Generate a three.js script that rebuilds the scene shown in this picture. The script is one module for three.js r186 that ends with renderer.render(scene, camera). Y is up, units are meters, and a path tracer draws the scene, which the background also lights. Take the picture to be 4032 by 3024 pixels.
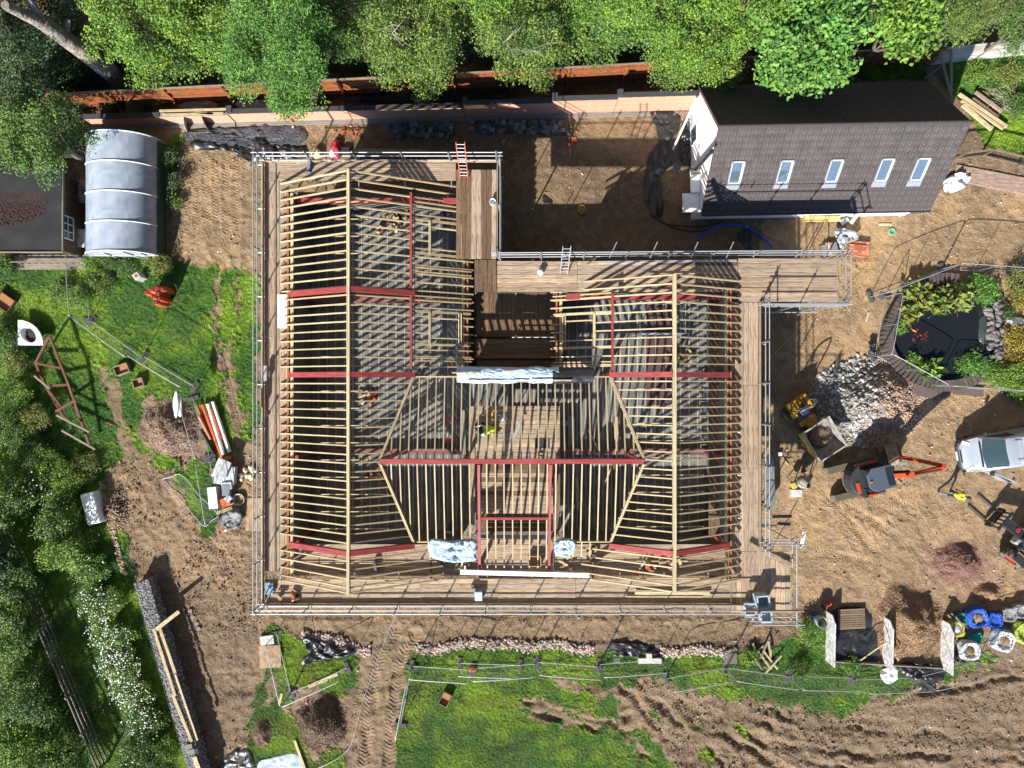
import * as THREE from 'three';
import { Sky } from 'three/addons/objects/Sky.js';
import { mergeGeometries } from 'three/addons/utils/BufferGeometryUtils.js';
import { MarchingCubes } from 'three/addons/objects/MarchingCubes.js';
import { RoundedBoxGeometry } from 'three/addons/geometries/RoundedBoxGeometry.js';

// ---------- camera, sky, sun, exposure ----------
const CAM_H = 40.2, FOCAL = 2850;               // a drone 40 m up, looking straight down
const scene = new THREE.Scene();
const camera = new THREE.PerspectiveCamera(2 * Math.atan(1512 / FOCAL) * 180 / Math.PI, 4 / 3, 0.5, 600);
camera.position.set(0, CAM_H, 0); camera.up.set(0, 0, -1); camera.lookAt(0, 0, 0);
const SUN_EL = 32 * Math.PI / 180, SUN = new THREE.Vector3(-0.459 * Math.cos(SUN_EL), Math.sin(SUN_EL), 0.888 * Math.cos(SUN_EL)).normalize();
const sky = new Sky(); sky.scale.setScalar(450000);
sky.material.uniforms.sunPosition.value.copy(SUN);
sky.material.uniforms.turbidity.value = 6; sky.material.uniforms.rayleigh.value = 0.7;
sky.material.uniforms.mieCoefficient.value = 0.004; sky.material.uniforms.mieDirectionalG.value = 0.8;
sky.material.uniforms.cloudCoverage.value = 0.55; sky.material.uniforms.cloudDensity.value = 0.5;
sky.name = 'sky'; scene.add(sky); scene.environmentIntensity = 0.12;
const sun = new THREE.DirectionalLight(new THREE.Color(1, 0.93, 0.82), 5);
sun.position.copy(SUN).multiplyScalar(120); sun.castShadow = true;
Object.assign(sun.shadow.camera, { left: -45, right: 45, top: 45, bottom: -45, near: 1, far: 260 }); sun.shadow.mapSize.set(4096, 4096);
scene.add(sun, sun.target);
const renderer = new THREE.WebGLRenderer({ antialias: true });
renderer.toneMapping = THREE.LinearToneMapping; renderer.toneMappingExposure = 2.25;
renderer.shadowMap.enabled = true;

// ---------- helpers ----------
let seed = 12345;
const rnd = () => { seed = (seed + 0x6d2b79f5) | 0; let t = Math.imul(seed ^ (seed >>> 15), 1 | seed); t = (t + Math.imul(t ^ (t >>> 7), 61 | t)) ^ t; return ((t ^ (t >>> 14)) >>> 0) / 4294967296; };
const rr = (a, b) => a + (b - a) * rnd(), pick = (a) => a[Math.floor(rnd() * a.length)], clamp = (x, a, b) => Math.min(b, Math.max(a, x)), lerp = (a, b, t) => a + (b - a) * t;
const sstep = (a, b, x) => { const t = clamp((x - a) / (b - a), 0, 1); return t * t * (3 - 2 * t); };
const V = (x, y, z) => new THREE.Vector3(x, y, z);
const W = (px, py, h = 0) => V((px - 2016) * (CAM_H - h) / FOCAL, h, (py - 1512) * (CAM_H - h) / FOCAL);   // a place on the survey plan (photo pixels) at height h, in metres
const WX = (px, h = 0) => (px - 2016) * (CAM_H - h) / FOCAL, WZ = (py, h = 0) => (py - 1512) * (CAM_H - h) / FOCAL;
const NT = new Float32Array(256 * 256); for (let i = 0; i < NT.length; i++) NT[i] = rnd();
function noise(x, y) {
  const ix = Math.floor(x), iy = Math.floor(y), fx = x - ix, fy = y - iy, u = fx * fx * (3 - 2 * fx), v = fy * fy * (3 - 2 * fy);
  const a = (iy & 255) << 8, b = ((iy + 1) & 255) << 8, c = ix & 255, d = (ix + 1) & 255;
  return lerp(lerp(NT[a + c], NT[a + d], u), lerp(NT[b + c], NT[b + d], u), v);
}
const fbm = (x, y, n = 4) => { let s = 0, a = 0.5, t = 0; for (let i = 0; i < n; i++) { s += a * noise(x, y); t += a; a *= 0.5; x = x * 2.03 + 17.1; y = y * 2.03 + 9.7; } return s / t; };

const used = new Map();
const numbered = (n) => { const k = used.get(n) ?? 0; used.set(n, k + 1); return k ? n + '_' + String(k).padStart(3, '0') : n; };
function tag(o, label, category, group, kind) { if (label) o.userData.label = label; if (category) o.userData.category = category; if (group) o.userData.group = group; if (kind) o.userData.kind = kind; return o; }
function thing(name, label, category, pos = [0, 0, 0], turn = 0, group) {
  const o = new THREE.Group(); o.name = numbered(name); scene.add(o);
  if (pos.isVector3) o.position.copy(pos); else o.position.set(...pos);
  o.rotation.y = turn; return tag(o, label, category, group);
}
function part(name, geo, mat, parent, pos) {
  const m = new THREE.Mesh(Array.isArray(geo) ? merge(geo) : geo, mat); m.name = name; m.castShadow = m.receiveShadow = true;
  if (pos) m.position.copy(pos.isVector3 ? pos : V(...pos)); parent.add(m); return m;
}
function solo(name, geo, mat, label, category, group, pos) {           // a thing that is one mesh
  const m = part(name, geo, mat, scene, pos); m.name = numbered(name); return tag(m, label, category, group);
}
function struct(name, geo, mat) { const m = part(name, geo, mat, scene); m.name = numbered(name); m.userData.kind = 'structure'; return m; }
function sub(name, parent, pos) { const g = new THREE.Group(); g.name = name; parent.add(g); if (pos) g.position.copy(pos); return g; }
function copyThing(o, label) { const c = o.clone(); c.name = numbered(o.name.replace(/_\d{3}$/, '')); c.userData = { ...o.userData }; if (label) c.userData.label = label; scene.add(c); return c; }
function merge(list) {
  const l = list.map((g) => { g = g.index ? g.toNonIndexed() : g; for (const k of Object.keys(g.attributes)) if (!['position', 'normal', 'uv'].includes(k)) g.deleteAttribute(k); return g; });
  return l.length > 1 ? mergeGeometries(l) : l[0];
}
const UNIT = new THREE.BoxGeometry(1, 1, 1);
const xf = (g, x = 0, y = 0, z = 0, rx = 0, ry = 0, rz = 0, sx = 1, sy = 1, sz = 1) => g.applyMatrix4(new THREE.Matrix4().compose(V(x, y, z), new THREE.Quaternion().setFromEuler(new THREE.Euler(rx, ry, rz, 'YXZ')), V(sx, sy, sz)));
const box = (w, h, d, x = 0, y = 0, z = 0, rx = 0, ry = 0, rz = 0) => xf(new THREE.BoxGeometry(w, h, d), x, y, z, rx, ry, rz);
const rbox = (w, h, d, r, x = 0, y = 0, z = 0, rx = 0, ry = 0, rz = 0, s = 2) => xf(new RoundedBoxGeometry(w, h, d, s, r), x, y, z, rx, ry, rz);
const cyl = (r1, r2, h, x = 0, y = 0, z = 0, rx = 0, ry = 0, rz = 0, n = 16, open = false) => xf(new THREE.CylinderGeometry(r1, r2, h, n, 1, open), x, y, z, rx, ry, rz);
const lathe = (pts, n = 20) => new THREE.LatheGeometry(pts.map((p) => new THREE.Vector2(p[0], p[1])), n);
const ball = (r, x = 0, y = 0, z = 0, sx = 1, sy = 1, sz = 1) => xf(new THREE.SphereGeometry(r, 14, 10), x, y, z, 0, 0, 0, sx, sy, sz);
// orientation with local x along a->b, local y as near up as can be
function alongQuat(a, b, up = V(0, 1, 0)) {
  const x = b.clone().sub(a).normalize(); let z = x.clone().cross(up); if (z.lengthSq() < 1e-6) z = x.clone().cross(V(0, 0, 1)); z.normalize();
  return new THREE.Quaternion().setFromRotationMatrix(new THREE.Matrix4().makeBasis(x, z.clone().cross(x).normalize(), z));
}
function bar(name, a, b, w, h, mat, parent, up) {                       // a straight board or beam from a to b, w wide, h deep; shares the unit box
  const m = new THREE.Mesh(UNIT, mat); m.name = name; m.castShadow = m.receiveShadow = true;
  m.position.copy(a).add(b).multiplyScalar(0.5); m.quaternion.copy(alongQuat(a, b, up)); m.scale.set(a.distanceTo(b), h, w); parent.add(m); return m;
}
const barG = (a, b, w, h, up) => new THREE.BoxGeometry(a.distanceTo(b), h, w).applyQuaternion(alongQuat(a, b, up)).translate((a.x + b.x) / 2, (a.y + b.y) / 2, (a.z + b.z) / 2);
const CYL8 = new THREE.CylinderGeometry(1, 1, 1, 8).rotateZ(Math.PI / 2);
function pole(name, a, b, r, mat, parent) {
  const m = new THREE.Mesh(CYL8, mat); m.name = name; m.castShadow = m.receiveShadow = true;
  m.position.copy(a).add(b).multiplyScalar(0.5); m.quaternion.copy(alongQuat(a, b)); m.scale.set(a.distanceTo(b), r, r); parent.add(m); return m;
}
const poleG = (a, b, r, n = 8, r2 = r) => { const g = new THREE.CylinderGeometry(r2, r, a.distanceTo(b), n).rotateZ(-Math.PI / 2); return g.applyQuaternion(alongQuat(a, b)).translate((a.x + b.x) / 2, (a.y + b.y) / 2, (a.z + b.z) / 2); };
const hose = (pts, r, seg = 40, n = 7, closed = false) => new THREE.TubeGeometry(new THREE.CatmullRomCurve3(pts, closed), seg, r, n, closed);
const shapeOf = (pts) => new THREE.Shape(pts.map((p) => new THREE.Vector2(p[0], p[1])));
const extr = (pts, d, bevel = 0) => new THREE.ExtrudeGeometry(shapeOf(pts), { depth: d, bevelEnabled: bevel > 0, bevelSize: bevel, bevelThickness: bevel, bevelSegments: 2, steps: 1 });
function rockGeo(s, k = 0.25) {                                             // an angular stone about 1 across
  const g = new THREE.IcosahedronGeometry(0.5, s), p = g.attributes.position, m = new Map();
  for (let i = 0; i < p.count; i++) { const key = [p.getX(i), p.getY(i), p.getZ(i)].map((v) => v.toFixed(3)).join(); if (!m.has(key)) m.set(key, 1 + rr(-k, k)); const f = m.get(key); p.setXYZ(i, p.getX(i) * f, p.getY(i) * f * 0.75, p.getZ(i) * f); }
  g.computeVertexNormals(); return g;
}
const blobGeo = (rx, ry, rz, amp, freq, seg = 26, ox = rr(0, 50)) => {        // a soft lumpy mass with a flat underside
  const g = new THREE.SphereGeometry(1, seg, Math.round(seg * 0.7)), p = g.attributes.position;
  for (let i = 0; i < p.count; i++) { const x = p.getX(i), y = p.getY(i), z = p.getZ(i), f = 1 + amp * (fbm(x * freq + ox, z * freq + y * freq * 1.3 + ox, 3) - 0.5) * 2; p.setXYZ(i, x * rx * f, Math.max(y, -0.12) * ry * f, z * rz * f); }
  g.computeVertexNormals(); return g;
};

// ---------- textures and materials ----------
function dataTex(w, h, fn, srgb = true) {
  const d = new Uint8Array(w * h * 4);
  for (let y = 0; y < h; y++) for (let x = 0; x < w; x++) { const c = fn(x, y), i = (y * w + x) * 4; d[i] = clamp(c[0], 0, 1) * 255; d[i + 1] = clamp(c[1], 0, 1) * 255; d[i + 2] = clamp(c[2], 0, 1) * 255; d[i + 3] = 255; }
  const t = new THREE.DataTexture(d, w, h); t.wrapS = t.wrapT = THREE.RepeatWrapping; t.magFilter = THREE.LinearFilter; t.minFilter = THREE.LinearMipmapLinearFilter; t.generateMipmaps = true;
  if (srgb) t.colorSpace = THREE.SRGBColorSpace; t.needsUpdate = true; return t;
}
const gray = (v) => [v, v, v];
const woodTex = [0, 1, 2].map((k) => dataTex(256, 64, (x, y) => {           // sawn timber: grain along x, knots and stains
  const wv = fbm(x * 0.02 + k * 31, y * 0.35 + k * 7, 4), st = fbm(x * 0.05 + 40 + k * 9, y * 0.12, 3);
  let v = 0.74 + 0.34 * (wv - 0.5) + 0.3 * (st - 0.5);
  for (let q = 0; q < 5; q++) { const kx = (q * 53 + k * 29) % 256, ky = (q * 23 + k * 11) % 64; v -= 0.3 * Math.exp(-(((x - kx) / 6) ** 2 + ((y - ky) / 4) ** 2)); }
  return [v, v * 0.985, v * 0.96];
}));
const speckTex = dataTex(256, 256, (x, y) => { const n = fbm(x * 0.09, y * 0.09, 4), s = NT[(x * 7 + y * 131) & 65535]; return gray(0.72 + 0.4 * (n - 0.5) + (s > 0.96 ? 0.3 : 0)); });
const softTex = dataTex(256, 256, (x, y) => gray(0.85 + 0.5 * (fbm(x * 0.03, y * 0.03, 5) - 0.5)));
const bumpTex = dataTex(256, 256, (x, y) => gray(fbm(x * 0.08, y * 0.08, 5)), false);
const creaseTex = dataTex(256, 256, (x, y) => { const n = fbm(x * 0.025, y * 0.025, 3), m = fbm(x * 0.05 + 60 + n * 3, y * 0.05 + n * 4, 3); return gray(Math.abs(m - 0.5) * 3 + n * 0.4); }, false);
function M(r, g, b, rough = 0.8, o = {}) { const m = new (o.transmission || o.clearcoat || o.sheen ? THREE.MeshPhysicalMaterial : THREE.MeshStandardMaterial)({ color: new THREE.Color().setRGB(r, g, b), roughness: rough, ...o }); return m; }
const rep = (t, x, y) => { const c = t.clone(); c.repeat.set(x, y); c.needsUpdate = true; return c; };
const MT = {
  steel: M(0.42, 0.43, 0.44, 0.5, { metalness: 0.6 }), steelDark: M(0.16, 0.16, 0.17, 0.5, { metalness: 0.6 }), alu: M(0.62, 0.63, 0.65, 0.35, { metalness: 0.7 }),
  redSteel: M(0.36, 0.055, 0.05, 0.55, { map: softTex }), black: M(0.018, 0.018, 0.02, 0.6), blackFilm: M(0.018, 0.019, 0.022, 0.38), redDust: M(0.24, 0.11, 0.1, 0.8, { map: softTex }),
  white: M(0.78, 0.78, 0.77, 0.5), whiteDirty: M(0.62, 0.61, 0.57, 0.8, { map: softTex }), render: M(0.78, 0.78, 0.76, 0.85), plasticWhite: M(0.72, 0.74, 0.76, 0.35),
  concrete: M(0.36, 0.35, 0.32, 0.9, { map: speckTex }), blockGrey: M(0.2, 0.205, 0.2, 0.95, { map: speckTex }), slabDark: M(0.26, 0.257, 0.24, 0.9, { map: speckTex }),
  beamGrey: M(0.3, 0.293, 0.275, 0.9), clay: M(0.42, 0.13, 0.055, 0.85, { map: softTex }), orange: M(0.55, 0.1, 0.03, 0.5), blue: M(0.012, 0.07, 0.42, 0.4), glass: M(0.03, 0.045, 0.05, 0.06, { metalness: 0 }),
  rubber: M(0.035, 0.033, 0.03, 0.85), mudTyre: M(0.16, 0.125, 0.085, 0.95, { map: softTex }), yellow: M(0.62, 0.3, 0.02, 0.45), mud: M(0.2, 0.13, 0.075, 0.95, { map: softTex, bumpMap: bumpTex, bumpScale: 0.03 }),
  paper: M(0.4, 0.28, 0.17, 0.9, { map: softTex }), foam: M(0.55, 0.56, 0.57, 0.7, { map: softTex }), skin: M(0.42, 0.22, 0.14, 0.6), hivis: M(0.42, 0.62, 0.02, 0.6), navy: M(0.02, 0.025, 0.04, 0.85), red: M(0.5, 0.03, 0.03, 0.5),
  tarpBlue: M(0.42, 0.56, 0.7, 0.35, { bumpMap: creaseTex, bumpScale: 0.04 }), bark: M(0.2, 0.17, 0.13, 0.95, { map: softTex, bumpMap: bumpTex, bumpScale: 0.05 }), rust: M(0.16, 0.06, 0.035, 0.8, { map: softTex }), cardboard: M(0.42, 0.29, 0.17, 0.9, { map: softTex }),
  galv: M(0.55, 0.58, 0.6, 0.4, { metalness: 0.7, map: softTex }),
};
const woods = (r, g, b, n, jit) => Array.from({ length: n }, (_, i) => { const f = 1 + rr(-jit, jit), w = rr(-0.05, 0.05); return M(r * f * (1 + w), g * f, b * f * (1 - w), 0.8, { map: woodTex[i % 3] }); });
const PINE = woods(0.84, 0.69, 0.42, 8, 0.12), BOARD = woods(0.6, 0.46, 0.335, 10, 0.2), BROWN = woods(0.25, 0.15, 0.085, 6, 0.2), GREYW = woods(0.36, 0.32, 0.26, 4, 0.12), FENCEW = woods(0.4, 0.13, 0.04, 5, 0.12), OLDW = woods(0.3, 0.22, 0.14, 4, 0.15), PLY = woods(0.5, 0.4, 0.3, 3, 0.06);
// ---------- ground: one sheet, soils and grass from a plan of the site ----------
const GX = 32, GZ = 24, MW = 1280, MH = 960;               // the plan covers 64 x 48 m
const planX = (px) => (WX(px) + GX) / (2 * GX) * MW, planY = (py) => (WZ(py) + GZ) / (2 * GZ) * MH;
function planCanvas(draw) {
  const c = document.createElement('canvas'); c.width = MW; c.height = MH; const g = c.getContext('2d'); g.fillStyle = '#000'; g.fillRect(0, 0, MW, MH); g.lineCap = g.lineJoin = 'round'; draw(g);
  const d = g.getImageData(0, 0, MW, MH).data, a = new Float32Array(MW * MH); for (let i = 0; i < a.length; i++) a[i] = d[i * 4] / 255; return a;
}
const poly = (g, s, pts) => { g.fillStyle = s; g.beginPath(); pts.forEach((p, i) => g[i ? 'lineTo' : 'moveTo'](planX(p[0]), planY(p[1]))); g.closePath(); g.fill(); };
const line = (g, s, w, pts) => { g.strokeStyle = s; g.lineWidth = w / 71 / (2 * GX) * MW; g.beginPath(); pts.forEach((p, i) => g[i ? 'lineTo' : 'moveTo'](planX(p[0]), planY(p[1]))); g.stroke(); };
const curve = (pts, n = 60) => new THREE.CatmullRomCurve3(pts.map((p) => V(p[0], 0, p[1]))).getPoints(n).map((v) => [v.x, v.z]);
function at(a, x, z) { const u = (x + GX) / (2 * GX) * MW - 0.5, v = (z + GZ) / (2 * GZ) * MH - 0.5, i = clamp(Math.floor(u), 0, MW - 2), j = clamp(Math.floor(v), 0, MH - 2), f = clamp(u - i, 0, 1), h = clamp(v - j, 0, 1), k = j * MW + i; return lerp(lerp(a[k], a[k + 1], f), lerp(a[k + MW], a[k + MW + 1], f), h); }

const fanTracks = [[[2440, 2690], [2540, 2800], [2680, 2960], [2730, 3100]], [[2500, 2680], [2660, 2830], [2800, 2960], [2900, 3100]], [[2560, 2690], [2780, 2850], [3000, 2970], [3150, 3060]], [[2620, 2730], [2860, 2850], [3120, 2960], [3400, 3060]], [[2800, 2750], [3000, 2840], [3250, 2920], [3600, 2980]],
  [[2950, 2770], [3120, 2830], [3400, 2870], [3750, 2900], [4100, 2900]], [[3060, 2930], [3400, 2960], [3800, 2970], [4100, 2990]], [[2100, 2800], [2220, 2830], [2360, 2860], [2480, 2830]], [[2060, 2770], [2200, 2790], [2320, 2820], [2450, 2890], [2560, 2990]], [[3500, 2760], [3700, 2720], [3900, 2680], [4100, 2640]]];
const wheelTracks = [[[1560, 2480], [1500, 2580], [1470, 2700], [1450, 2850], [1425, 3100]], [[1640, 2500], [1590, 2580], [1565, 2700], [1545, 2850], [1525, 3100]]];
const siteTracks = [[[3330, 2000], [3450, 2060], [3560, 2130], [3640, 2200]], [[3420, 1960], [3520, 2010], [3640, 2100], [3700, 2180]], [[3380, 1930], [3500, 1960], [3620, 2030]], [[1900, 2420], [2200, 2410], [2500, 2420], [2800, 2410], [3000, 2440]], [[1060, 2430], [1300, 2410], [1500, 2440]], [[2760, 2530], [2950, 2480], [3150, 2430]], [[3060, 2200], [3250, 2180], [3480, 2240]],
  [[3250, 1960], [3350, 2060], [3460, 2180]], [[470, 1560], [520, 1700], [600, 1860], [760, 2080], [900, 2200]], [[400, 1560], [450, 1700], [520, 1860]], [[850, 1080], [870, 1300], [900, 1500], [950, 1700]], [[930, 1110], [940, 1300], [970, 1500], [985, 1700]]];
const plotTracks = Array.from({ length: 7 }, (_, i) => [[735 + i * 40, 585], [733 + i * 40, 760], [742 + i * 38, 930]]);

const grassPlan = planCanvas((g) => {
  poly(g, '#fff', [[-300, 1000], [640, 1010], [800, 1060], [1010, 1080], [1010, 1760], [930, 1830], [880, 1800], [800, 1850], [880, 2060], [800, 2120], [690, 1850], [560, 1820], [430, 1830], [400, 1880], [480, 2060], [520, 2250], [700, 2700], [820, 3100], [-300, 3200]]);   // garden and bank
  poly(g, '#fff', [[560, 980], [720, 560], [640, 560], [600, 990]]);
  poly(g, '#fff', [[1060, 2470], [1190, 2520], [1240, 2560], [1390, 2560], [1410, 2700], [1340, 2740], [1210, 2690], [1110, 2760], [1160, 2860], [1230, 3000], [1330, 2950], [1370, 3100], [980, 3100], [985, 2800], [1040, 2690]]);
  poly(g, '#fff', [[1590, 2560], [2000, 2545], [2330, 2570], [2640, 2585], [2900, 2570], [3190, 2500], [3240, 2420], [3260, 2600], [3700, 2640], [3860, 2580], [3940, 2600], [3700, 2680], [3440, 2760], [3380, 2810], [3300, 2790], [3000, 2760], [2740, 2720], [2560, 2680], [2440, 2700], [2430, 2800], [2490, 2870], [2560, 2900], [2680, 3060], [2700, 3100], [1560, 3100], [1580, 2800], [1600, 2640]]);
  poly(g, '#fff', [[3700, 215], [4200, 190], [4200, 720], [3900, 560], [3720, 330]]); poly(g, '#fff', [[3260, 240], [3650, 240], [3640, 310], [3300, 320]]);
  // soil showing through
  line(g, '#000', 70, curve([[420, 1480], [460, 1620], [530, 1790], [620, 1900]])); line(g, '#333', 42, curve([[870, 1060], [850, 1180], [860, 1330], [880, 1480], [940, 1700], [960, 1800]])); line(g, '#222', 30, curve([[930, 1100], [935, 1200], [925, 1300], [900, 1400]]));
  line(g, '#000', 60, curve([[890, 1440], [930, 1600], [965, 1800]])); line(g, '#555', 30, curve([[350, 1380], [420, 1500], [470, 1600]]));
  poly(g, '#000', [[560, 1560], [700, 1570], [820, 1660], [830, 1800], [720, 1860], [620, 1780], [560, 1680]]);
  poly(g, '#000', [[1010, 1720], [900, 1790], [900, 2000], [960, 2100], [1010, 2100]]);
  poly(g, '#222', [[1060, 2640], [1100, 2660], [1080, 2780], [1050, 2800]]);
  for (const t of fanTracks) line(g, '#000', 30, curve(t)); for (const t of wheelTracks) line(g, '#000', 62, curve(t));
  line(g, '#444', 26, curve([[1520, 2560], [1500, 2760], [1480, 3090]]));
  line(g, '#222', 46, curve([[2200, 2690], [2330, 2720], [2450, 2720]])); line(g, '#222', 30, curve([[2080, 2820], [2300, 2850], [2500, 2870]]));
  poly(g, '#000', [[2470, 2640], [2620, 2690], [2560, 2790], [2700, 2890], [2760, 3100], [4200, 3100], [4200, 2640], [3880, 2640], [3500, 2770], [3300, 2830], [3000, 2770], [2700, 2730], [2610, 2660]]);
  poly(g, '#fff', [[2560, 2800], [2600, 2820], [2590, 2850], [2550, 2840]]); poly(g, '#999', [[3000, 2790], [3380, 2790], [3360, 2820], [3200, 2810]]); poly(g, '#888', [[2780, 2960], [2840, 2990], [2820, 3020], [2740, 2980]]); poly(g, '#777', [[2680, 2820], [2780, 2860], [2760, 2880], [2680, 2840]]); poly(g, '#666', [[2850, 2840], [2980, 2880], [2960, 2910], [2860, 2870]]);
});
const tanPlan = planCanvas((g) => {     // dry sandy soil, and tan painted for the sunlit yard patch
  poly(g, '#fff', [[2990, 850], [4200, 700], [4200, 2450], [3700, 2400], [3300, 2420], [3050, 2300], [2990, 2100], [2985, 1200]]);
  poly(g, '#bbb', [[2250, 440], [2560, 435], [2600, 520], [2560, 590], [2260, 590]]); poly(g, '#aaa', [[720, 580], [1000, 590], [1000, 960], [720, 960]]); poly(g, '#fff', [[690, 960], [1010, 960], [1010, 1070], [880, 1120], [720, 1040]]);  // first patch paints the sunlit part of the yard tan
  poly(g, '#999', [[300, 500], [2700, 440], [2700, 500], [1450, 520], [1000, 580], [300, 560]]); poly(g, '#999', [[2500, 560], [2700, 560], [2720, 820], [2600, 900], [2560, 700]]); poly(g, '#fff', [[960, 1870], [1015, 1860], [1015, 2140], [900, 2160]]);
  poly(g, '#555', [[2990, 1180], [3180, 1250], [3260, 1500], [3120, 1500], [2990, 1650]]); poly(g, '#777', [[400, 1830], [1010, 2060], [1010, 2380], [560, 2300], [470, 2000]]); poly(g, '#666', [[1010, 2380], [3000, 2380], [3000, 2480], [1010, 2460]]);
});
const redPlan = planCanvas((g) => { poly(g, '#fff', [[3640, 2130], [3900, 2100], [3960, 2260], [3820, 2360], [3640, 2340], [3560, 2250]]); poly(g, '#999', [[3230, 2300], [3500, 2320], [3420, 2400], [3250, 2400]]); });
const darkPlan = planCanvas((g) => {    // wood floor humus, churned wet earth; shade painted dark on fence lane and yard
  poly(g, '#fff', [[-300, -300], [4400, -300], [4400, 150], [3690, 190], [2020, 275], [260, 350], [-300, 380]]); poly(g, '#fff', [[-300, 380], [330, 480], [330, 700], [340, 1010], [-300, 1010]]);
  poly(g, '#fff', [[-300, 1700], [40, 1800], [230, 2250], [430, 3100], [-300, 3100]]); poly(g, '#ddd', [[30, 1900], [230, 2250], [420, 2560], [470, 2900], [440, 3100], [280, 3100], [100, 2500]]);  // lane by the rail fence: humus painted extra dark for tree shade
  poly(g, '#888', [[1350, 520], [2250, 470], [2640, 800], [2990, 900], [2990, 1050], [1950, 1050], [1950, 640], [1350, 610]]); poly(g, '#4a4a4a', [[2500, 2680], [3400, 2800], [3900, 2640], [4200, 2600], [4200, 3100], [2700, 3100]]); poly(g, '#777', [[470, 2100], [700, 2300], [1010, 2240], [1010, 2480], [1000, 2950], [760, 2700]]);  // first patch paints the house shadow into the yard soil
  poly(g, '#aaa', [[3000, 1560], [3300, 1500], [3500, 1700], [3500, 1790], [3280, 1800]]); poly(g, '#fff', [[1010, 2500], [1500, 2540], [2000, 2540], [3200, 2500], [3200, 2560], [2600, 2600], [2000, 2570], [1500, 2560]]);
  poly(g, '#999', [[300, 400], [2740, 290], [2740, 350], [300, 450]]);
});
// relief of wheel ruts: 0.5 is level
const rutPlan = planCanvas((g) => {
  g.fillStyle = '#808080'; g.fillRect(0, 0, MW, MH);
  const rut = (t, w, deep, high) => { const c = curve(t, 80); line(g, `rgba(${high},${high},${high},0.5)`, w * 1.9, c); line(g, `rgba(${high},${high},${high},0.7)`, w * 1.5, c); line(g, `rgba(${deep},${deep},${deep},0.7)`, w, c); line(g, `rgba(${deep},${deep},${deep},0.9)`, w * 0.6, c); };
  for (const t of siteTracks) rut(t, 26, 96, 146); fanTracks.forEach((t, i) => rut(t, 22 + (i * 7) % 17, 20 + (i * 37) % 50, 190)); for (const t of wheelTracks) rut(t, 44, 70, 170); for (const t of plotTracks) rut(t, 20, 108, 140);
});
// lug prints along the tracks
const lugPlan = planCanvas((g) => {
  const lugs = (t, w, gap) => { const c = new THREE.CatmullRomCurve3(t.map((p) => V(p[0], 0, p[1]))), n = Math.round(c.getLength() / gap), P = c.getSpacedPoints(n); g.strokeStyle = '#fff'; g.lineWidth = gap * 0.42 / 71 / (2 * GX) * MW; g.lineCap = 'butt'; for (let i = 1; i < n; i++) { const p = P[i], d = P[i + 1].clone().sub(P[i - 1]).normalize(), s = V(-d.z, 0, d.x); for (const q of [-1, 1]) { g.beginPath(); g.moveTo(planX(p.x), planY(p.z)); g.lineTo(planX(p.x + s.x * q * w - d.x * w * 0.7), planY(p.z + s.z * q * w - d.z * w * 0.7)); g.stroke(); } } };
  for (const t of siteTracks) lugs(t, 17, 11); for (const t of wheelTracks) lugs(t, 24, 15); for (const t of fanTracks) lugs(t, 18, 14); for (const t of plotTracks) lugs(t, 15, 12);
});
for (let pass = 0; pass < 2; pass++) for (const st of [1, MW]) { const c = rutPlan.slice(); for (let i = 2 * st; i < c.length - 2 * st; i++) rutPlan[i] = (c[i - 2 * st] + c[i - st] + c[i] + c[i + st] + c[i + 2 * st]) / 5; }
const grassAt = (x, z) => { const j = (fbm(x * 2.2, z * 2.2, 3) - 0.5) * 1.1, k = (fbm(x * 2.2 + 50, z * 2.2 + 20, 3) - 0.5) * 1.1; return at(grassPlan, x + j, z + k); };
const inBuilding = (x, z) => x > -11.2 && x < 11.2 && z > -9.6 && z < 10;
const groundY = (x, z) => {
  if (Math.abs(x) > GX || Math.abs(z) > GZ) return 0;
  const rough = inBuilding(x, z) ? 0 : 1, churn = at(darkPlan, x, z);
  return rough * ((at(rutPlan, x + (fbm(x * 1.3, z * 1.3, 3) - 0.5) * 0.9, z + (fbm(x * 1.3 + 30, z * 1.3, 3) - 0.5) * 0.9) - 0.5) * (z > 15 ? 0.55 * sstep(0.25, 0.65, fbm(x * 0.6, z * 0.6 + 70, 3)) : 0.4) + (fbm(x * 0.9, z * 0.9, 4) - 0.5) * (0.05 + 0.16 * churn * (z > 13 ? 1 : 0.3)) + (z > 13 || x < -12 ? Math.abs(fbm(x * 2.6 + 11, z * 2.6, 3) - 0.5) * 0.22 * (1 - at(grassPlan, x, z)) : 0) + (z > 16 ? (fbm(x * 0.45 + z * 0.4, z * 1.3, 3) - 0.5) * 0.22 : 0));
};
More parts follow.
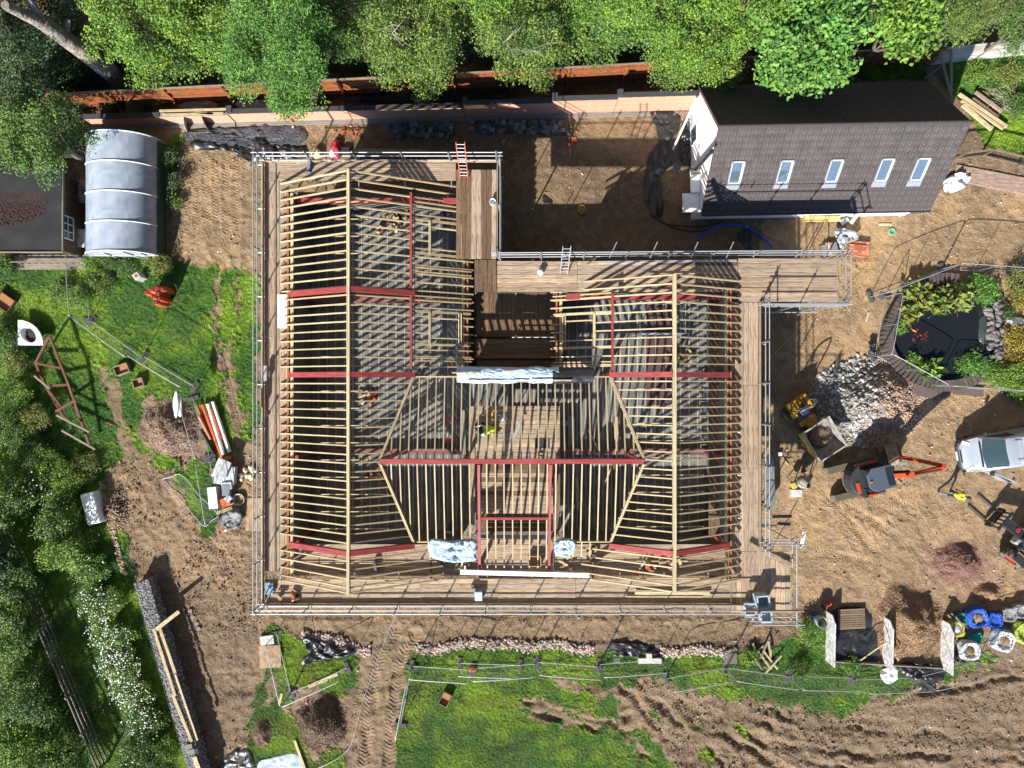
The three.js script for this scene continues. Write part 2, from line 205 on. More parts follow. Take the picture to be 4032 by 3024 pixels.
{
  const axis = (half, n, far) => { const a = []; for (const f of far) a.push(-f); for (let i = 0; i <= n; i++) a.push(-half + 2 * half * i / n); for (const f of [...far].reverse()) a.push(f); return a; };
  const xs = axis(GX, 620, [260, 160, 100, 70, 50, 40, 35]), zs = axis(GZ, 470, [260, 160, 100, 70, 50, 40, 32, 27]), nx = xs.length, nz = zs.length;
  const pos = new Float32Array(nx * nz * 3), uv = new Float32Array(nx * nz * 2), idx = new Uint32Array((nx - 1) * (nz - 1) * 6);
  for (let j = 0, k = 0; j < nz; j++) for (let i = 0; i < nx; i++, k++) { const x = xs[i], z = zs[j], e = Math.min(1, Math.min(GX - Math.abs(x), GZ - Math.abs(z)) / 2); pos.set([x, e > 0 ? groundY(x, z) * e : 0, z], k * 3); uv.set([(x + GX) / (2 * GX), (z + GZ) / (2 * GZ)], k * 2); }
  for (let j = 0, k = 0; j < nz - 1; j++) for (let i = 0; i < nx - 1; i++, k += 6) { const a = j * nx + i; idx.set([a, a + nx, a + 1, a + 1, a + nx, a + nx + 1], k); }
  const g = new THREE.BufferGeometry(); g.setAttribute('position', new THREE.BufferAttribute(pos, 3)); g.setAttribute('uv', new THREE.BufferAttribute(uv, 2)); g.setIndex(new THREE.BufferAttribute(idx, 1)); g.computeVertexNormals();
  const TW = 2048, TH = 1536, col = new Uint8Array(TW * TH * 4), bmp = new Uint8Array(TW * TH * 4);
  const mixc = (c, d, t) => { c[0] = lerp(c[0], d[0], t); c[1] = lerp(c[1], d[1], t); c[2] = lerp(c[2], d[2], t); };
  const toS = (v) => (v <= 0.0031308 ? v * 12.92 : 1.055 * Math.pow(v, 1 / 2.4) - 0.055) * 255;
  const lut = new Uint8Array(4096); for (let i = 0; i < 4096; i++) lut[i] = toS(i / 4095);
  const c = [0, 0, 0];
  for (let j = 0; j < TH; j++) for (let i = 0; i < TW; i++) {
    const x = (i + 0.5) / TW * 2 * GX - GX, z = (j + 0.5) / TH * 2 * GZ - GZ, k = (j * TW + i) * 4;
    const n1 = fbm(x * 0.5, z * 0.5, 4), n2 = fbm(x * 3.1 + 30, z * 3.1 + 70, 3), n3 = NT[(i * 37 + j * 1193 + ((i * j) & 1023)) & 65535], jx = (n1 - 0.5) * 1.4 + (n2 - 0.5) * 0.5, jz = (n2 - 0.5) * 0.7 + (n1 - 0.5);
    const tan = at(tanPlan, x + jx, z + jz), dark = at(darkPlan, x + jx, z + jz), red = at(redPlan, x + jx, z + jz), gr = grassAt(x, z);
    c[0] = 0.178; c[1] = 0.12; c[2] = 0.07;
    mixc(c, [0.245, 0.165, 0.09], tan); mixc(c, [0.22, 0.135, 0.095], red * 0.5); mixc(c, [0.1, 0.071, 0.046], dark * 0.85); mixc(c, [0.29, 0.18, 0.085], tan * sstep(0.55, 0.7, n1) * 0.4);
    const f = 0.62 + 0.42 * n1 + 0.6 * (n2 - 0.32) + (n3 - 0.5) * 0.3; c[0] *= f; c[1] *= f; c[2] *= f;
    if (n3 > 0.985 && n2 > 0.45) mixc(c, [0.5, 0.42, 0.36], 0.7);
    if (gr > 0.05) { const t = sstep(0.25, 0.6, gr + (n2 - 0.5) * 0.9); mixc(c, [0.075 * (0.7 + n1 * 0.6), 0.12 * (0.7 + n1 * 0.6), 0.015], t * 0.8); }
    col[k] = lut[clamp(c[0], 0, 1) * 4095 | 0]; col[k + 1] = lut[clamp(c[1], 0, 1) * 4095 | 0]; col[k + 2] = lut[clamp(c[2], 0, 1) * 4095 | 0]; col[k + 3] = 255;
    const b = clamp(0.5 + (n2 - 0.5) * 0.9 + (n3 - 0.5) * 0.24 - at(lugPlan, x, z) * 0.34 * (1 - gr) * sstep(0.35, 0.6, n1 + (n2 - 0.5) * 0.4), 0, 1) * 255; bmp[k] = bmp[k + 1] = bmp[k + 2] = b; bmp[k + 3] = 255;
  }
  const tex = (d, s) => { const t = new THREE.DataTexture(d, TW, TH); t.wrapS = t.wrapT = THREE.MirroredRepeatWrapping; t.magFilter = THREE.LinearFilter; if (s) t.colorSpace = THREE.SRGBColorSpace; t.needsUpdate = true; return t; };
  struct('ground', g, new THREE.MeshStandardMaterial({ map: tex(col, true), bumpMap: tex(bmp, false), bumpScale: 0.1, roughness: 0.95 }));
}
// loose stones and clods over the bare soil
function scatter(name, geo, mat, n, test, place, label, category) {
  const m = new THREE.InstancedMesh(geo, mat, n), o = new THREE.Object3D(), c = new THREE.Color(); m.name = numbered(name); m.castShadow = m.receiveShadow = true; let k = 0;
  for (let t = 0; t < n * 30 && k < n; t++) { const x = rr(-GX, GX), z = rr(-GZ, GZ); if (!test(x, z)) continue; place(o, c, x, z); o.updateMatrix(); m.setMatrixAt(k, o.matrix); m.setColorAt(k, c); k++; }
  m.count = k; scene.add(m); return tag(m, label, category, null, 'stuff');
}
const inPond = (x, z) => ((x - WX(3690)) / 4.0) ** 2 + ((z - WZ(1270)) / 3.4) ** 2 < 1;
scatter('loose_stones', rockGeo(0, 0.3), M(1, 1, 1, 0.95), 26000, (x, z) => !inBuilding(x, z) && !inPond(x, z) && grassAt(x, z) < 0.3 && z > -14.5 && fbm(x * 0.7 + 9, z * 0.7, 3) > rr(0.3, 0.7), (o, c, x, z) => {
  const s = rr(0.03, 0.07) * (rnd() > 0.96 ? 2.2 : 1); o.position.set(x, groundY(x, z) + s * 0.2, z); o.rotation.set(rr(0, 6), rr(0, 6), rr(0, 6)); o.scale.setScalar(s); const t = rnd(); if (t > 0.8) c.setRGB(0.45, 0.4, 0.36); else if (t > 0.72) c.setRGB(0.4, 0.24, 0.17); else c.setRGB(0.22 + t * 0.1, 0.155 + t * 0.07, 0.1 + t * 0.03);
}, 'small stones and clods scattered over the bare soil', 'stones');
// grass: tufts of blades
const tuftGeo = (() => { const P = []; for (let i = 0; i < 9; i++) { const a = rr(0, 6.28), r = rr(0, 0.06), l = rr(0.5, 1), lean = rr(0.1, 0.7), w = 0.02, x = Math.cos(a) * r, z = Math.sin(a) * r, dx = Math.cos(a + 1.57) * w, dz = Math.sin(a + 1.57) * w, tx = x + Math.cos(a) * lean * 0.16, tz = z + Math.sin(a) * lean * 0.16; P.push(x - dx, 0, z - dz, x + dx, 0, z + dz, tx, l * 0.12, tz); } const g = new THREE.BufferGeometry(); g.setAttribute('position', new THREE.BufferAttribute(new Float32Array(P), 3)); g.computeVertexNormals(); return g; })();
const LEAFM = M(1, 1, 1, 0.75, { side: THREE.DoubleSide, transmission: 0.3, thickness: 0 });
scatter('grass', tuftGeo, LEAFM, 150000, (x, z) => grassAt(x, z) + (fbm(x * 3 + 5, z * 3, 2) - 0.5) * 0.7 > 0.5 && !inBuilding(x, z), (o, c, x, z) => {
  const n = fbm(x * 0.5, z * 0.5 + 40, 4), m = fbm(x * 1.7 + 80, z * 1.7, 2), s = (0.55 + n * 0.8) * rr(0.7, 1.3) * (z > 15.6 ? 0.75 : 1.05); o.position.set(x, groundY(x, z) - 0.01, z); o.rotation.set(0, rr(0, 6.28), 0); o.scale.set(s * 1.3, s, s * 1.3);
  const y = clamp((n - 0.35) * 2.6 + (m - 0.5) * 1.3 + rr(-0.2, 0.2), 0, 1), dry = z > 15 && fbm(x * 0.7 + z * 0.5, z * 2.2 + 20, 3) > 0.56; c.setRGB(lerp(0.06, 0.27, y), lerp(0.19, 0.42, y), lerp(0.01, 0.018, y)).multiplyScalar(rr(0.7, 1.3)); if (dry) c.setRGB(c.r * 0.95, c.g * 0.8, c.b * 1.2);
}, 'short green grass growing over the garden and lawn', 'grass');
scatter('mud_clods', rockGeo(0, 0.35), M(1, 1, 1, 0.95), 6500, (x, z) => fbm(x * 0.8 + 3, z * 1.6, 3) > rr(0.42, 0.6) && (z > 14.8 ? at(darkPlan, x, z) > 0.2 && x > 4 : x < -13 && z > 4) && grassAt(x, z) < 0.35, (o, c, x, z) => { const s = rr(0.04, 0.1) * (rnd() > 0.93 ? 2 : 1); o.position.set(x, groundY(x, z) + s * 0.1, z); o.rotation.set(rr(0, 6), rr(0, 6), rr(0, 6)); o.scale.set(s, s * 0.8, s); const f = rr(0.7, 1.3); c.setRGB(0.165 * f, 0.115 * f, 0.072 * f); }, 'dark clods of churned earth on the bare mud', 'clods');
// ---------- the house being built ----------
const RIDGE = 7.7, TAN = 0.585, FLOOR = 2.4, DECK = 5.4, CR = 6.95, CF = 6.1;
const house = thing('unfinished_house', 'house under construction with open timber rafters and red steel beams inside scaffolding', 'house');
{
  const wallG = sub('wall', house), floorG = sub('floor', house), frame = sub('steel_frame', house), roofG = sub('roof_frame', house), centre = sub('centre_roof_frame', house);
  // walls: runs with openings, and gables that follow the rafters
  const run = (x0, z0, x1, z1, h, openings = [], t = 0.3) => {
    const a = V(x0, 0, z0), b = V(x1, 0, z1), L = a.distanceTo(b), g = []; let s = 0;
    const seg = (u0, u1, y0, y1) => { if (u1 - u0 > 0.01) g.push(box(u1 - u0, y1 - y0, t, (u0 + u1) / 2, (y0 + y1) / 2, 0)); };
    for (const [c, w, y0, y1] of openings) { seg(s, c - w / 2, 0, h); seg(c - w / 2, c + w / 2, 0, y0); seg(c - w / 2, c + w / 2, y1, h); s = c + w / 2; } seg(s, L, 0, h);
    const m = part('block_wall', g, MT.blockGrey, wallG); m.position.copy(a); m.quaternion.copy(alongQuat(a, b)); return m;
  };
  const plateAt = (xr, x) => RIDGE - TAN * Math.abs(x - xr) - 0.2;
  const win = (n, L, y0 = 3.3, y1 = 4.5) => Array.from({ length: n }, (_, i) => [L * (i + 0.5) / n, 1.2, y0, y1]);
  run(-10.6, -9.2, -10.6, 7.7, plateAt(-7.35, -10.6) - 0.05); run(10.3, -4.6, 10.3, 7.7, plateAt(7.3, 10.3) - 0.05);
  run(-2.3, -9.2, -2.3, -0.45, 4.4, [[2.2, 1.6, 0.1, 2.1], [6, 1.6, 0.1, 2.1]]); run(2.3, -4.6, 2.3, -0.45, 4.4, [[2.2, 1.6, 0.1, 2.1]]);
  run(-2.15, -0.3, 2.15, -0.3, 5.4, [[2.15, 2.4, 0.1, 2.1]]);
  run(-10.45, 7.85, -2.6, 7.85, 4.7, win(3, 7.8, 0.8, 2.0)); run(2.6, 7.85, 10.15, 7.85, 4.7, win(3, 7.5, 0.8, 2.0)); run(-2.4, 7.85, 2.4, 7.85, 2.3, [[2.4, 2.4, 0.1, 2.1]]);
  const gable = (x0, x1, xr, z) => { const g = extr([[x0, 0], [x1, 0], [x1, 4.75], [x0, 4.95]], 0.3); g.translate(0, 0, z); part('gable_wall', g, MT.blockGrey, wallG); };
  gable(-10.44, -2.46, -7.35, -9.35); gable(2.46, 10.14, 7.3, -4.75);
  // wall plates and the clay course outside them
  const plate = (x, z0, z1, h, side) => { bar('wall_plate', V(x, h, z0), V(x, h, z1), 0.14, 0.08, PINE[1], wallG); part('clay_course', box(0.09, 0.1, z1 - z0, x + side * 0.2, h - 0.05, (z0 + z1) / 2), MT.clay, wallG); };
  plate(-10.5, -9.1, 9.3, plateAt(-7.35, -10.5) - 0.02, -1); plate(10.2, -4.5, 9.3, plateAt(7.3, 10.2) - 0.02, 1); plate(-2.4, -9.1, -0.5, plateAt(-7.35, -2.4) - 0.02, 1); plate(2.4, -4.5, -0.5, plateAt(7.3, 2.4) - 0.02, -1);
  for (const [x, z0, z1] of [[-3.9, 7.75, 9.4], [3.9, 7.75, 9.4]]) bar('wall_plate', V(x, 5.35, z0), V(x, 5.35, z1), 0.1, 0.1, BROWN[1], wallG);
  // upper floor: beams with block infill between
  const slab = (x0, x1, z0, z1) => part('block_infill', box(x1 - x0, 0.2, z1 - z0, (x0 + x1) / 2, FLOOR - 0.1, (z0 + z1) / 2), MT.slabDark, floorG);
  slab(-10.45, -2.45, -9.05, 7.7); slab(2.45, 10.15, -4.45, 7.7); slab(-2.44, 2.44, -0.15, 7.7);
  for (let x = -10.1; x < 10; x += 0.45) { if (Math.abs(Math.abs(x) - 2.3) < 0.2) continue; const z0 = x < -2.4 ? -9 : x > 2.4 ? -4.4 : -0.1; bar('floor_beam', V(x, FLOOR + 0.008, z0), V(x, FLOOR + 0.008, 7.65), 0.06, 0.03, MT.beamGrey, floorG); }
  // red steel: portal rafters, purlins, floor beams, columns
  const hb = (name, a, b, w = 0.24, h = 0.22) => bar(name, a, b, w, h, MT.redSteel, frame);
  const ry = (xr, x) => RIDGE - 0.03 - TAN * Math.abs(x - xr);
  for (const z of [-4.27, -0.43, 7.62]) { hb('steel_beam', V(-10.55, ry(-7.35, -10.55), z), V(-7.35, ry(-7.35, -7.35), z)); hb('steel_beam', V(-7.35, ry(-7.35, -7.35), z), V(-4.62, ry(-7.35, -4.62), z)); }
  for (const z of [-0.43, 7.62]) { hb('steel_beam', V(10.25, ry(7.3, 10.25), z), V(7.3, ry(7.3, 7.3), z)); hb('steel_beam', V(7.3, ry(7.3, 7.3), z), V(4.62, ry(7.3, 4.62), z)); }
  hb('steel_beam', V(-10.4, 5.2, -8.85), V(-2.6, 5.2, -8.85)); hb('steel_beam', V(2.6, 5.2, -4.2), V(10.1, 5.2, -4.2));
  hb('steel_beam', V(-6.05, CR, 3.55), V(0, CR, 3.55), 0.22, 0.24); hb('steel_beam', V(0, CR, 3.55), V(6.05, CR, 3.55), 0.22, 0.24);
  hb('purlin', V(-4.75, 6.12, -9.0), V(-4.75, 6.12, -0.5), 0.1, 0.2); hb('purlin', V(4.72, 6.12, -4.25), V(4.72, 6.12, -0.5), 0.1, 0.2);
  const sl = (z) => CR - (z - 3.55) * (CR - CF) / 3.85 + 0.06;
  for (const x of [-1.53, 1.76]) hb('steel_beam', V(x, sl(3.6), 3.68), V(x, sl(8.75), 8.75), 0.12, 0.2); hb('steel_beam', V(-1.46, sl(6.3), 6.28), V(1.7, sl(6.3), 6.28), 0.12, 0.16);
  for (const [a, b] of [[V(-10.2, 2.66, -4.35), V(-2.5, 2.66, -4.35)], [V(-10.2, 2.66, 3.5), V(-2.5, 2.66, 3.5)], [V(2.5, 2.66, 3.5), V(10, 2.66, 3.5)]]) bar('floor_steel', a, b, 0.3, 0.22, MT.redDust, frame);
  for (const [x, z, h] of [[-10.3, -4.3, 5.6], [-10.3, -0.43, 5.6], [-10.3, 3.5, 5.6], [-10.3, 7.5, 5.6], [10, -0.43, 5.6], [10, 3.5, 5.6], [10, 7.5, 5.6], [-4.75, -4.27, 6], [-4.75, -0.43, 6], [4.72, -0.43, 6], [-1.53, 8.7, 5.7], [1.76, 8.7, 5.7], [-5.9, 3.55, 6.8], [5.9, 3.55, 6.8], [-2.2, 3.55, 6.8], [2.2, 3.55, 6.8]]) bar('steel_column', V(x, 0.1, z), V(x, h, z), 0.16, 0.16, MT.redSteel, frame, V(0, 0, 1));
  // timber rafters
  const rafter = (a, b, p = roofG, w = 0.056) => bar('rafter', a, b, w, 0.105, pick(PINE), p);
  const valleyX = (z) => 6.05 - Math.abs(z - 3.55) * 1.43 / 3.85;
  const wing = (s, xr, xo, zs, holes) => {
    const y = (x) => RIDGE - 0.1 - TAN * Math.abs(x - xr);
    bar('ridge_beam', V(xr, RIDGE - 0.04, zs[0] - 0.03), V(xr, RIDGE - 0.04, zs[zs.length - 1] + 0.03), 0.13, 0.26, PINE[0], roofG);
    zs.forEach((z, i) => {
      if ([-4.27, -0.43, 7.62].some((q) => Math.abs(q - z) < 0.14)) return;
      rafter(V(xo, y(xo), z), V(xr - s * -0.06 * 1, y(xr) - 0.03, z));
      const xi = z < -0.5 ? s * 1.92 : z < 7.45 ? s * (valleyX(z) - 0.04) : s * 3.35, hole = holes.find((q) => z > q[0] && z < q[1]);
      if (hole) { rafter(V(xr - s * 0.06, y(xr) - 0.03, z), V(s * 3.98, y(s * 3.98), z)); rafter(V(s * 2.56, y(s * 2.56), z), V(xi, y(xi), z)); }
      else rafter(V(xr - s * 0.06, y(xr) - 0.03, z), V(xi, y(xi), z));
      if (i > 1 && i < zs.length - 1 && i % 2) { const c = RIDGE - 1.15, w = 0.9 / TAN; bar('collar_tie', V(xr - w, c, z - 0.048), V(xr + w * 1.06, c, z - 0.048), 0.04, 0.05, pick(PINE), roofG); }
    });
    for (const [z0, z1, k0, k1] of holes) {
      for (const z of [z0 + 0.03, z1 - 0.03]) for (const o of [0, 0.052]) rafter(V(s * 4.72, y(s * 4.72) + 0.004, z + (z === z0 + 0.03 ? -o : o)), V(s * 2.05, y(s * 2.05) + 0.004, z + (z === z0 + 0.03 ? -o : o)));
      for (const x of [3.95, 3.9, 2.6, 2.48]) bar('trimmer', V(s * x, y(s * x), z0), V(s * x, y(s * x), z1), 0.05, 0.19, pick(PINE), roofG);
      for (const z of [k0, k1]) bar('trimmer', V(s * 3.88, y(s * 3.88), z), V(s * 2.62, y(s * 2.62), z), 0.05, 0.19, pick(PINE), roofG);
    }
  };
  const series = (a, b, st) => { const r = []; for (let z = a; z < b - 0.15; z += st) r.push(z); r.push(b); return r; };
  wing(-1, -7.35, -11.12, series(-9.62, 9.42, 0.4), [[-7.8, -6.2, -7.5, -6.45], [-3.45, -1.88, -3.15, -2.2]]);
  wing(1, 7.3, 10.93, series(-4.92, 9.36, 0.4), [[-3.4, -1.75, -3.05, -2.1]]);
  for (const [s, z] of [[-1, -8.72], [-1, -5.42], [-1, -4.07], [-1, -1.2], [1, -4.2], [1, -0.95]]) {    // doubled rafters with blocking between
    const y = (x) => RIDGE - 0.09 - TAN * Math.abs(Math.abs(x) - 7.33);
    for (const o of [-0.1, 0.1]) rafter(V(s * 4.7, y(4.7), z + o), V(s * 2.02, y(2.02), z + o)); for (const x of [4.4, 3.95, 3.5, 3.05, 2.6, 2.2]) bar('noggin', V(s * x, y(x) - 0.02, z - 0.08), V(s * x, y(x) - 0.02, z + 0.08), 0.05, 0.12, FENCEW[2], roofG);
  }
  // centre roof, low pitch, between the valleys
  for (const s of [-1, 1]) for (const e of [-1, 1]) for (const o of [0, 0.06]) bar('valley_rafter', V(s * (6.02 + o), CR - 0.02, 3.55 + e * 0.12), V(s * (4.62 + o), CF - 0.02, 3.55 + e * 3.86), 0.05, 0.22, PINE[2], centre);
  for (let k = -14; k <= 14; k++) {
    const x = k * 0.4 + 0.03, ax = Math.abs(x), d = ax > 4.6 ? (6.05 - ax) * 3.85 / 1.43 : 3.85; if (d < 0.3) continue;
    for (const e of [-1, 1]) { const zE = 3.55 + e * d, long = e > 0 && ax < 1.75; rafter(V(x, CR - 0.1, 3.55 + e * 0.11), V(x, sl(3.55 + (long ? 5.2 : d)) - 0.16, long ? 8.75 : zE), centre); }
  }
  bar('eaves_beam', V(-4.6, CF - 0.14, -0.34), V(4.6, CF - 0.14, -0.34), 0.06, 0.2, PINE[3], centre); bar('eaves_beam', V(-4.6, CF - 0.14, 7.46), V(-1.65, CF - 0.14, 7.46), 0.06, 0.2, PINE[3], centre); bar('eaves_beam', V(1.9, CF - 0.14, 7.46), V(4.6, CF - 0.14, 7.46), 0.06, 0.2, PINE[3], centre);
  for (let x = -3.9; x < 4; x += 0.4) if (Math.abs(x) > 1.9) rafter(V(x, CF - 0.2, 7.5), V(x, CF - 0.45, 8.35), centre); 
}
// ---------- scaffolding ----------
function boards(parent, x0, x1, z0, z1, h, dir, pal = BOARD, len = 3.95) {
  const bw = 0.229, across = dir === 'x' ? z1 - z0 : x1 - x0, along = dir === 'x' ? x1 - x0 : z1 - z0, n = Math.max(1, Math.round(across / bw)), m = Math.max(1, Math.round(along / len)), w = across / n, l = along / m;
  for (let i = 0; i < n; i++) for (let j = 0; j < m; j++) {
    const c = (i + 0.5) * w, a = j * l + 0.008, b = (j + 1) * l - 0.008, y = h - 0.02 + (j % 2) * 0.004 + rr(0, 0.012), s = rr(-0.012, 0.012), gap = rr(0.008, 0.022);
    const P = dir === 'x' ? [V(x0 + a, y, z0 + c + s), V(x0 + b, y, z0 + c - s)] : [V(x0 + c + s, y, z0 + a), V(x0 + c - s, y, z0 + b)];
    bar('board', P[0], P[1], w - gap, 0.038, pick(pal), parent);
  }
}
// outer edge from (x0,z0) to (x1,z1): standards, rails, toe board, transoms
function edge(parent, x0, z0, x1, z1, h, nx, nz, o = {}) {
  const a = V(x0, 0, z0), b = V(x1, 0, z1), L = a.distanceTo(b), d = b.clone().sub(a).normalize(), n = Math.max(1, Math.round(L / 2.1)), out = V(nx, 0, nz), off = o.off ?? 0.14;
  const p = (u, y, k = 0) => a.clone().addScaledVector(d, u).addScaledVector(out, off + k).setY(y), e = o.over ?? 0.3, top = o.top ?? 1.2;
  for (let i = 0; i <= n; i++) { const u = L * i / n; pole('standard', p(u, 0), p(u, h + top + rr(-0.1, 0.15)), 0.028, MT.steel, parent); if (!o.plain) { pole('transom', p(u + 0.06, h - 0.08, 0.22), p(u + 0.06, h - 0.08, -(o.deep ?? 1.3)), 0.028, MT.steel, parent); for (const y of [0.5, 1.02]) part('coupler', box(0.1, 0.09, 0.1), MT.steelDark, parent, p(u, h + y)); } }
  for (const y of o.rails ?? [0.5, 1.02]) pole('guard_rail', p(-e, h + y, 0.05), p(L + e, h + y, 0.05), 0.028, MT.steel, parent);
  pole('ledger', p(-e, h - 0.14, 0.05), p(L + e, h - 0.14, 0.05), 0.028, MT.steel, parent); pole('ledger', p(-e, 2.4, 0.05), p(L + e, 2.4, 0.05), 0.028, MT.steel, parent);
  if (o.toe !== false) for (let u = 0, k = 0; u < L - 0.1; k++) { const l = Math.min(3.9, L - u), q = a.clone().addScaledVector(out, 0.04); bar('toe_board', q.clone().addScaledVector(d, u + 0.01).setY(h + 0.115), q.clone().addScaledVector(d, u + l - 0.01).setY(h + 0.115), 0.036, 0.225, pick(BOARD), parent); u += l; }
}
{
  const xW = WX(1042, DECK), xWi = WX(1140, DECK), zN = WZ(642, DECK), zS = WZ(2376, DECK), xE = WX(2985, DECK), xEi = WX(2872, DECK);
  const west = thing('scaffold', 'scaffold run of lengthwise boards along the garden side of the house', 'scaffold');
  boards(west, xW, xWi, WZ(712, DECK), WZ(2250, DECK), DECK, 'z'); edge(west, xW, zN, xW, zS, DECK, -1, 0); bar('board', V(xW - 0.02, DECK + 0.35, 0.2), V(xW - 0.02, DECK + 0.35, 1.1), 0.05, 0.3, GREYW[0], west);
  for (let z = -9; z < 9.5; z += 1.55) pole('puncheon', V(xWi + 0.25, DECK - 0.2, z), V(xWi - 0.35, DECK + 0.1, z + 0.15), 0.022, MT.steel, west);
  const north = thing('scaffold', 'scaffold run below the brick garden wall with a red ladder at its end', 'scaffold');
  boards(north, xW, WX(1795, DECK), zN, WZ(712, DECK), DECK, 'x'); boards(north, WX(1796, DECK), WX(1955, DECK), WZ(668, DECK), WZ(1020, DECK), DECK, 'z', [...BROWN, BOARD[1]]);
  edge(north, xW, zN, WX(1955, DECK), zN, DECK, 0, -1); edge(north, WX(1955, DECK), WZ(655, DECK), WX(1955, DECK), WZ(1010, DECK), DECK, 1, 0, { plain: true });
  boards(north, WX(1868, DECK), WX(1955, DECK), WZ(1022, DECK), WZ(1150, DECK), DECK, 'z', BROWN);
  const yard = thing('scaffold', 'scaffold run beside the yard, reaching to a wide boarded loading bay over the tan ground', 'scaffold');
  boards(yard, WX(1957, DECK), WX(2905, DECK), WZ(1028, DECK), WZ(1150, DECK), DECK, 'x', [...BOARD, BOARD[0], BROWN[0]]); boards(yard, WX(2906, DECK), WX(3295, DECK), WZ(1018, DECK), WZ(1188, DECK), DECK, 'x');
  edge(yard, WX(1960, DECK), WZ(1026, DECK), WX(3300, DECK), WZ(1016, DECK), DECK, 0, -1, { toe: false }); edge(yard, WX(3297, DECK), WZ(1016, DECK), WX(3297, DECK), WZ(1188, DECK), DECK, 1, 0); edge(yard, WX(2995, DECK), WZ(1190, DECK), WX(3297, DECK), WZ(1190, DECK), DECK, 0, 1, { toe: false });
  for (const px of [2400, 2560, 2720, 2860]) { const p = W(px, 1015, DECK + 1); pole('raker', p, V(p.x + 0.35, DECK + 0.95, p.z - 0.75), 0.026, MT.alu, yard); }
  for (let k = 0; k < 2; k++) pole('spare_tube', V(WX(2355, DECK), DECK + 0.04, WZ(1030 + k * 5, DECK)), V(WX(2900, DECK), DECK + 0.04, WZ(1024 + k * 5, DECK)), 0.024, MT.alu, yard);
  const court = thing('scaffold', 'dark boarded scaffold platform in the courtyard between the two wings', 'scaffold');
  const hc = 3.8; boards(court, WX(1872, hc), WX(2192, hc), WZ(1150, hc), WZ(1326, hc), hc, 'z', BROWN, 2.6); boards(court, WX(1872, hc), WX(2185, hc), WZ(1336, hc), WZ(1412, hc), hc + 0.3, 'x', BROWN, 4.2); boards(court, WX(1880, hc), WX(2180, hc), WZ(1418, hc), WZ(1452, hc), hc + 0.1, 'x', BROWN, 4.2);
  pole('ledger', V(WX(2016, hc), hc + 0.45, WZ(1330, hc)), V(WX(2196, hc), hc + 0.45, WZ(1330, hc)), 0.03, MT.alu, court); for (const x of [-1.8, 0.2, 2.1]) for (const z of [-4.5, -2.4]) pole('standard', V(x, 0, z), V(x, hc + 0.6, z), 0.03, MT.steel, court);
  bar('loose_lath', V(WX(1893, 3.4), 3.36, WZ(1184, 3.4)), V(WX(1975, 3.4), 3.36, WZ(1243, 3.4)), 0.05, 0.03, PINE[2], court);
  const east = thing('scaffold', 'scaffold run of lengthwise boards along the excavator side of the house', 'scaffold');
  boards(east, xEi, xE, WZ(1190, DECK), WZ(2170, DECK), DECK, 'z', BOARD); boards(east, WX(2806, DECK), WX(2868, DECK), WZ(1110, DECK), WZ(2290, DECK), DECK - 0.7, 'z', BROWN); edge(east, xE, WZ(1190, DECK), xE, WZ(2150, DECK), DECK, 1, 0);
  for (let z = -4; z < 8; z += 2.05) pole('puncheon', V(xEi - 0.1, DECK - 0.1, z), V(xEi + 0.5, DECK + 0.12, z + 0.2), 0.022, MT.steel, east);
  const bay = thing('scaffold', 'scaffold loading bay of lengthwise boards with grey crates and a white notice', 'scaffold');
  boards(bay, WX(2880, DECK), WX(3112, DECK), WZ(2172, DECK), WZ(2412, DECK), DECK, 'z'); edge(bay, WX(2962, DECK), WZ(2418, DECK), WX(3112, DECK), WZ(2418, DECK), DECK, 0, 1, { toe: false }); edge(bay, WX(3000, DECK), WZ(2142, DECK), WX(3118, DECK), WZ(2142, DECK), DECK, 0, -1, { toe: false });
  pole('guard_rail', V(WX(3138, 6.3), 6.3, WZ(2140, 6.3)), V(WX(3138, 6.3), 6.3, WZ(2470, 6.3)), 0.03, MT.alu, bay); bar('guard_board', V(WX(2925, 6.3), 6.3, WZ(2406, 6.3)), V(WX(3162, 6.3), 6.3, WZ(2406, 6.3)), 0.05, 0.2, BOARD[2], bay); bar('guard_board', V(WX(2950, 5.6), 5.58, WZ(2145, 5.6)), V(WX(3116, 5.6), 5.58, WZ(2230, 5.6)), 0.22, 0.05, BOARD[4], bay);
  const south = thing('scaffold', 'scaffold run of long boards under the open porch rafters, facing the lawn', 'scaffold');
  boards(south, xW + 0.02, WX(2878, DECK), WZ(2280, DECK), zS, DECK, 'x'); boards(south, xWi + 0.03, WX(1880, DECK), WZ(2152, DECK), WZ(2278, DECK), DECK - 0.5, 'x', BOARD); boards(south, WX(2182, DECK), WX(2868, DECK), WZ(2152, DECK), WZ(2278, DECK), DECK - 0.5, 'x', BOARD);
  edge(south, xW, zS, WX(2960, DECK), zS, DECK, 0, 1, { deep: 1.6 });
  const inner = thing('scaffold', 'boarded working platform inside the house below the red ridge steel', 'scaffold');
  const hi = 4.9; boards(inner, WX(1872, hi), WX(2205, hi), WZ(1598, hi), WZ(1818, hi), hi, 'x', BOARD, 4.2); boards(inner, WX(1848, hi), WX(1870, hi), WZ(1600, hi), WZ(2100, hi), hi + 0.03, 'z', BOARD); boards(inner, WX(2182, hi), WX(2205, hi), WZ(1820, hi), WZ(2090, hi), hi + 0.03, 'z', BROWN); boards(inner, WX(1872, hi), WX(2180, hi), WZ(1830, hi), WZ(2100, hi), hi - 0.4, 'x', [...BROWN, ...BOARD.slice(0, 4)], 4.2); boards(inner, WX(1884, hi), WX(2178, hi), WZ(2104, hi), WZ(2276, hi), hi + 0.1, 'x', BOARD, 4.2);
  for (const x of [-1.8, 0.3, 2.3]) for (const z of [1.2, 3.3, 5.5, 7.4]) pole('standard', V(x, 2.4, z), V(x, hi - 0.06, z), 0.03, MT.steel, inner);
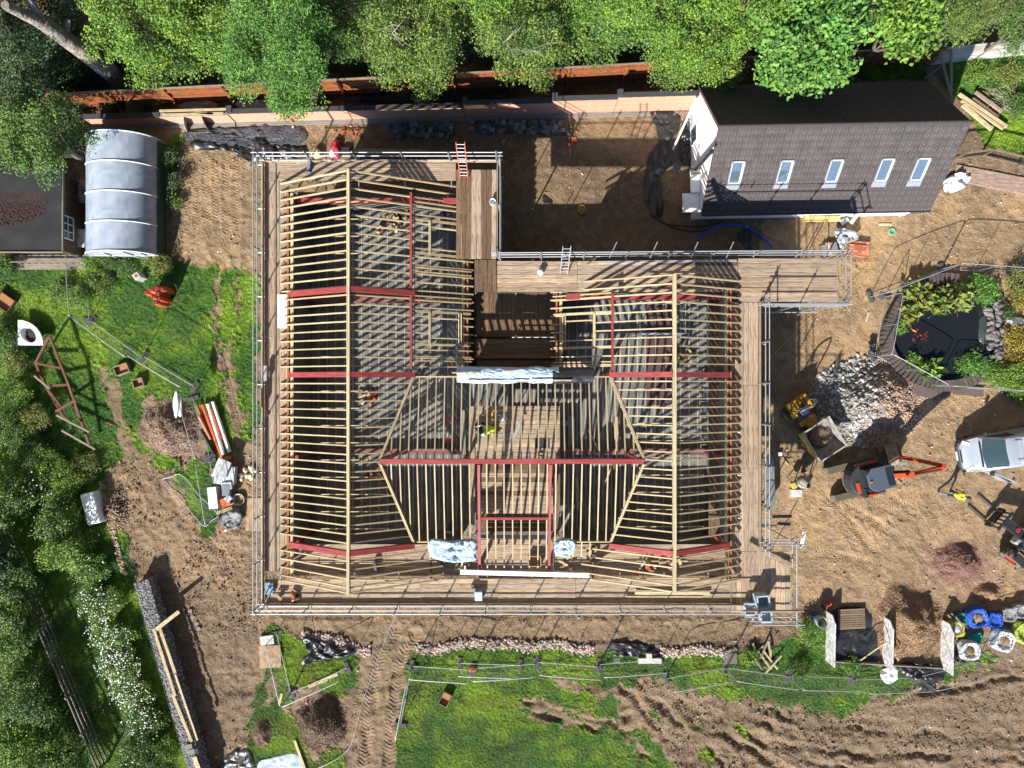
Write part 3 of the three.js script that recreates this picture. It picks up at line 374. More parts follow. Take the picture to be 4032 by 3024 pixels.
  part('hatch_dark_patch', box(0.72, 0.01, 0.5, WX(2135, hi), hi + 0.012, WZ(1745, hi)), MT.black, inner);  // black plate on the boards, painting the dark of the open hatch
}
// ladders
function ladder(name, label, a, b, w, rail, rung) {
  const t = thing(name, label, 'ladder'), d = b.clone().sub(a).normalize(), s = d.clone().cross(V(0, 1, 0)); if (s.lengthSq() < 0.01) s.set(1, 0, 0); s.normalize(); const L = a.distanceTo(b);
  for (const q of [-1, 1]) bar('side_rail', a.clone().addScaledVector(s, q * w / 2), b.clone().addScaledVector(s, q * w / 2), 0.035, 0.07, rail, t);
  for (let u = 0.2; u < L - 0.1; u += 0.28) { const p = a.clone().addScaledVector(d, u); pole('rung', p.clone().addScaledVector(s, -w / 2), p.clone().addScaledVector(s, w / 2), 0.018, rung, t); }
}
ladder('ladder', 'red ladder rising past the guard rails by the north corner deck', V(WX(1827, 5.42), 5.42, WZ(700, 5.42)), V(WX(1812, 8.2), 8.2, WZ(560, 8.2)), 0.38, MT.orange, MT.alu);
ladder('ladder', 'aluminium ladder standing at the yard scaffold beside a dark ramp board', V(WX(2220, 5.42), 5.42, WZ(1078, 5.42)), V(WX(2232, 7.6), 7.6, WZ(970, 7.6)), 0.36, MT.alu, MT.alu);
ladder('ladder', 'short red ladder lying on the dark courtyard platform', V(WX(1940, 3.4), 3.4, WZ(1308, 3.4)), V(WX(2000, 3.5), 3.5, WZ(1308, 3.5)), 0.42, MT.orange, MT.alu);
solo('ramp_board', barG(V(WX(2330, 5.45), 5.45, WZ(1030, 5.45)), V(WX(2268, 4.2), 4.2, WZ(975, 4.2)), 0.5, 0.04), OLDW[1], 'dark board sloping down from the yard scaffold beside the aluminium ladder', 'board');
// ---------- leaf clumps, trees, shrubs ----------
function clumpGeo(n, R, l, w) {
  const P = [], N = []; const a = V(), d = V(), s = V(), nrm = V();
  for (let i = 0; i < n; i++) {
    a.set(rr(-1, 1), rr(-0.7, 0.9), rr(-1, 1)); if (a.length() > 1) a.normalize(); a.multiplyScalar(R);
    nrm.set(rr(-0.9, 0.9), rr(0.35, 1), rr(-0.9, 0.9)).normalize(); d.set(rr(-1, 1), rr(-0.5, 0.2), rr(-1, 1)).cross(nrm).normalize(); s.copy(d).cross(nrm).normalize();
    const L = l * rr(0.7, 1.25), q = w * rr(0.7, 1.2), t = a.clone().addScaledVector(d, L), m = a.clone().addScaledVector(d, L * 0.45), x = m.clone().addScaledVector(s, q).addScaledVector(nrm, q * 0.3), y = m.clone().addScaledVector(s, -q).addScaledVector(nrm, q * 0.3);
    for (const v of [a, x, t, a, t, y]) { P.push(v.x, v.y, v.z); N.push(nrm.x, nrm.y, nrm.z); }
  }
  const g = new THREE.BufferGeometry(); g.setAttribute('position', new THREE.BufferAttribute(new Float32Array(P), 3)); g.setAttribute('normal', new THREE.BufferAttribute(new Float32Array(N), 3)); return g;
}
const LEAF = { small: clumpGeo(34, 0.32, 0.1, 0.034), broad: clumpGeo(18, 0.34, 0.19, 0.075), fine: clumpGeo(40, 0.38, 0.15, 0.022), tuft: clumpGeo(20, 0.2, 0.15, 0.02), tiny: clumpGeo(22, 0.18, 0.08, 0.03), lily: clumpGeo(8, 0.22, 0.3, 0.13) };
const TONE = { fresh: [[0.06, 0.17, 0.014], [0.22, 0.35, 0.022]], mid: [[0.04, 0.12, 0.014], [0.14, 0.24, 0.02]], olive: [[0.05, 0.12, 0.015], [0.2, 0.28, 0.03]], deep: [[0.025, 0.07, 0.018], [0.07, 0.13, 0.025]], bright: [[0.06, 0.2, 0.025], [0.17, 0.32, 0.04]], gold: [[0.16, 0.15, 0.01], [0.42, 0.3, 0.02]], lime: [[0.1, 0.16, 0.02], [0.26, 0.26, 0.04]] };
function crown(parent, name, blobs, leaf, tone, per) {
  let total = 0; const ns = blobs.map((b) => { const n = Math.round(12.6 * b[3] * b[3] * per); total += n; return n; });
  const m = new THREE.InstancedMesh(LEAF[leaf], LEAFM, total), o = new THREE.Object3D(), c = new THREE.Color(), [lo, hi] = TONE[tone]; m.name = name; m.castShadow = m.receiveShadow = true; let k = 0;
  blobs.forEach((b, q) => {
    const sq = rr(0.7, 0.95);
    for (let i = 0; i < ns[q]; i++) {
      const y = rr(-0.55, 1), a = rr(0, 6.283), r = Math.sqrt(1 - y * y), f = b[3] * Math.pow(rr(0.3, 1), 0.4) * (0.8 + 0.45 * noise(a * 1.6 + q * 5, y * 3 + q));
      o.position.set(b[0] + Math.cos(a) * r * f, b[1] + y * f * sq, b[2] + Math.sin(a) * r * f); if (o.position.y < 0.1) o.position.y = rr(0.08, 0.3); o.rotation.set(rr(-0.5, 0.5), rr(0, 6.28), rr(-0.5, 0.5)); o.scale.setScalar(rr(0.75, 1.3)); o.updateMatrix(); m.setMatrixAt(k, o.matrix);
      const t = rnd(), v = rr(0.75, 1.25); c.setRGB(lerp(lo[0], hi[0], t) * v, lerp(lo[1], hi[1], t) * v, lerp(lo[2], hi[2], t) * v); m.setColorAt(k++, c);
    }
  });
  m.userData.kind = 'stuff'; parent.add(m); return m;
}
function tree(name, label, px, py, h, r, leaf, tone, o = {}) {
  const c = W(px, py, h), t = thing(name, label, 'tree', [c.x, 0, c.z], 0, o.group), rv = o.rv ?? r * 0.85, blobs = [[0, h, 0, r * 0.62]], n = o.n ?? Math.round(9 + r * 4);
  for (let i = 0; i < n; i++) { const a = i * 2.4 + rr(-0.5, 0.5), y = rr(-0.65, 0.85), q = Math.sqrt(1 - y * y) * rr(0.55, 0.85); blobs.push([Math.cos(a) * q * r, Math.max(0.8, h + y * rv * 0.8), Math.sin(a) * q * r * (o.flat ?? 1), r * rr(0.16, 0.34)]); }
  crown(t, 'crown', blobs, leaf, tone, o.per ?? 4.6);
  const g = [poleG(V(0, -0.1, 0), V(0.1, h * 0.6, 0), r * 0.07, 9, r * 0.05)]; for (const b of blobs.slice(1, 8)) g.push(poleG(V(0.08, h * rr(0.35, 0.6), 0), V(b[0] * 0.95, b[1], b[2] * 0.95), r * 0.035, 6, r * 0.01));
  part('trunk', g, MT.bark, t);
  if (o.dead) { const d = []; for (let i = 0; i < o.dead; i++) { const a = rr(0, 6.28), p = V(Math.cos(a) * r * 0.5 + o.dx, h + rv * rr(0.5, 0.9), Math.sin(a) * r * 0.4 + o.dz); for (let k = 0; k < 5; k++) d.push(poleG(p, p.clone().add(V(rr(-0.9, 0.9), rr(0.1, 0.7), rr(-0.6, 0.9))), 0.018, 5, 0.006)); } part('bare_twigs', d, M(0.3, 0.27, 0.22, 0.9), t).userData.kind = 'stuff'; }
  return t;
}
function shrub(name, label, cat, px, py, r, h, leaf, tone, per = 9, flowers = 0, group) {
  const c = W(px, py, h * 0.5), t = thing(name, label, cat, [c.x, groundY(c.x, c.z), c.z], 0, group), blobs = [[0, h * 0.5, 0, r * 0.6]];
  for (let i = 0; i < 6; i++) { const a = i * 1.05 + rr(-0.3, 0.3), q = rr(0.4, 0.75) * r; blobs.push([Math.cos(a) * q, h * rr(0.35, 0.75), Math.sin(a) * q, r * rr(0.28, 0.42)]); }
  crown(t, 'foliage', blobs, leaf, tone, per); part('stem', [0, 1, 2].map((i) => poleG(V(0, -0.05, 0), V(rr(-0.5, 0.5) * r, h * 0.6, rr(-0.5, 0.5) * r), 0.03, 5, 0.012)), MT.bark, t);
  if (flowers) { flowers = Math.round(flowers * 0.7); const g = new THREE.InstancedMesh(FLOWER, MT.white, flowers), o = new THREE.Object3D(); for (let i = 0; i < flowers; i++) { const a = rr(0, 6.28), q = Math.sqrt(rnd()) * r; o.position.set(Math.cos(a) * q, h * rr(0.8, 1.15), Math.sin(a) * q); o.scale.setScalar(rr(0.5, 1.1)); o.rotation.set(rr(-0.4, 0.4), rr(0, 6), 0); o.updateMatrix(); g.setMatrixAt(i, o.matrix); } g.name = 'blossom'; g.userData.kind = 'stuff'; t.add(g); }
  return t;
}
const FLOWER = merge([0, 1, 2, 3, 4].map((i) => xf(new THREE.CircleGeometry(0.014, 5), Math.cos(i * 1.26) * 0.022, 0.006 * (i % 2), Math.sin(i * 1.26) * 0.022, -1.57)));
const NG = 'trees beyond the orange fence';
for (const a of [
  ['ash_tree', 'light green feathery tree leaning over the orange fence and brick wall coping', 1110, 190, 6.6, 2.9, 'fine', 'bright', { per: 5 }],
  ['maple_tree', 'bright broad-leaved tree hanging over the fence behind the tiled house', 3170, 120, 6.2, 2.9, 'broad', 'bright', { per: 5 }],
  ['maple_tree', 'smaller bright broad-leaved tree beside the pale concrete wall', 3560, 90, 5.4, 1.7, 'broad', 'fresh'],
  ['hawthorn_tree', 'yellowish green tree beside the grey bare trunk', 590, 110, 6, 2.8, 'small', 'fresh'],
  ['hawthorn_tree', 'yellowish green tree between the grey bare trunk and the feathery tree', 800, 80, 5.6, 2.3, 'small', 'fresh'],
  ['hawthorn_tree', 'dark green tree in shade next to the feathery tree', 1380, 60, 5, 2.2, 'small', 'mid'],
  ['hawthorn_tree', 'olive green tree spilling over the fence beside the feathery tree', 1620, 130, 5.8, 2.6, 'small', 'olive', { dead: 2, dx: 0.6, dz: 0.5 }],
  ['hawthorn_tree', 'olive tree with pale bare twigs over the fence', 2060, 130, 5.4, 2.5, 'small', 'olive', { dead: 4, dx: 0.2, dz: 0.6 }],
  ['hawthorn_tree', 'green tree whose crown stops short of the fence, behind a dark gap', 2370, 70, 5.2, 2.2, 'small', 'mid'],
  ['hawthorn_tree', 'green tree hanging over the fence where the brick wall meets the tiled house', 2730, 130, 5.4, 2.4, 'small', 'fresh'],
  ['conifer_tree', 'soft dull green tree behind the pale concrete wall', 3800, 30, 4.6, 1.8, 'fine', 'olive'], ['conifer_tree', 'bluish green tree at the far end of the pale concrete wall', 4060, 70, 4.6, 1.6, 'fine', 'mid'],
  ['hawthorn_tree', 'tall olive crown behind the twiggy tree', 1880, -60, 6.4, 2.5, 'small', 'fresh'], ['hawthorn_tree', 'tall green crown behind the broad-leaved tree', 2900, -40, 6.6, 2.7, 'small', 'fresh'], ['hawthorn_tree', 'tall green crown behind the fence gap', 2450, -110, 7, 2.8, 'small', 'fresh'],
  ['beech_tree', 'large dark green tree standing behind the grey bare trunk', -50, 90, 6, 2.7, 'small', 'deep', { per: 5 }], ['beech_tree', 'dark tree between the bare trunk and the shed', 40, 400, 4, 2.1, 'small', 'deep'], ['beech_tree', 'tree with lit leaves reaching over the shed beside the polytunnel', 150, 540, 5, 2.3, 'small', 'mid'],
  ['beech_tree', 'dark tree at the foot of the bare trunk', 290, -60, 4.6, 2.2, 'small', 'deep'],
]) tree(...a.slice(0, 8), { group: NG, ...a[8] });
for (const [px, py, r, h] of [[1700, 330, 0.8, 3.4], [1660, 360, 0.5, 2.6], [2130, 330, 0.5, 3], [2610, 300, 0.9, 3.2], [2860, 300, 0.8, 3], [2690, 320, 0.5, 2.8]]) { const c = W(px, py, h), t = thing('branch_spray', 'leafy branch hanging over the orange fence towards the brick wall', 'branch', [c.x, 0, c.z], 0, 'branches over the fence'); crown(t, 'foliage', [[0, h, 0, r * 0.7], [r * 0.5, h, -r * 0.5, r * 0.6], [-r * 0.4, h + 0.2, -r * 0.9, r * 0.6]], 'small', 'olive', 7); part('stem', hose([V(0, h, 0), V(0.1, h + 0.2, -r), V(0.2, h - 0.4, -r - 1.6)], 0.03, 10, 5), MT.bark, t); }
{ // bare trunk
  const t = thing('bare_trunk', 'pale grey bare tree trunk with a broken forked top', 'tree', [WX(345, 3.2), 0, WZ(215, 3.2)]), b = M(0.34, 0.3, 0.25, 0.95, { map: softTex, bumpMap: bumpTex, bumpScale: 0.08 });
  part('trunk', [poleG(V(0, 0, 0), V(0.05, 4, 0.05), 0.5, 12, 0.42), poleG(V(0.05, 3.9, 0.05), V(-0.2, 6.6, 0), 0.42, 12, 0.34), poleG(V(-0.2, 6.5, 0), V(-0.45, 8.6, 0.3), 0.32, 12, 0.2)], b, t); part('limb', [poleG(V(-0.15, 6.3, 0), V(0.15, 8.9, -0.7), 0.2, 9, 0.14), poleG(V(0, 5, 0), V(0.5, 5.6, -0.6), 0.16, 8, 0.1)], b, t);
}
// lower bank: trees, shrubs, flowering bank
for (const [px, py, h, r, tone, lab] of [[0, 1960, 1.2, 1.7, 'mid', 'dark tree by the end of the rail fence'], [60, 2290, 1.3, 1.1, 'mid', 'small tree with lit crown leaning over the rail fence'], [40, 2480, 1.3, 1.7, 'mid', 'tree behind the middle of the rail fence'], [80, 2740, 1.3, 2.0, 'mid', 'broad tree behind the lower part of the rail fence'], [110, 2960, 1.3, 2.0, 'fresh', 'tree with yellow-green crown behind the rail fence end'], [270, 3010, 1.1, 1.1, 'mid', 'low tree beside the rail fence end'], [250, 2170, 1.3, 1.1, 'fresh', 'small bright tree beside the white wrapped bale'], [230, 2060, 1.2, 1.0, 'mid', 'small tree between the rusty frame and the rail fence'], [-60, 2230, 1.4, 2.0, 'deep', 'dark tree beyond the rail fence']]) tree('bank_tree', lab, px, py, h, r, 'small', tone, { group: 'trees along the rail fence', per: 6, rv: Math.min(r, 1.2) });
for (const [px, py, r, h, l] of [[235, 270, 1.6, 1.8, 'added dark undergrowth standing in for shade at the foot of the bare trunk'], [160, 310, 1.5, 1.7, 'added dark undergrowth standing in for shade between the bare trunk and the fence end'], [330, 290, 1.2, 1.2, 'added dark undergrowth standing in for shade behind the fence by the bare trunk'], [240, 150, 1.5, 1.8, 'added dark undergrowth standing in for shade beside the bare trunk'], [260, 400, 1.0, 1.4, 'added dark bush over the fence end'], [130, 240, 1.5, 2.2, 'added dark bush below the large dark tree'], [280, 480, 0.7, 1.2, 'added dark bush at the brick wall end']]) shrub('undergrowth', l, 'undergrowth', px, py, r, h, 'small', 'deep', 7);  // dark shrubs added to blacken ground the crowns leave sunlit
for (const [px, py, r, h, tone, fl] of [[60, 1560, 1.1, 1.2, 'fresh', 0], [30, 1680, 1.2, 1.5, 'mid', 0], [150, 1640, 0.9, 1.1, 'lime', 0], [110, 1770, 1.1, 1.3, 'mid', 0], [190, 1830, 1.1, 1.2, 'fresh', 0], [150, 1920, 1.0, 1.3, 'mid', 60], [270, 1910, 1.0, 0.9, 'fresh', 0], [330, 1840, 0.9, 0.6, 'lime', 0], [230, 1990, 0.9, 1.0, 'fresh', 40], [330, 2110, 0.9, 0.8, 'fresh', 0], [330, 2230, 0.9, 1.0, 'fresh', 40], [370, 2240, 1.0, 0.9, 'bright', 30], [375, 2370, 0.9, 1.0, 'mid', 120], [420, 2370, 1.0, 0.9, 'fresh', 120], [415, 2480, 0.9, 1.0, 'fresh', 160], [470, 2520, 1.0, 0.9, 'fresh', 160], [455, 2600, 0.9, 1.0, 'mid', 200], [500, 2620, 1.0, 0.9, 'fresh', 140], [505, 2710, 0.9, 1.0, 'fresh', 200], [550, 2740, 1.0, 0.9, 'fresh', 120], [555, 2820, 0.9, 1.0, 'mid', 100], [590, 2840, 1.0, 0.9, 'mid', 50], [560, 2930, 1.1, 1.1, 'mid', 20], [640, 2940, 0.9, 0.9, 'fresh', 0], [580, 2960, 0.9, 1.0, 'mid', 0], [600, 3030, 1.1, 1.0, 'mid', 0], [520, 3020, 0.9, 1.3, 'mid', 20], [60, 1430, 0.8, 0.9, 'lime', 0], [10, 1330, 0.9, 1.0, 'mid', 0]]) shrub('bank_shrub', fl ? 'low shrub with white blossom on the bank beside the gabion wall' : 'low green shrub on the bank below the rusty frame', 'shrub', px, py, r, h, 'tiny', tone, 11, fl, fl ? 'blossoming bank shrubs' : 'green bank shrubs');
for (const [px, py, r, h, tone, lab] of [[610, 1025, 0.65, 0.9, 'lime', 'yellow-green shrub at the polytunnel door'], [650, 1055, 0.5, 0.8, 'lime', 'low yellow-green shrub between polytunnel and gas bottles'], [370, 1030, 0.6, 0.7, 'fresh', 'shrub before the polytunnel beside the shed'], [440, 1030, 0.55, 0.7, 'mid', 'green shrub under the polytunnel front'], [500, 1060, 0.6, 0.5, 'mid', 'bushy green plant before the polytunnel'], [310, 1170, 0.7, 0.9, 'fresh', 'leafy bush growing round the mesh fence'], [240, 1140, 0.6, 0.7, 'mid', 'bush beside the mesh fence corner'], [400, 1110, 0.7, 0.6, 'olive', 'brownish bush in front of the polytunnel'], [20, 1060, 0.7, 1.0, 'mid', 'bush beside the shed veranda'], [680, 620, 0.5, 0.8, 'deep', 'dark weeds beside the polytunnel wall'], [690, 720, 0.5, 0.7, 'deep', 'dark plants between polytunnel and bare plot'], [690, 800, 0.45, 0.6, 'mid', 'low plants along the polytunnel side'], [430, 415, 0.5, 0.8, 'mid', 'shrub between the brick wall and fence'], [540, 410, 0.6, 0.9, 'mid', 'leafy shrub below the orange fence post'], [620, 405, 0.4, 0.8, 'lime', 'bright shrub below the orange fence'], [3190, 2480, 0.8, 0.8, 'fresh', 'tall grass clump beside the gravel bay panel'], [3150, 2640, 0.6, 0.6, 'mid', 'dark weed clump behind the mesh fence near the gravel bays'], [3350, 2620, 0.5, 0.5, 'fresh', 'weeds below the gravel bay brace'], [2960, 2590, 0.5, 0.6, 'fresh', 'weeds beside the grey stone slab'], [3960, 300, 0.8, 0.5, 'lime', 'rough yellow-green grass clump by the concrete wall'], [3840, 290, 0.8, 0.5, 'fresh', 'rough grass clump below the concrete wall'], [4010, 420, 0.7, 0.8, 'mid', 'bush beside the pile of brushwood'], [1590, 370, 0.4, 0.6, 'mid', 'weeds at the foot of the orange fence']]) shrub('garden_shrub', lab, 'shrub', px, py, r, h, 'tiny', tone, 11);
for (let i = 0; i < 17; i++) { const px = 480 + i * 195 + rr(-40, 40); shrub('undergrowth', 'added dark undergrowth standing in for tree shade behind the orange fence', 'undergrowth', px, lerp(255, 105, (px - 400) / 3200) - rr(0, 30), rr(1.0, 1.5), rr(1.1, 1.6), 'small', 'deep', 6, 0, 'added undergrowth behind the fence'); }  // dark row added in place of crown shade behind the fence
// ---------- orange close-boarded fence ----------
{
  const f = thing('board_fence', 'orange-brown close-boarded timber fence with posts and rails', 'fence'), pts = [[-24.6, -15.3], [0, -16.55], [23.0, -17.85]], H = 1.95;
  const zAt = (x) => x < 0 ? lerp(pts[0][1], pts[1][1], (x + 24.6) / 24.6) : lerp(pts[1][1], pts[2][1], x / 23); let k = 0;
  for (let x = -24.6; x < 23; x += 0.158) { const a = V(x + 0.075, 0.12, zAt(x + 0.075)); if (k++ < 300) bar('board', a, a.clone().setY(H), 0.02, 0.15, pick(FENCEW), f, V(1, 0, 0)); else (f.rest ??= []).push(barG(a, a.clone().setY(H), 0.02, 0.15, V(1, 0, 0))); }
  if (f.rest) { part('board', f.rest, FENCEW[1], f).userData.kind = 'stuff'; delete f.rest; }
  for (let x = -24.6; x < 23.2; x += 3.07) { const e = Math.min(x + 3.07, 23); bar('post', V(x, 0, zAt(x) + 0.09), V(x, H + 0.02, zAt(x) + 0.09), 0.12, 0.12, FENCEW[0], f, V(1, 0, 0)); pole('brace', V(x, 0.05, zAt(x) + 0.6), V(x, 0.8, zAt(x) + 0.14), 0.04, FENCEW[3], f); if (x < 22.9) for (const y of [0.35, 1.0, 1.65]) bar('rail', V(x, y, zAt(x) + 0.06), V(e, y, zAt(e) + 0.06), 0.08, 0.08, FENCEW[4], f); bar('capping', V(x, H + 0.04, zAt(x)), V(e, H + 0.04, zAt(e)), 0.08, 0.04, GREYW[1], f); bar('gravel_board', V(x, 0.06, zAt(x)), V(e, 0.06, zAt(e)), 0.03, 0.14, FENCEW[3], f); }
}
solo('concrete_wall', [barG(V(WX(3705, 1), 0.55, WZ(200, 1) + 0.1), V(WX(4200, 1), 0.55, WZ(150, 1) + 0.1), 0.45, 1.1)], M(0.55, 0.53, 0.49, 0.9, { map: softTex }), 'pale concrete retaining wall continuing the line of the orange fence', 'wall');
// ---------- brick garden wall ----------
{
  const bt = dataTex(256, 256, (x, y) => { const row = y >> 5, u = (x + (row & 1) * 48) % 256, b = Math.floor(u / 96) + row * 7, m = (y & 31) < 4 || u % 96 < 4, t = NT[(b * 91) & 65535]; return m ? [0.8, 0.66, 0.56] : [0.78 + t * 0.12, 0.58 + t * 0.16, 0.5 + t * 0.14].map((v) => v * (0.85 + 0.3 * fbm(x * 0.1, y * 0.1, 2))); });
  const brick = M(0.72, 0.62, 0.58, 0.9, { map: bt }), cop = M(0.09, 0.09, 0.095, 0.8, { map: speckTex }), w = thing('brick_wall', 'stepped pink brick garden wall with dark brick-on-edge coping', 'wall');
  const zW = (x) => lerp(-14.4, -15.28, (x + 23.6) / 33.4);
  for (const [p0, p1, h] of [[330, 632, 1.1], [632, 897, 1.1], [897, 1824, 1.32], [1824, 2178, 1.65], [2178, 2435, 1.9], [2435, 2755, 2.15]]) {
    const x0 = WX(p0, h), x1 = WX(p1, h), L = x1 - x0, g = new THREE.BoxGeometry(L, h, 0.22), uv = g.attributes.uv; for (let i = 0; i < uv.count; i++) uv.setXY(i, uv.getX(i) * L / 0.6, uv.getY(i) * h / 0.6);
    const m = part('brick_face', g, brick, w, V((x0 + x1) / 2, h / 2, zW((x0 + x1) / 2))); m.rotation.y = Math.atan2(0.88, 33.4);
    const cs = []; for (let x = x0 + 0.04; x < x1 - 0.02; x += 0.076) cs.push(box(0.066, 0.1, 0.25 + rr(-0.008, 0.008), x, h + 0.05 + rr(-0.004, 0.004), zW(x), 0, 0.026)); if (p0 !== 632) part('coping_bricks', cs, cop, w).userData.kind = 'stuff';
    part('mortar_bed', box(L, 0.05, 0.21, (x0 + x1) / 2, h + 0.022, zW((x0 + x1) / 2) - 0.002, 0, 0.026), MT.concrete, w); part('footing', box(L, 0.08, 0.5, (x0 + x1) / 2, 0.04, zW((x0 + x1) / 2) + 0.1, 0, 0.026), MT.concrete, w);
    if (h > 1.2) part('pier', box(0.28, h + 0.16, 0.36, x0 + 0.1, (h + 0.16) / 2, zW(x0) - 0.1), cop, w);
  }
}
for (const [a, b, lab] of [[[628, 437], [892, 430], 'pale plank laid along the unfinished top of the brick wall'], [[640, 452], [880, 446], 'pale plank along the front edge of the unfinished brick wall top'], [[770, 442], [840, 449], 'short stacked offcut plank on the unfinished brick wall']]) solo('plank', barG(W(...a, 1.25), W(...b, 1.25), 0.12, 0.06), PINE[2], lab, 'plank');
solo('leaning_sheet', barG(V(WX(735, 0.05), 0.05, WZ(492)), V(WX(722, 1.1), 1.1, WZ(462, 1.1)), 0.9, 0.03), M(0.42, 0.44, 0.47, 0.6), 'pale grey sheet leaning against the brick wall under the planks', 'sheet'); solo('leaning_sheet', barG(V(WX(815, 0.05), 0.05, WZ(495)), V(WX(795, 1.1), 1.1, WZ(462, 1.1)), 0.8, 0.03), M(0.1, 0.11, 0.12, 0.6), 'dark grey sheet leaning against the brick wall beside a paler one', 'sheet');
// ---------- tiled white house ----------
{
  const eh = 2.45, rh = 5.9, run = 3.32, L = 11.95, hs = thing('tiled_house', 'white rendered house with dark pantiled roof and five skylights', 'house', [9.82, 0, -12.19], 0.0184);
  part('wall', [box(L - 0.35, eh, 0.25, L / 2, eh / 2, run - 0.4), box(L - 0.35, eh, 0.25, L / 2, eh / 2, -run + 0.4), box(0.25, eh, 2 * run - 1.05, L - 0.3, eh / 2, 0)], MT.render, hs);
  const gab = extr([[-run + 0.25, 0], [run - 0.25, 0], [run - 0.25, eh + 0.05], [0, rh - 0.22], [-run + 0.25, eh + 0.05]], 0.25).rotateY(-Math.PI / 2).translate(0.32, 0, 0); part('gable_wall', gab, MT.render, hs); part('gable_wall', gab.clone().translate(L - 0.42, 0, 0), MT.render, hs);
  const roof = sub('roof', hs), TW_ = 0.332, sl = Math.hypot(run, rh - eh), ang = Math.atan2(rh - eh, run), G_ = sl / 14;
  const prof = [[0, 0.012], [0.035, 0.03], [0.07, 0.012], [0.16, 0.006], [0.2, 0.03], [0.235, 0.012], [TW_ - 0.004, 0.006]], P = [], U = [], push = (a, b, c) => { for (const v of [a, b, c]) { P.push(...v); U.push(v[0] / 1.2, v[2] / 1.2); } };
  for (let i = 0; i < prof.length - 1; i++) { const [x0, y0] = prof[i], [x1, y1] = prof[i + 1], l = G_ + 0.04, a = [x0, y0 - 0.016, 0], b = [x1, y1 - 0.016, 0], c = [x1, y1 + 0.02, l], d = [x0, y0 + 0.02, l]; push(a, d, c); push(a, c, b); push(d, [x0, -0.012, l], [x1, -0.012, l]); push(d, [x1, -0.012, l], c); }
  const tg = new THREE.BufferGeometry(); tg.setAttribute('position', new THREE.BufferAttribute(new Float32Array(P), 3)); tg.setAttribute('uv', new THREE.BufferAttribute(new Float32Array(U), 2)); tg.computeVertexNormals();
  const lich = dataTex(512, 512, (x, y) => { const n = fbm(x * 0.1, y * 0.1, 3), s = fbm(x * 0.16 + 90, y * 0.16, 2), v = 0.5 + (n - 0.5) * 0.4; return s > 0.67 ? [0.95, 0.93, 0.92] : [v, v * 0.93, v * 0.93]; });
  const tm = [0.085, 0.1, 0.075, 0.092].map((v) => M(v * 2.1, v * 2, v * 2, 0.85, { map: lich, side: THREE.DoubleSide })), rest = [];
  const slope = (s) => { const S = sub(s > 0 ? 'sunny_slope' : 'shaded_slope', roof); return S; };
  const cols = Math.round(L / TW_), mtx = new THREE.Matrix4(), q = new THREE.Quaternion();
  for (const s of [1, -1]) for (let j = 0; j < 14; j++) for (let i = 0; i < cols; i++) {
    const u = (j) * G_, x = i * (L / cols), z = s * (u * Math.cos(ang)), y = rh - u * Math.sin(ang) + 0.02; q.setFromEuler(new THREE.Euler(ang, s > 0 ? 0 : Math.PI, 0, 'YXZ'));
    const pos = V(s > 0 ? x : x + L / cols, y, z);
    if (s > 0 && j < 8) { const m = part('roof_tile', tg, tm[(i * 7 + j * 3 + (i * j) % 5) % 4], roof, pos); m.quaternion.copy(q); } else { const g = tg.clone(); g.applyMatrix4(mtx.compose(pos, q, V(1, 1, 1))); rest.push(g); }
  }
  part('roof_tiles', mergeGeometries(rest), tm[0], roof).userData.kind = 'stuff';
  part('ridge_tiles', Array.from({ length: 27 }, (_, i) => xf(new THREE.CylinderGeometry(0.11, 0.11, 0.43, 10, 1, false, 0, Math.PI), (i + 0.5) * L / 27, rh + 0.01, 0, 0, 0, Math.PI / 2)), M(0.15, 0.135, 0.135, 0.85, { map: lich }), roof);
  part('roof_deck', [1, -1].map((s) => barG(V(L / 2, rh - 0.06, 0), V(L / 2, eh - 0.06, s * run), L - 0.06, 0.05)), MT.black, roof);
  part('gutter', box(L, 0.08, 0.1, L / 2, eh - 0.02, run + 0.07), MT.black, hs); part('fascia', box(L - 0.05, 0.16, 0.03, L / 2, eh - 0.1, run - 0.02), MT.white, hs); part('bargeboard', [1, -1].map((s) => barG(V(0.02, rh - 0.1, 0), V(0.02, eh - 0.1, s * run), 0.04, 0.16)), M(0.12, 0.05, 0.05, 0.6), hs);
  for (const x of [10.64, 12.95, 15.3, 17.7, 19.4].map((v) => v * 1.044 - 9.82 + 0.02)) {
    const t0 = 2.1, mid = V(x, rh - (t0 + 0.35) * Math.sin(ang) + 0.08, (t0 + 0.35) * Math.cos(ang)), w = sub('skylight', hs, mid); w.rotation.x = ang;
    part('frame', [box(0.06, 0.07, 1.25, -0.3), box(0.06, 0.07, 1.25, 0.3), box(0.66, 0.07, 0.09, 0, 0, 0.58), box(0.66, 0.07, 0.09, 0, 0, -0.58)], M(0.3, 0.31, 0.31, 0.5), w); part('pane', box(0.56, 0.02, 1.1, 0, 0.005, 0), M(0.22, 0.33, 0.42, 0.05, { metalness: 0.75 }), w); part('flashing', box(0.72, 0.015, 0.34, 0, -0.01, 0.8), M(0.2, 0.22, 0.25, 0.6), w); part('sash', box(0.05, 0.04, 1.1, 0.24, 0.02, 0), MT.white, w);
  }
  part('flue_pipe', [cyl(0.075, 0.075, 3, -0.28, 4.0, 1.05), cyl(0.1, 0.1, 0.25, -0.28, 5.5, 1.05)], MT.black, hs); part('flue_box', box(0.36, 0.3, 0.36, -0.28, 2.4, 1.05), MT.concrete, hs);
  for (const z of [2.15, -1.2]) { const w = sub('gable_window', hs, V(-0.03 + 0.06, 1.3, z)); part('frame', box(0.1, 1.1, 0.9), MT.white, w); part('pane', box(0.03, 0.95, 0.75, -0.06), MT.glass, w); }
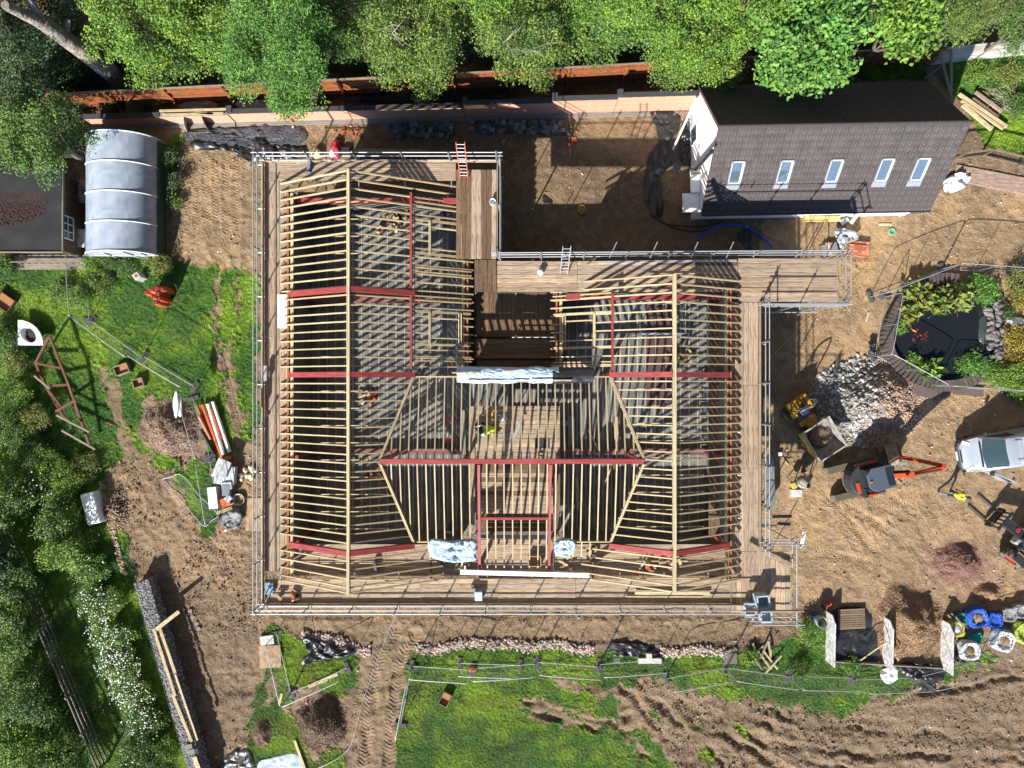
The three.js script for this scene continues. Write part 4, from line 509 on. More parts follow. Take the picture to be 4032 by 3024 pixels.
  part('aerial', [poleG(V(-0.1, 3.2, -1.2), V(-1.0, 3.4, -1.25), 0.02), ...[0, 1, 2, 3, 4].map((i) => poleG(V(-0.3 - i * 0.14, 3.4, -1.55), V(-0.3 - i * 0.14, 3.4, -0.9), 0.012))], MT.alu, hs);
  part('porch', [box(0.9, 0.08, 1.0, -0.4, 1.9, 2.6), box(0.5, 0.05, 1.2, -0.2, 2.05, 1.5)], MT.white, hs);
}
solo('white_pipe', poleG(W(2650, 588, 0.08), W(2742, 385, 2.4), 0.06, 8), MT.plasticWhite, 'long white pipe leaning from the ground to the tiled house gable', 'pipe');
// ---------- polytunnel ----------
{
  const z0 = -13.3, z1 = -7.0, cx = -21.15, R = 1.95, t = thing('polytunnel', 'polytunnel covered in cloudy white film with hoops', 'polytunnel', [cx, 0, 0]);
  const arc = (u) => { const a = Math.PI * u, x = -Math.cos(a) * R, y = Math.pow(Math.sin(a), 0.7) * 2.35; return [x, y]; };
  const P = [], UV = [], I = [], nu = 36, nv = 24; for (let j = 0; j <= nv; j++) for (let i = 0; i <= nu; i++) { const [x, y] = arc(i / nu), v = j / nv, hoop = Math.abs(((v * 4) % 1) - 0.5) * 2, sag = 0.004 * (1 - hoop * hoop); P.push(x * (1 - sag * 0.3), y * (1 - sag * 0.7) + 0, lerp(z0, z1, v)); UV.push(i / nu * 3, v * 3); }
  for (let j = 0; j < nv; j++) for (let i = 0; i < nu; i++) { const a = j * (nu + 1) + i; I.push(a, a + nu + 1, a + 1, a + 1, a + nu + 1, a + nu + 2); }
  const g = new THREE.BufferGeometry(); g.setAttribute('position', new THREE.Float32BufferAttribute(P, 3)); g.setAttribute('uv', new THREE.Float32BufferAttribute(UV, 2)); g.setIndex(I); g.computeVertexNormals();
  const film = M(0.5, 0.55, 0.61, 0.25, { side: THREE.DoubleSide, transmission: 0.12, map: dataTex(256, 256, (x, y) => { const n = fbm(x * 0.02, y * 0.02, 4), m = fbm(x * 0.05 + 9, y * 0.01, 3); return [0.84 + (n - 0.5) * 0.24, 0.86 + (n - 0.5) * 0.2, 0.89 + (n - 0.5) * 0.16 + (m - 0.5) * 0.06]; }) });
  part('film_cover', g, film, t);
  for (let k = 0; k < 5; k++) part('hoop', hose(Array.from({ length: 17 }, (_, i) => { const [x, y] = arc(i / 16); return V(x * 1.005, y * 1.005 + 0.01, lerp(z0, z1, k / 4)); }), 0.03, 40, 6), MT.plasticWhite, t);
  const end = (z) => extr(Array.from({ length: 25 }, (_, i) => arc(i / 24)).map((p) => [p[0] * 0.99, p[1] * 0.99]), 0.02).translate(0, 0, z); part('end_film', end(z1 - 0.03), film, t); part('end_film', end(z0 + 0.02), film, t);
  part('door_frame', [box(0.06, 2.0, 0.06, -0.6, 1, z1 + 0.03), box(0.06, 2.0, 0.06, 0.6, 1, z1 + 0.03), box(1.26, 0.06, 0.06, 0, 2.0, z1 + 0.03), box(0.06, 1.6, 0.06, 1.3, 0.8, z1 + 0.03), box(3.5, 0.06, 0.05, 0, 0.9, z1 + 0.03)], MT.whiteDirty, t); part('side_skirt', [box(0.03, 0.9, z1 - z0 - 0.1, R + 0.02, 0.45, (z0 + z1) / 2)], M(0.03, 0.07, 0.04, 0.8), t); part('base_rail', [box(0.1, 0.15, z1 - z0, -R, 0.08, (z0 + z1) / 2), box(0.1, 0.15, z1 - z0, R + 0.1, 0.08, (z0 + z1) / 2)], OLDW[0], t);
}
// ---------- garden shed ----------
{
  const t = thing('garden_shed', 'dark timber shed with black felt roof and white barred window', 'shed', [WX(240, 2.4), 0, 0]), z0 = -11.1, z1 = -7.05, hw = -0.12;
  part('roof', [box(7, 0.06, z1 - z0 + 0.3, -3.4, 2.45, (z0 + z1) / 2, 0.03)], M(0.022, 0.022, 0.023, 0.9, { map: softTex }), t); part('roof_edge', [box(0.05, 0.14, z1 - z0 + 0.32, 0.12, 2.42, (z0 + z1) / 2), box(7, 0.12, 0.05, -3.4, 2.42, z1 + 0.17)], GREYW[2], t);
  const n = 26; for (let i = 0; i < n; i++) { const w = (z1 - z0) / n; bar('wall_board', V(hw - 0.14, 0, z0 + (i + 0.5) * w), V(hw - 0.14, 2.35, z0 + (i + 0.5) * w), 0.025, w - 0.012, pick(BROWN), t, V(0, 0, 1)); }
  part('wall', [box(6.6, 2.35, 0.08, -3.6, 1.18, z1 - 0.2), box(6.6, 2.35, 0.08, -3.6, 1.18, z0 + 0.1)], M(0.06, 0.045, 0.035, 0.9, { map: softTex }), t);
  const w = sub('window', t, V(hw - 0.1, 1.5, -8.35)); part('pane', box(0.02, 0.95, 1.2), M(0.04, 0.06, 0.065, 0.08), w); part('frame', [box(0.06, 1.0, 0.05, 0.02, 0, -0.6), box(0.06, 1.0, 0.05, 0.02, 0, 0.6), box(0.06, 0.05, 1.25, 0.02, 0.49), box(0.06, 0.05, 1.25, 0.02, -0.49), box(0.05, 1, 0.03, 0.02, 0, -0.2), box(0.05, 1, 0.03, 0.02, 0, 0.2), box(0.05, 0.03, 1.2, 0.02, 0)], MT.white, w);
  part('veranda', [...[0, 1, 2, 3, 4, 5, 6, 7].map((i) => box(0.04, 0.6, 0.04, -0.5 - i * 0.4, 0.75, z1 + 0.45)), box(3.4, 0.05, 0.05, -1.9, 1.05, z1 + 0.45), box(3.4, 0.05, 0.05, -1.9, 0.45, z1 + 0.45), box(4, 0.1, 0.8, -2, 0.1, z1 + 0.3)], GREYW[1], t);
  const lit = new THREE.InstancedMesh(new THREE.BoxGeometry(0.09, 0.012, 0.05), M(1, 1, 1, 0.9), 1500), o = new THREE.Object3D(), c = new THREE.Color(); for (let i = 0; i < 1500; i++) { const r = Math.sqrt(rnd()), a = rr(0, 6.28); o.position.set(-3.2 + Math.cos(a) * r * 2.6, 2.5, -9.5 + Math.sin(a) * r * 1.3); o.rotation.set(rr(-0.3, 0.3), rr(0, 6), 0); o.updateMatrix(); lit.setMatrixAt(i, o.matrix); c.setRGB(0.03 + rr(0, 0.025), 0.015, 0.011); lit.setColorAt(i, c); } lit.name = 'leaf_litter'; lit.userData.kind = 'stuff'; t.add(lit);
}
for (const [px, py, lab, s] of [[322, 728, 'white plastic tub beside the polytunnel', 0.3], [305, 752, 'larger white plastic tub beside the shed wall', 0.4], [325, 775, 'white drum between shed and polytunnel', 0.35]]) { const p = W(px, py, 0.4); solo('plastic_tub', lathe([[0, 0], [s * 0.8, 0], [s, s * 1.2], [s * 0.95, s * 1.25], [0.08, s * 1.1], [0, s * 1.1]], 18), MT.whiteDirty, lab, 'tub', null, V(p.x, 0, p.z)); }
solo('pale_crate', [box(0.5, 0.5, 0.8, 0, 0.25), box(0.7, 0.06, 1.0, 0, 0.53)], MT.whiteDirty, 'pale weathered box standing between the shed and polytunnel', 'box', null, W(330, 945));
// ---------- rail fence in the shade, gabion wall ----------
{
  const f = thing('rail_fence', 'grey post-and-rail timber fence in the dark gap between the trees', 'fence'), a = W(-40, 1880), b = W(430, 2990), d = b.clone().sub(a), L = d.length(); d.normalize(); const n = Math.round(L / 2.1), gm = M(0.34, 0.31, 0.26, 0.9, { map: woodTex[0] });
  for (let i = 0; i <= n; i++) { const p = a.clone().addScaledVector(d, L * i / n); bar('post', p, p.clone().setY(1.3), 0.1, 0.1, gm, f, V(1, 0, 0)); if (i < n) for (const y of [0.25, 0.58, 0.9, 1.2]) bar('rail', p.clone().setY(y).add(V(0.06, 0, 0)), p.clone().addScaledVector(d, L / n).setY(y).add(V(0.06, 0, 0)), 0.05, 0.11, gm, f); }
}
{
  const a = W(556, 2290, 0.9), b = W(800, 3130, 0.9), t = thing('gabion_wall', 'grey stone gabion retaining wall topped with long planks', 'wall', V(a.x, 0, a.z)), L = a.distanceTo(b), q = alongQuat(a.clone().setY(0), b.clone().setY(0)), lay = sub('basket', t); t.quaternion.copy(q);
  part('stone_core', box(L, 0.86, 0.72, L / 2, 0.43, 0), M(0.26, 0.255, 0.25, 0.95, { map: speckTex }), lay);
  const geo = rockGeo(0, 0.2), m = new THREE.InstancedMesh(geo, M(1, 1, 1, 0.95), 2600), o = new THREE.Object3D(), c = new THREE.Color(); let k = 0;
  for (let i = 0; i < 2600; i++) { const top = rnd() > 0.45, x = rr(0, L); if (top) o.position.set(x, 0.87, rr(-0.38, 0.38)); else o.position.set(x, rr(0.05, 0.85), rnd() > 0.5 ? 0.37 : -0.37); o.rotation.set(rr(0, 6), rr(0, 6), rr(0, 6)); o.scale.setScalar(rr(0.08, 0.15)); o.updateMatrix(); m.setMatrixAt(k, o.matrix); const v = rr(0.16, 0.4); c.setRGB(v, v * 0.97, v * rr(0.9, 1.02)); m.setColorAt(k++, c); } m.name = 'gabion_stones'; m.userData.kind = 'stuff'; lay.add(m);
  const wires = []; for (let x = 0; x < L; x += 0.15) wires.push(box(0.006, 0.006, 0.84, x, 0.965, 0)); for (let z = -0.4; z < 0.41; z += 0.1) wires.push(box(L, 0.006, 0.006, L / 2, 0.96, z)); part('wire_mesh', wires, MT.steelDark, lay);
  for (const [p, r, lab, w] of [[[605, 2475], [690, 2740], 'pale plank lying on the gabion wall, nearest the board laid across it', 0.16], [[628, 2470], [690, 2650], 'short pale plank beside a longer one on the gabion wall', 0.16], [[690, 2655], [778, 2915], 'thin pale plank along the bank side of the gabion wall', 0.1], [[680, 2735], [755, 2920], 'stained plank further down the gabion wall', 0.16], [[765, 2980], [800, 3080], 'stained board past the slabs on the gabion wall', 0.25]]) solo('plank', barG(W(...p, 1.02), W(...r, 1.02), w, 0.05), pick(PINE), lab, 'plank');
  solo('plank', barG(W(615, 2478, 1.1), W(705, 2408, 1.1), 0.2, 0.06), PINE[1], 'pale plank lying askew off the gabion wall end', 'plank');
  for (const [p, lab] of [[[742, 2940], 'pale grey paving slab on the gabion wall planks'], [[752, 2960], 'grey paving slab beside a paler one on the gabion wall']]) solo('paving_slab', rbox(0.42, 0.05, 0.25, 0.01, 0, 0, 0, 0, 0.25), MT.concrete, lab, 'slab', null, W(...p, 1.04));
}
// ---------- people: one continuous skin each, meshed from tapered bones ----------
function skinMesh(bones, lo, size, res, k = 0.035) {
  const mc = new MarchingCubes(res, new THREE.MeshStandardMaterial(), false, false, 400000); mc.isolation = 0; mc.reset(); const h = size / 2, F = mc.field; let i = 0;
  for (let z = 0; z < res; z++) for (let y = 0; y < res; y++) for (let x = 0; x < res; x++, i++) {
    const px = lo.x + (x - res / 2) / (res / 2) * h + h, py = lo.y + (y - res / 2) / (res / 2) * h + h, pz = lo.z + (z - res / 2) / (res / 2) * h + h; let d = 9;
    for (const b of bones) { const t = clamp(((px - b.a.x) * b.d.x + (py - b.a.y) * b.d.y + (pz - b.a.z) * b.d.z) / b.l, 0, 1), qx = px - b.a.x - b.d.x * t, qy = py - b.a.y - b.d.y * t, qz = pz - b.a.z - b.d.z * t, e = Math.sqrt(qx * qx + qy * qy + qz * qz) - lerp(b.r, b.s, t); const m = Math.max(k - Math.abs(d - e), 0) / k; d = Math.min(d, e) - m * m * k * 0.25; }
    F[i] = -d;
  }
  mc.update(); const n = mc.count, P = new Float32Array(n * 3), C = new Float32Array(n * 3), v = V();
  for (let q = 0; q < n; q++) {
    v.set(mc.positionArray[q * 3], mc.positionArray[q * 3 + 1], mc.positionArray[q * 3 + 2]).addScalar(1).multiplyScalar(h).add(lo); P.set([v.x, v.y, v.z], q * 3); let best = null, bd = 9;
    for (const b of bones) { const t = clamp(v.clone().sub(b.a).dot(b.d) / b.l, 0, 1), e = v.distanceTo(b.a.clone().addScaledVector(b.d, t)) - lerp(b.r, b.s, t); if (e < bd) { bd = e; best = b; } } C.set(best.c, q * 3);
  }
  const g = new THREE.BufferGeometry(); g.setAttribute('position', new THREE.BufferAttribute(P, 3)); g.setAttribute('color', new THREE.BufferAttribute(C, 3)); g.computeVertexNormals(); return g;
}
const bone = (a, b, r, s, c) => { const A = V(...a), D = V(...b).sub(A); return { a: A, d: D, l: Math.max(D.lengthSq(), 1e-6), r, s, c }; };
function hand(p, dir, side, c) {   // palm, four fingers, thumb
  const d = V(...dir).normalize(), s = d.clone().cross(V(0, 1, 0)).normalize(), P = V(...p), at = (u, w, y) => { const v = P.clone().addScaledVector(d, u).addScaledVector(s, w); v.y += y; return [v.x, v.y, v.z]; }, o = [bone(at(0, 0, 0), at(0.075, 0, -0.005), 0.026, 0.032, c)];
  [-0.03, -0.01, 0.01, 0.03].forEach((w, i) => { const l = [0.055, 0.07, 0.075, 0.065][i]; o.push(bone(at(0.08, w, 0), at(0.08 + l * 0.55, w, -0.012), 0.0095, 0.009, c), bone(at(0.08 + l * 0.55, w, -0.012), at(0.08 + l * 0.85, w, -0.04), 0.009, 0.0075, c)); }); o.push(bone(at(0.02, side * 0.028, 0), at(0.06, side * 0.06, -0.012), 0.012, 0.01, c), bone(at(0.06, side * 0.06, -0.012), at(0.09, side * 0.058, -0.03), 0.01, 0.008, c)); return o;
}
const PERSONM = M(1, 1, 1, 0.75, { vertexColors: true });
function person(label, pos, turn, bones, hands, res = 150, size = 2.0, lo = V(-1, -0.02, -1)) {
  const t = thing('person', label, 'person', pos, turn), gs = [skinMesh(bones, lo, size, res)]; for (const [p, d, s, c] of hands) { const b = hand(p, d, s, c); gs.push(skinMesh(b, V(p[0] - 0.14, p[1] - 0.14, p[2] - 0.14), 0.36, 100, 0.012)); }
  const m = new THREE.Mesh(mergeGeometries(gs), PERSONM); m.name = 'body'; m.castShadow = m.receiveShadow = true; t.add(m); return t;
}
const cV = [0.42, 0.62, 0.03], cN = [0.03, 0.035, 0.05], cS = [0.42, 0.22, 0.15], cH = [0.035, 0.02, 0.012], cR = [0.35, 0.03, 0.05], cB = [0.02, 0.02, 0.02], cG = [0.5, 0.52, 0.55];
const head = (x, y, z, fx, fz, c = cS) => [bone([x, y - 0.1, z], [x + fx * 0.02, y + 0.02, z + fz * 0.02], 0.075, 0.09, c), bone([x - fx * 0.03, y + 0.05, z - fz * 0.03], [x + fx * 0.02, y + 0.06, z + fz * 0.02], 0.096, 0.094, cH), bone([x + fx * 0.09, y + 0.005, z + fz * 0.09], [x + fx * 0.105, y - 0.015, z + fz * 0.105], 0.012, 0.015, c), bone([x + fx * 0.085, y - 0.055, z + fz * 0.085], [x + fx * 0.088, y - 0.058, z + fz * 0.088], 0.018, 0.016, [0.35, 0.12, 0.1]), ...[-1, 1].flatMap((s) => [bone([x - fz * s * 0.092, y, z + fx * s * 0.092], [x - fz * s * 0.094, y - 0.03, z + fx * s * 0.094], 0.016, 0.012, c), bone([x + fx * 0.086 - fz * s * 0.032, y + 0.015, z + fz * 0.086 + fx * s * 0.032], [x + fx * 0.087 - fz * s * 0.034, y + 0.015, z + fz * 0.087 + fx * s * 0.034], 0.01, 0.01, cB)])];
person('person in yellow hi-vis vest and dark trousers walking across the tan ground beside the van', W(3722, 1938), -0.25, [
  bone([0.02, 1.0, 0], [0.1, 1.2, 0], 0.15, 0.15, cV), bone([0.1, 1.2, -0.08], [0.15, 1.42, -0.1], 0.13, 0.1, cV), bone([0.1, 1.2, 0.08], [0.15, 1.42, 0.1], 0.13, 0.1, cV), bone([0, 0.95, -0.07], [0, 0.95, 0.07], 0.13, 0.13, cN), bone([0.16, 1.45, 0], [0.2, 1.56, 0], 0.06, 0.055, cS), ...head(0.24, 1.67, 0, 1, 0),
  bone([0, 0.93, -0.09], [0.18, 0.5, -0.1], 0.09, 0.065, cN), bone([0.18, 0.5, -0.1], [0.22, 0.09, -0.1], 0.06, 0.042, cN), bone([0.22, 0.06, -0.1], [0.4, 0.04, -0.1], 0.05, 0.04, cB), bone([0, 0.93, 0.09], [-0.12, 0.5, 0.1], 0.09, 0.065, cN), bone([-0.12, 0.5, 0.1], [-0.42, 0.16, 0.1], 0.06, 0.042, [0.16, 0.17, 0.2]), bone([-0.44, 0.13, 0.1], [-0.36, 0.03, 0.1], 0.05, 0.04, cB),
  bone([0.15, 1.4, -0.18], [-0.02, 1.16, -0.24], 0.06, 0.048, cR), bone([-0.02, 1.16, -0.24], [0.02, 0.9, -0.3], 0.042, 0.032, cR), bone([0.15, 1.4, 0.18], [0.22, 1.14, 0.25], 0.06, 0.048, cR), bone([0.22, 1.14, 0.25], [0.4, 0.98, 0.26], 0.042, 0.032, cS)], [[[0.02, 0.89, -0.3], [0.1, -1, 0], 1, cS], [[0.41, 0.97, 0.26], [1, -0.5, 0], -1, cS]]);
person('person in yellow hi-vis vest kneeling on the inner platform, reaching for a black bag', [WX(1940, 4.95), 4.93, WZ(1686, 4.95)], 0.1, [
  bone([0.05, 0.5, -0.08], [0.05, 0.5, 0.08], 0.14, 0.14, cN), bone([0, 0.55, 0], [-0.22, 0.78, 0], 0.15, 0.15, cV), bone([-0.22, 0.78, -0.09], [-0.36, 0.92, -0.11], 0.13, 0.09, cV), bone([-0.22, 0.78, 0.09], [-0.36, 0.92, 0.11], 0.13, 0.09, cV), bone([-0.38, 0.92, 0], [-0.46, 0.97, 0.02], 0.06, 0.055, cS), ...head(-0.54, 1.04, 0.04, -1, 0, [0.5, 0.24, 0.18]),
  bone([0.05, 0.45, -0.1], [-0.3, 0.14, -0.14], 0.09, 0.065, cN), bone([-0.3, 0.1, -0.14], [0.12, 0.06, -0.14], 0.06, 0.045, cN), bone([0.12, 0.06, -0.14], [0.3, 0.06, -0.14], 0.045, 0.04, cB), bone([0.05, 0.45, 0.1], [-0.28, 0.14, 0.16], 0.09, 0.065, cN), bone([-0.28, 0.1, 0.16], [0.14, 0.06, 0.16], 0.06, 0.045, cN), bone([0.14, 0.06, 0.16], [0.32, 0.06, 0.16], 0.045, 0.04, cB),
  bone([-0.36, 0.9, -0.18], [-0.52, 0.62, -0.22], 0.055, 0.045, cG), bone([-0.52, 0.62, -0.22], [-0.72, 0.46, -0.18], 0.042, 0.03, cG), bone([-0.36, 0.9, 0.18], [-0.52, 0.62, 0.24], 0.055, 0.045, cG), bone([-0.52, 0.62, 0.24], [-0.72, 0.46, 0.2], 0.042, 0.03, cG)], [[[-0.73, 0.45, -0.18], [-1, -0.4, 0.1], 1, cS], [[-0.73, 0.45, 0.2], [-1, -0.4, -0.1], -1, cS]]);
{ const p = W(1893, 1680, 4.95), t = thing('tool_bag', 'open black bag in front of the kneeling person', 'bag', [p.x, 4.93, p.z], 0.2); part('pouch', [box(0.46, 0.3, 0.03, 0, 0.15, 0.18), box(0.46, 0.3, 0.03, 0, 0.15, -0.18), box(0.03, 0.3, 0.36, 0.22, 0.15), box(0.03, 0.3, 0.36, -0.22, 0.15), box(0.44, 0.02, 0.36, 0, 0.01)], MT.black, t); part('handle', hose([V(-0.15, 0.3, 0.18), V(-0.1, 0.42, 0.15), V(0.1, 0.42, 0.15), V(0.15, 0.3, 0.18)], 0.015, 16, 6), MT.steelDark, t); }
// ---------- vehicles ----------
function wheel(parent, x, y, z, r, w, tyreM = MT.rubber, rimM = MT.steel, lug = false) {
  const g = sub('wheel', parent, V(x, y, z)); const tp = lathe([[r * 0.55, -w / 2], [r * 0.9, -w / 2], [r, -w * 0.38], [r, w * 0.38], [r * 0.9, w / 2], [r * 0.55, w / 2]], 28).rotateX(Math.PI / 2); const gs = [tp];
  if (lug) for (let i = 0; i < 18; i++) for (const s of [-1, 1]) { const a = (i + (s > 0 ? 0.5 : 0)) / 18 * 6.283; gs.push(xf(new THREE.BoxGeometry(0.05, 0.06, w * 0.5), Math.cos(a) * r, Math.sin(a) * r, s * w * 0.24, 0, 0, 0).applyMatrix4(new THREE.Matrix4())); }
  part('tyre', gs, tyreM, g); part('rim', lathe([[0, -w * 0.3], [r * 0.5, -w * 0.3], [r * 0.57, -w * 0.45], [r * 0.57, w * 0.45], [r * 0.5, w * 0.3], [0, w * 0.3]], 20).rotateX(Math.PI / 2), rimM, g); return g;
}
{ // silver van
  const t = thing('silver_van', 'silver van with its side door open and racks on the roof', 'van', W(3752, 1792, 0), 0.175), sil = M(0.42, 0.46, 0.52, 0.3, { metalness: 0.4, clearcoat: 0.8, clearcoatRoughness: 0.08 }), W2 = 0.9;
  { const st = [[0, 0.5, 0.5, 0.74], [0.03, 0.64, 0.62, 0.82], [0.12, 0.76, 0.72, 0.9], [0.35, 0.87, 0.82, 0.99], [0.8, 0.94, 0.86, 1.13], [0.95, 0.955, 0.86, 1.24], [1.3, 0.97, 0.84, 1.56], [1.62, 0.97, 0.8, 1.84], [1.8, 0.97, 0.8, 1.93], [2.2, 0.97, 0.8, 1.98], [3.4, 0.97, 0.8, 1.99], [4.85, 0.96, 0.8, 1.95], [5.0, 0.93, 0.77, 1.9], [5.03, 0.6, 0.5, 1.5]], P = [], I = [], ring = ([x, w, r, t]) => { const sh = Math.min(1.05, t - 0.08), h = [[0, t], [r * 0.5, t - 0.005], [r * 0.85, t - 0.03], [lerp(r, w, 0.25), t - 0.09], [lerp(r, w, 0.6), lerp(sh, t, 0.45)], [w, sh], [w, 0.62], [w * 0.97, 0.42], [w * 0.9, 0.33], [0, 0.31]]; return [...h.map((p) => [x, p[1], p[0]]), ...h.slice(1, -1).reverse().map((p) => [x, p[1], -p[0]])]; };
    st.forEach((q) => ring(q).forEach((p) => P.push(...p))); const n = 18; for (let j = 0; j < st.length - 1; j++) for (let i = 0; i < n; i++) { const k = j * n + i, l = j * n + (i + 1) % n; I.push(k, k + n, l, l, k + n, l + n); } for (const [o, f] of [[0, 1], [(st.length - 1) * n, -1]]) for (let i = 1; i < n - 1; i++) f > 0 ? I.push(o, o + i, o + i + 1) : I.push(o, o + i + 1, o + i); const g = new THREE.BufferGeometry(); g.setAttribute('position', new THREE.Float32BufferAttribute(P, 3)); g.setIndex(I); g.computeVertexNormals(); part('body', g, sil, t); }
  const quad = (pts, m, name) => { const gg = new THREE.BufferGeometry(); gg.setAttribute('position', new THREE.Float32BufferAttribute([...pts[0], ...pts[1], ...pts[2], ...pts[0], ...pts[2], ...pts[3]], 3)); gg.computeVertexNormals(); return part(name, gg, m, t); };
  const wg = M(0.03, 0.05, 0.055, 0.04, { side: THREE.DoubleSide, clearcoat: 1 });
  { const P = [], n = 10; for (let i = 0; i < n; i++) { const a = -1 + 2 * i / n, b = -1 + 2 * (i + 1) / n, f = (v) => [0.84 + 0.1 * v * v, 1.27, v * 0.8], h = (v) => [1.66 + 0.04 * v * v, 1.985, v * 0.7]; P.push(...f(a), ...f(b), ...h(b), ...f(a), ...h(b), ...h(a)); } const gg = new THREE.BufferGeometry(); gg.setAttribute('position', new THREE.Float32BufferAttribute(P, 3)); gg.computeVertexNormals(); part('windscreen', gg, wg, t); }
  for (const s of [-1, 1]) { quad([[1.1, 1.25, s * 0.945], [1.75, 1.84, s * 0.865], [2.35, 1.84, s * 0.865], [2.35, 1.25, s * 0.95]], wg, 'side_window'); part('headlight', rbox(0.42, 0.12, 0.2, 0.04, 0.27, 0.9, s * 0.7, 0, s * 0.5, 0.35), M(0.5, 0.52, 0.55, 0.1, { clearcoat: 1 }), t); const mr = sub('mirror', t, V(1.15, 1.3, s * 1.1)); part('housing', rbox(0.14, 0.26, 0.22, 0.05), MT.black, mr); wheel(t, 0.95, 0.33, s * 0.82, 0.33, 0.22, MT.rubber, MT.alu); wheel(t, 4.1, 0.33, s * 0.82, 0.33, 0.22, MT.rubber, MT.alu); }
  part('bumper', [rbox(0.24, 0.26, 1.3, 0.1, 0.03, 0.48, 0, 0, 0, 0, 4), rbox(0.3, 0.26, 0.4, 0.1, 0.16, 0.48, 0.72, 0, 0.7, 0, 4), rbox(0.3, 0.26, 0.4, 0.1, 0.16, 0.48, -0.72, 0, -0.7, 0, 4), box(0.05, 0.1, 0.7, 0.01, 0.74, 0)], MT.black, t); part('number_plate', box(0.02, 0.11, 0.5, -0.085, 0.5, 0), MT.white, t); part('bonnet_line', [barG(V(0.84, 1.175, -0.7), V(0.84, 1.175, 0.7), 0.1, 0.03)], MT.black, t); part('wiper', [barG(V(0.92, 1.27, 0.6), V(1.0, 1.33, -0.1), 0.02, 0.02), barG(V(0.9, 1.25, -0.2), V(0.98, 1.32, -0.75), 0.02, 0.02)], MT.black, t);
  for (const x of [2.55, 3.6, 4.6]) part('roof_bar', [rbox(0.08, 0.06, 1.5, 0.02, x, 2.14, 0), box(0.1, 0.14, 0.06, x, 2.06, 0.68), box(0.1, 0.14, 0.06, x, 2.06, -0.68)], MT.alu, t); for (const z of [0.15, 0.35]) part('roof_ladder_rail', box(2.3, 0.07, 0.04, 3.6, 2.22, z), MT.alu, t); part('roof_ladder_rungs', Array.from({ length: 8 }, (_, i) => box(0.04, 0.04, 0.22, 2.6 + i * 0.28, 2.22, 0.25)), MT.alu, t); part('roof_rib', [1, -1].map((s) => rbox(2.7, 0.02, 0.05, 0.01, 3.5, 2.045, s * 0.5)), sil, t);
  const d = sub('door', t, V(1.25, 0, 0.98)); d.rotation.y = -0.72; const dg = extr([[0, 0.4], [1.05, 0.4], [1.1, 1.25], [0.95, 1.8], [0.55, 1.8], [0.05, 1.25]], 0.06, 0.02); part('door_panel', dg, sil, d); part('door_glass', extr([[0.14, 1.27], [1.0, 1.27], [0.88, 1.74], [0.56, 1.74]], 0.13).translate(0, 0, -0.035), wg, d); part('seal', box(1.0, 0.9, 0.02, 0.55, 0.85, -0.03), MT.black, d);
}
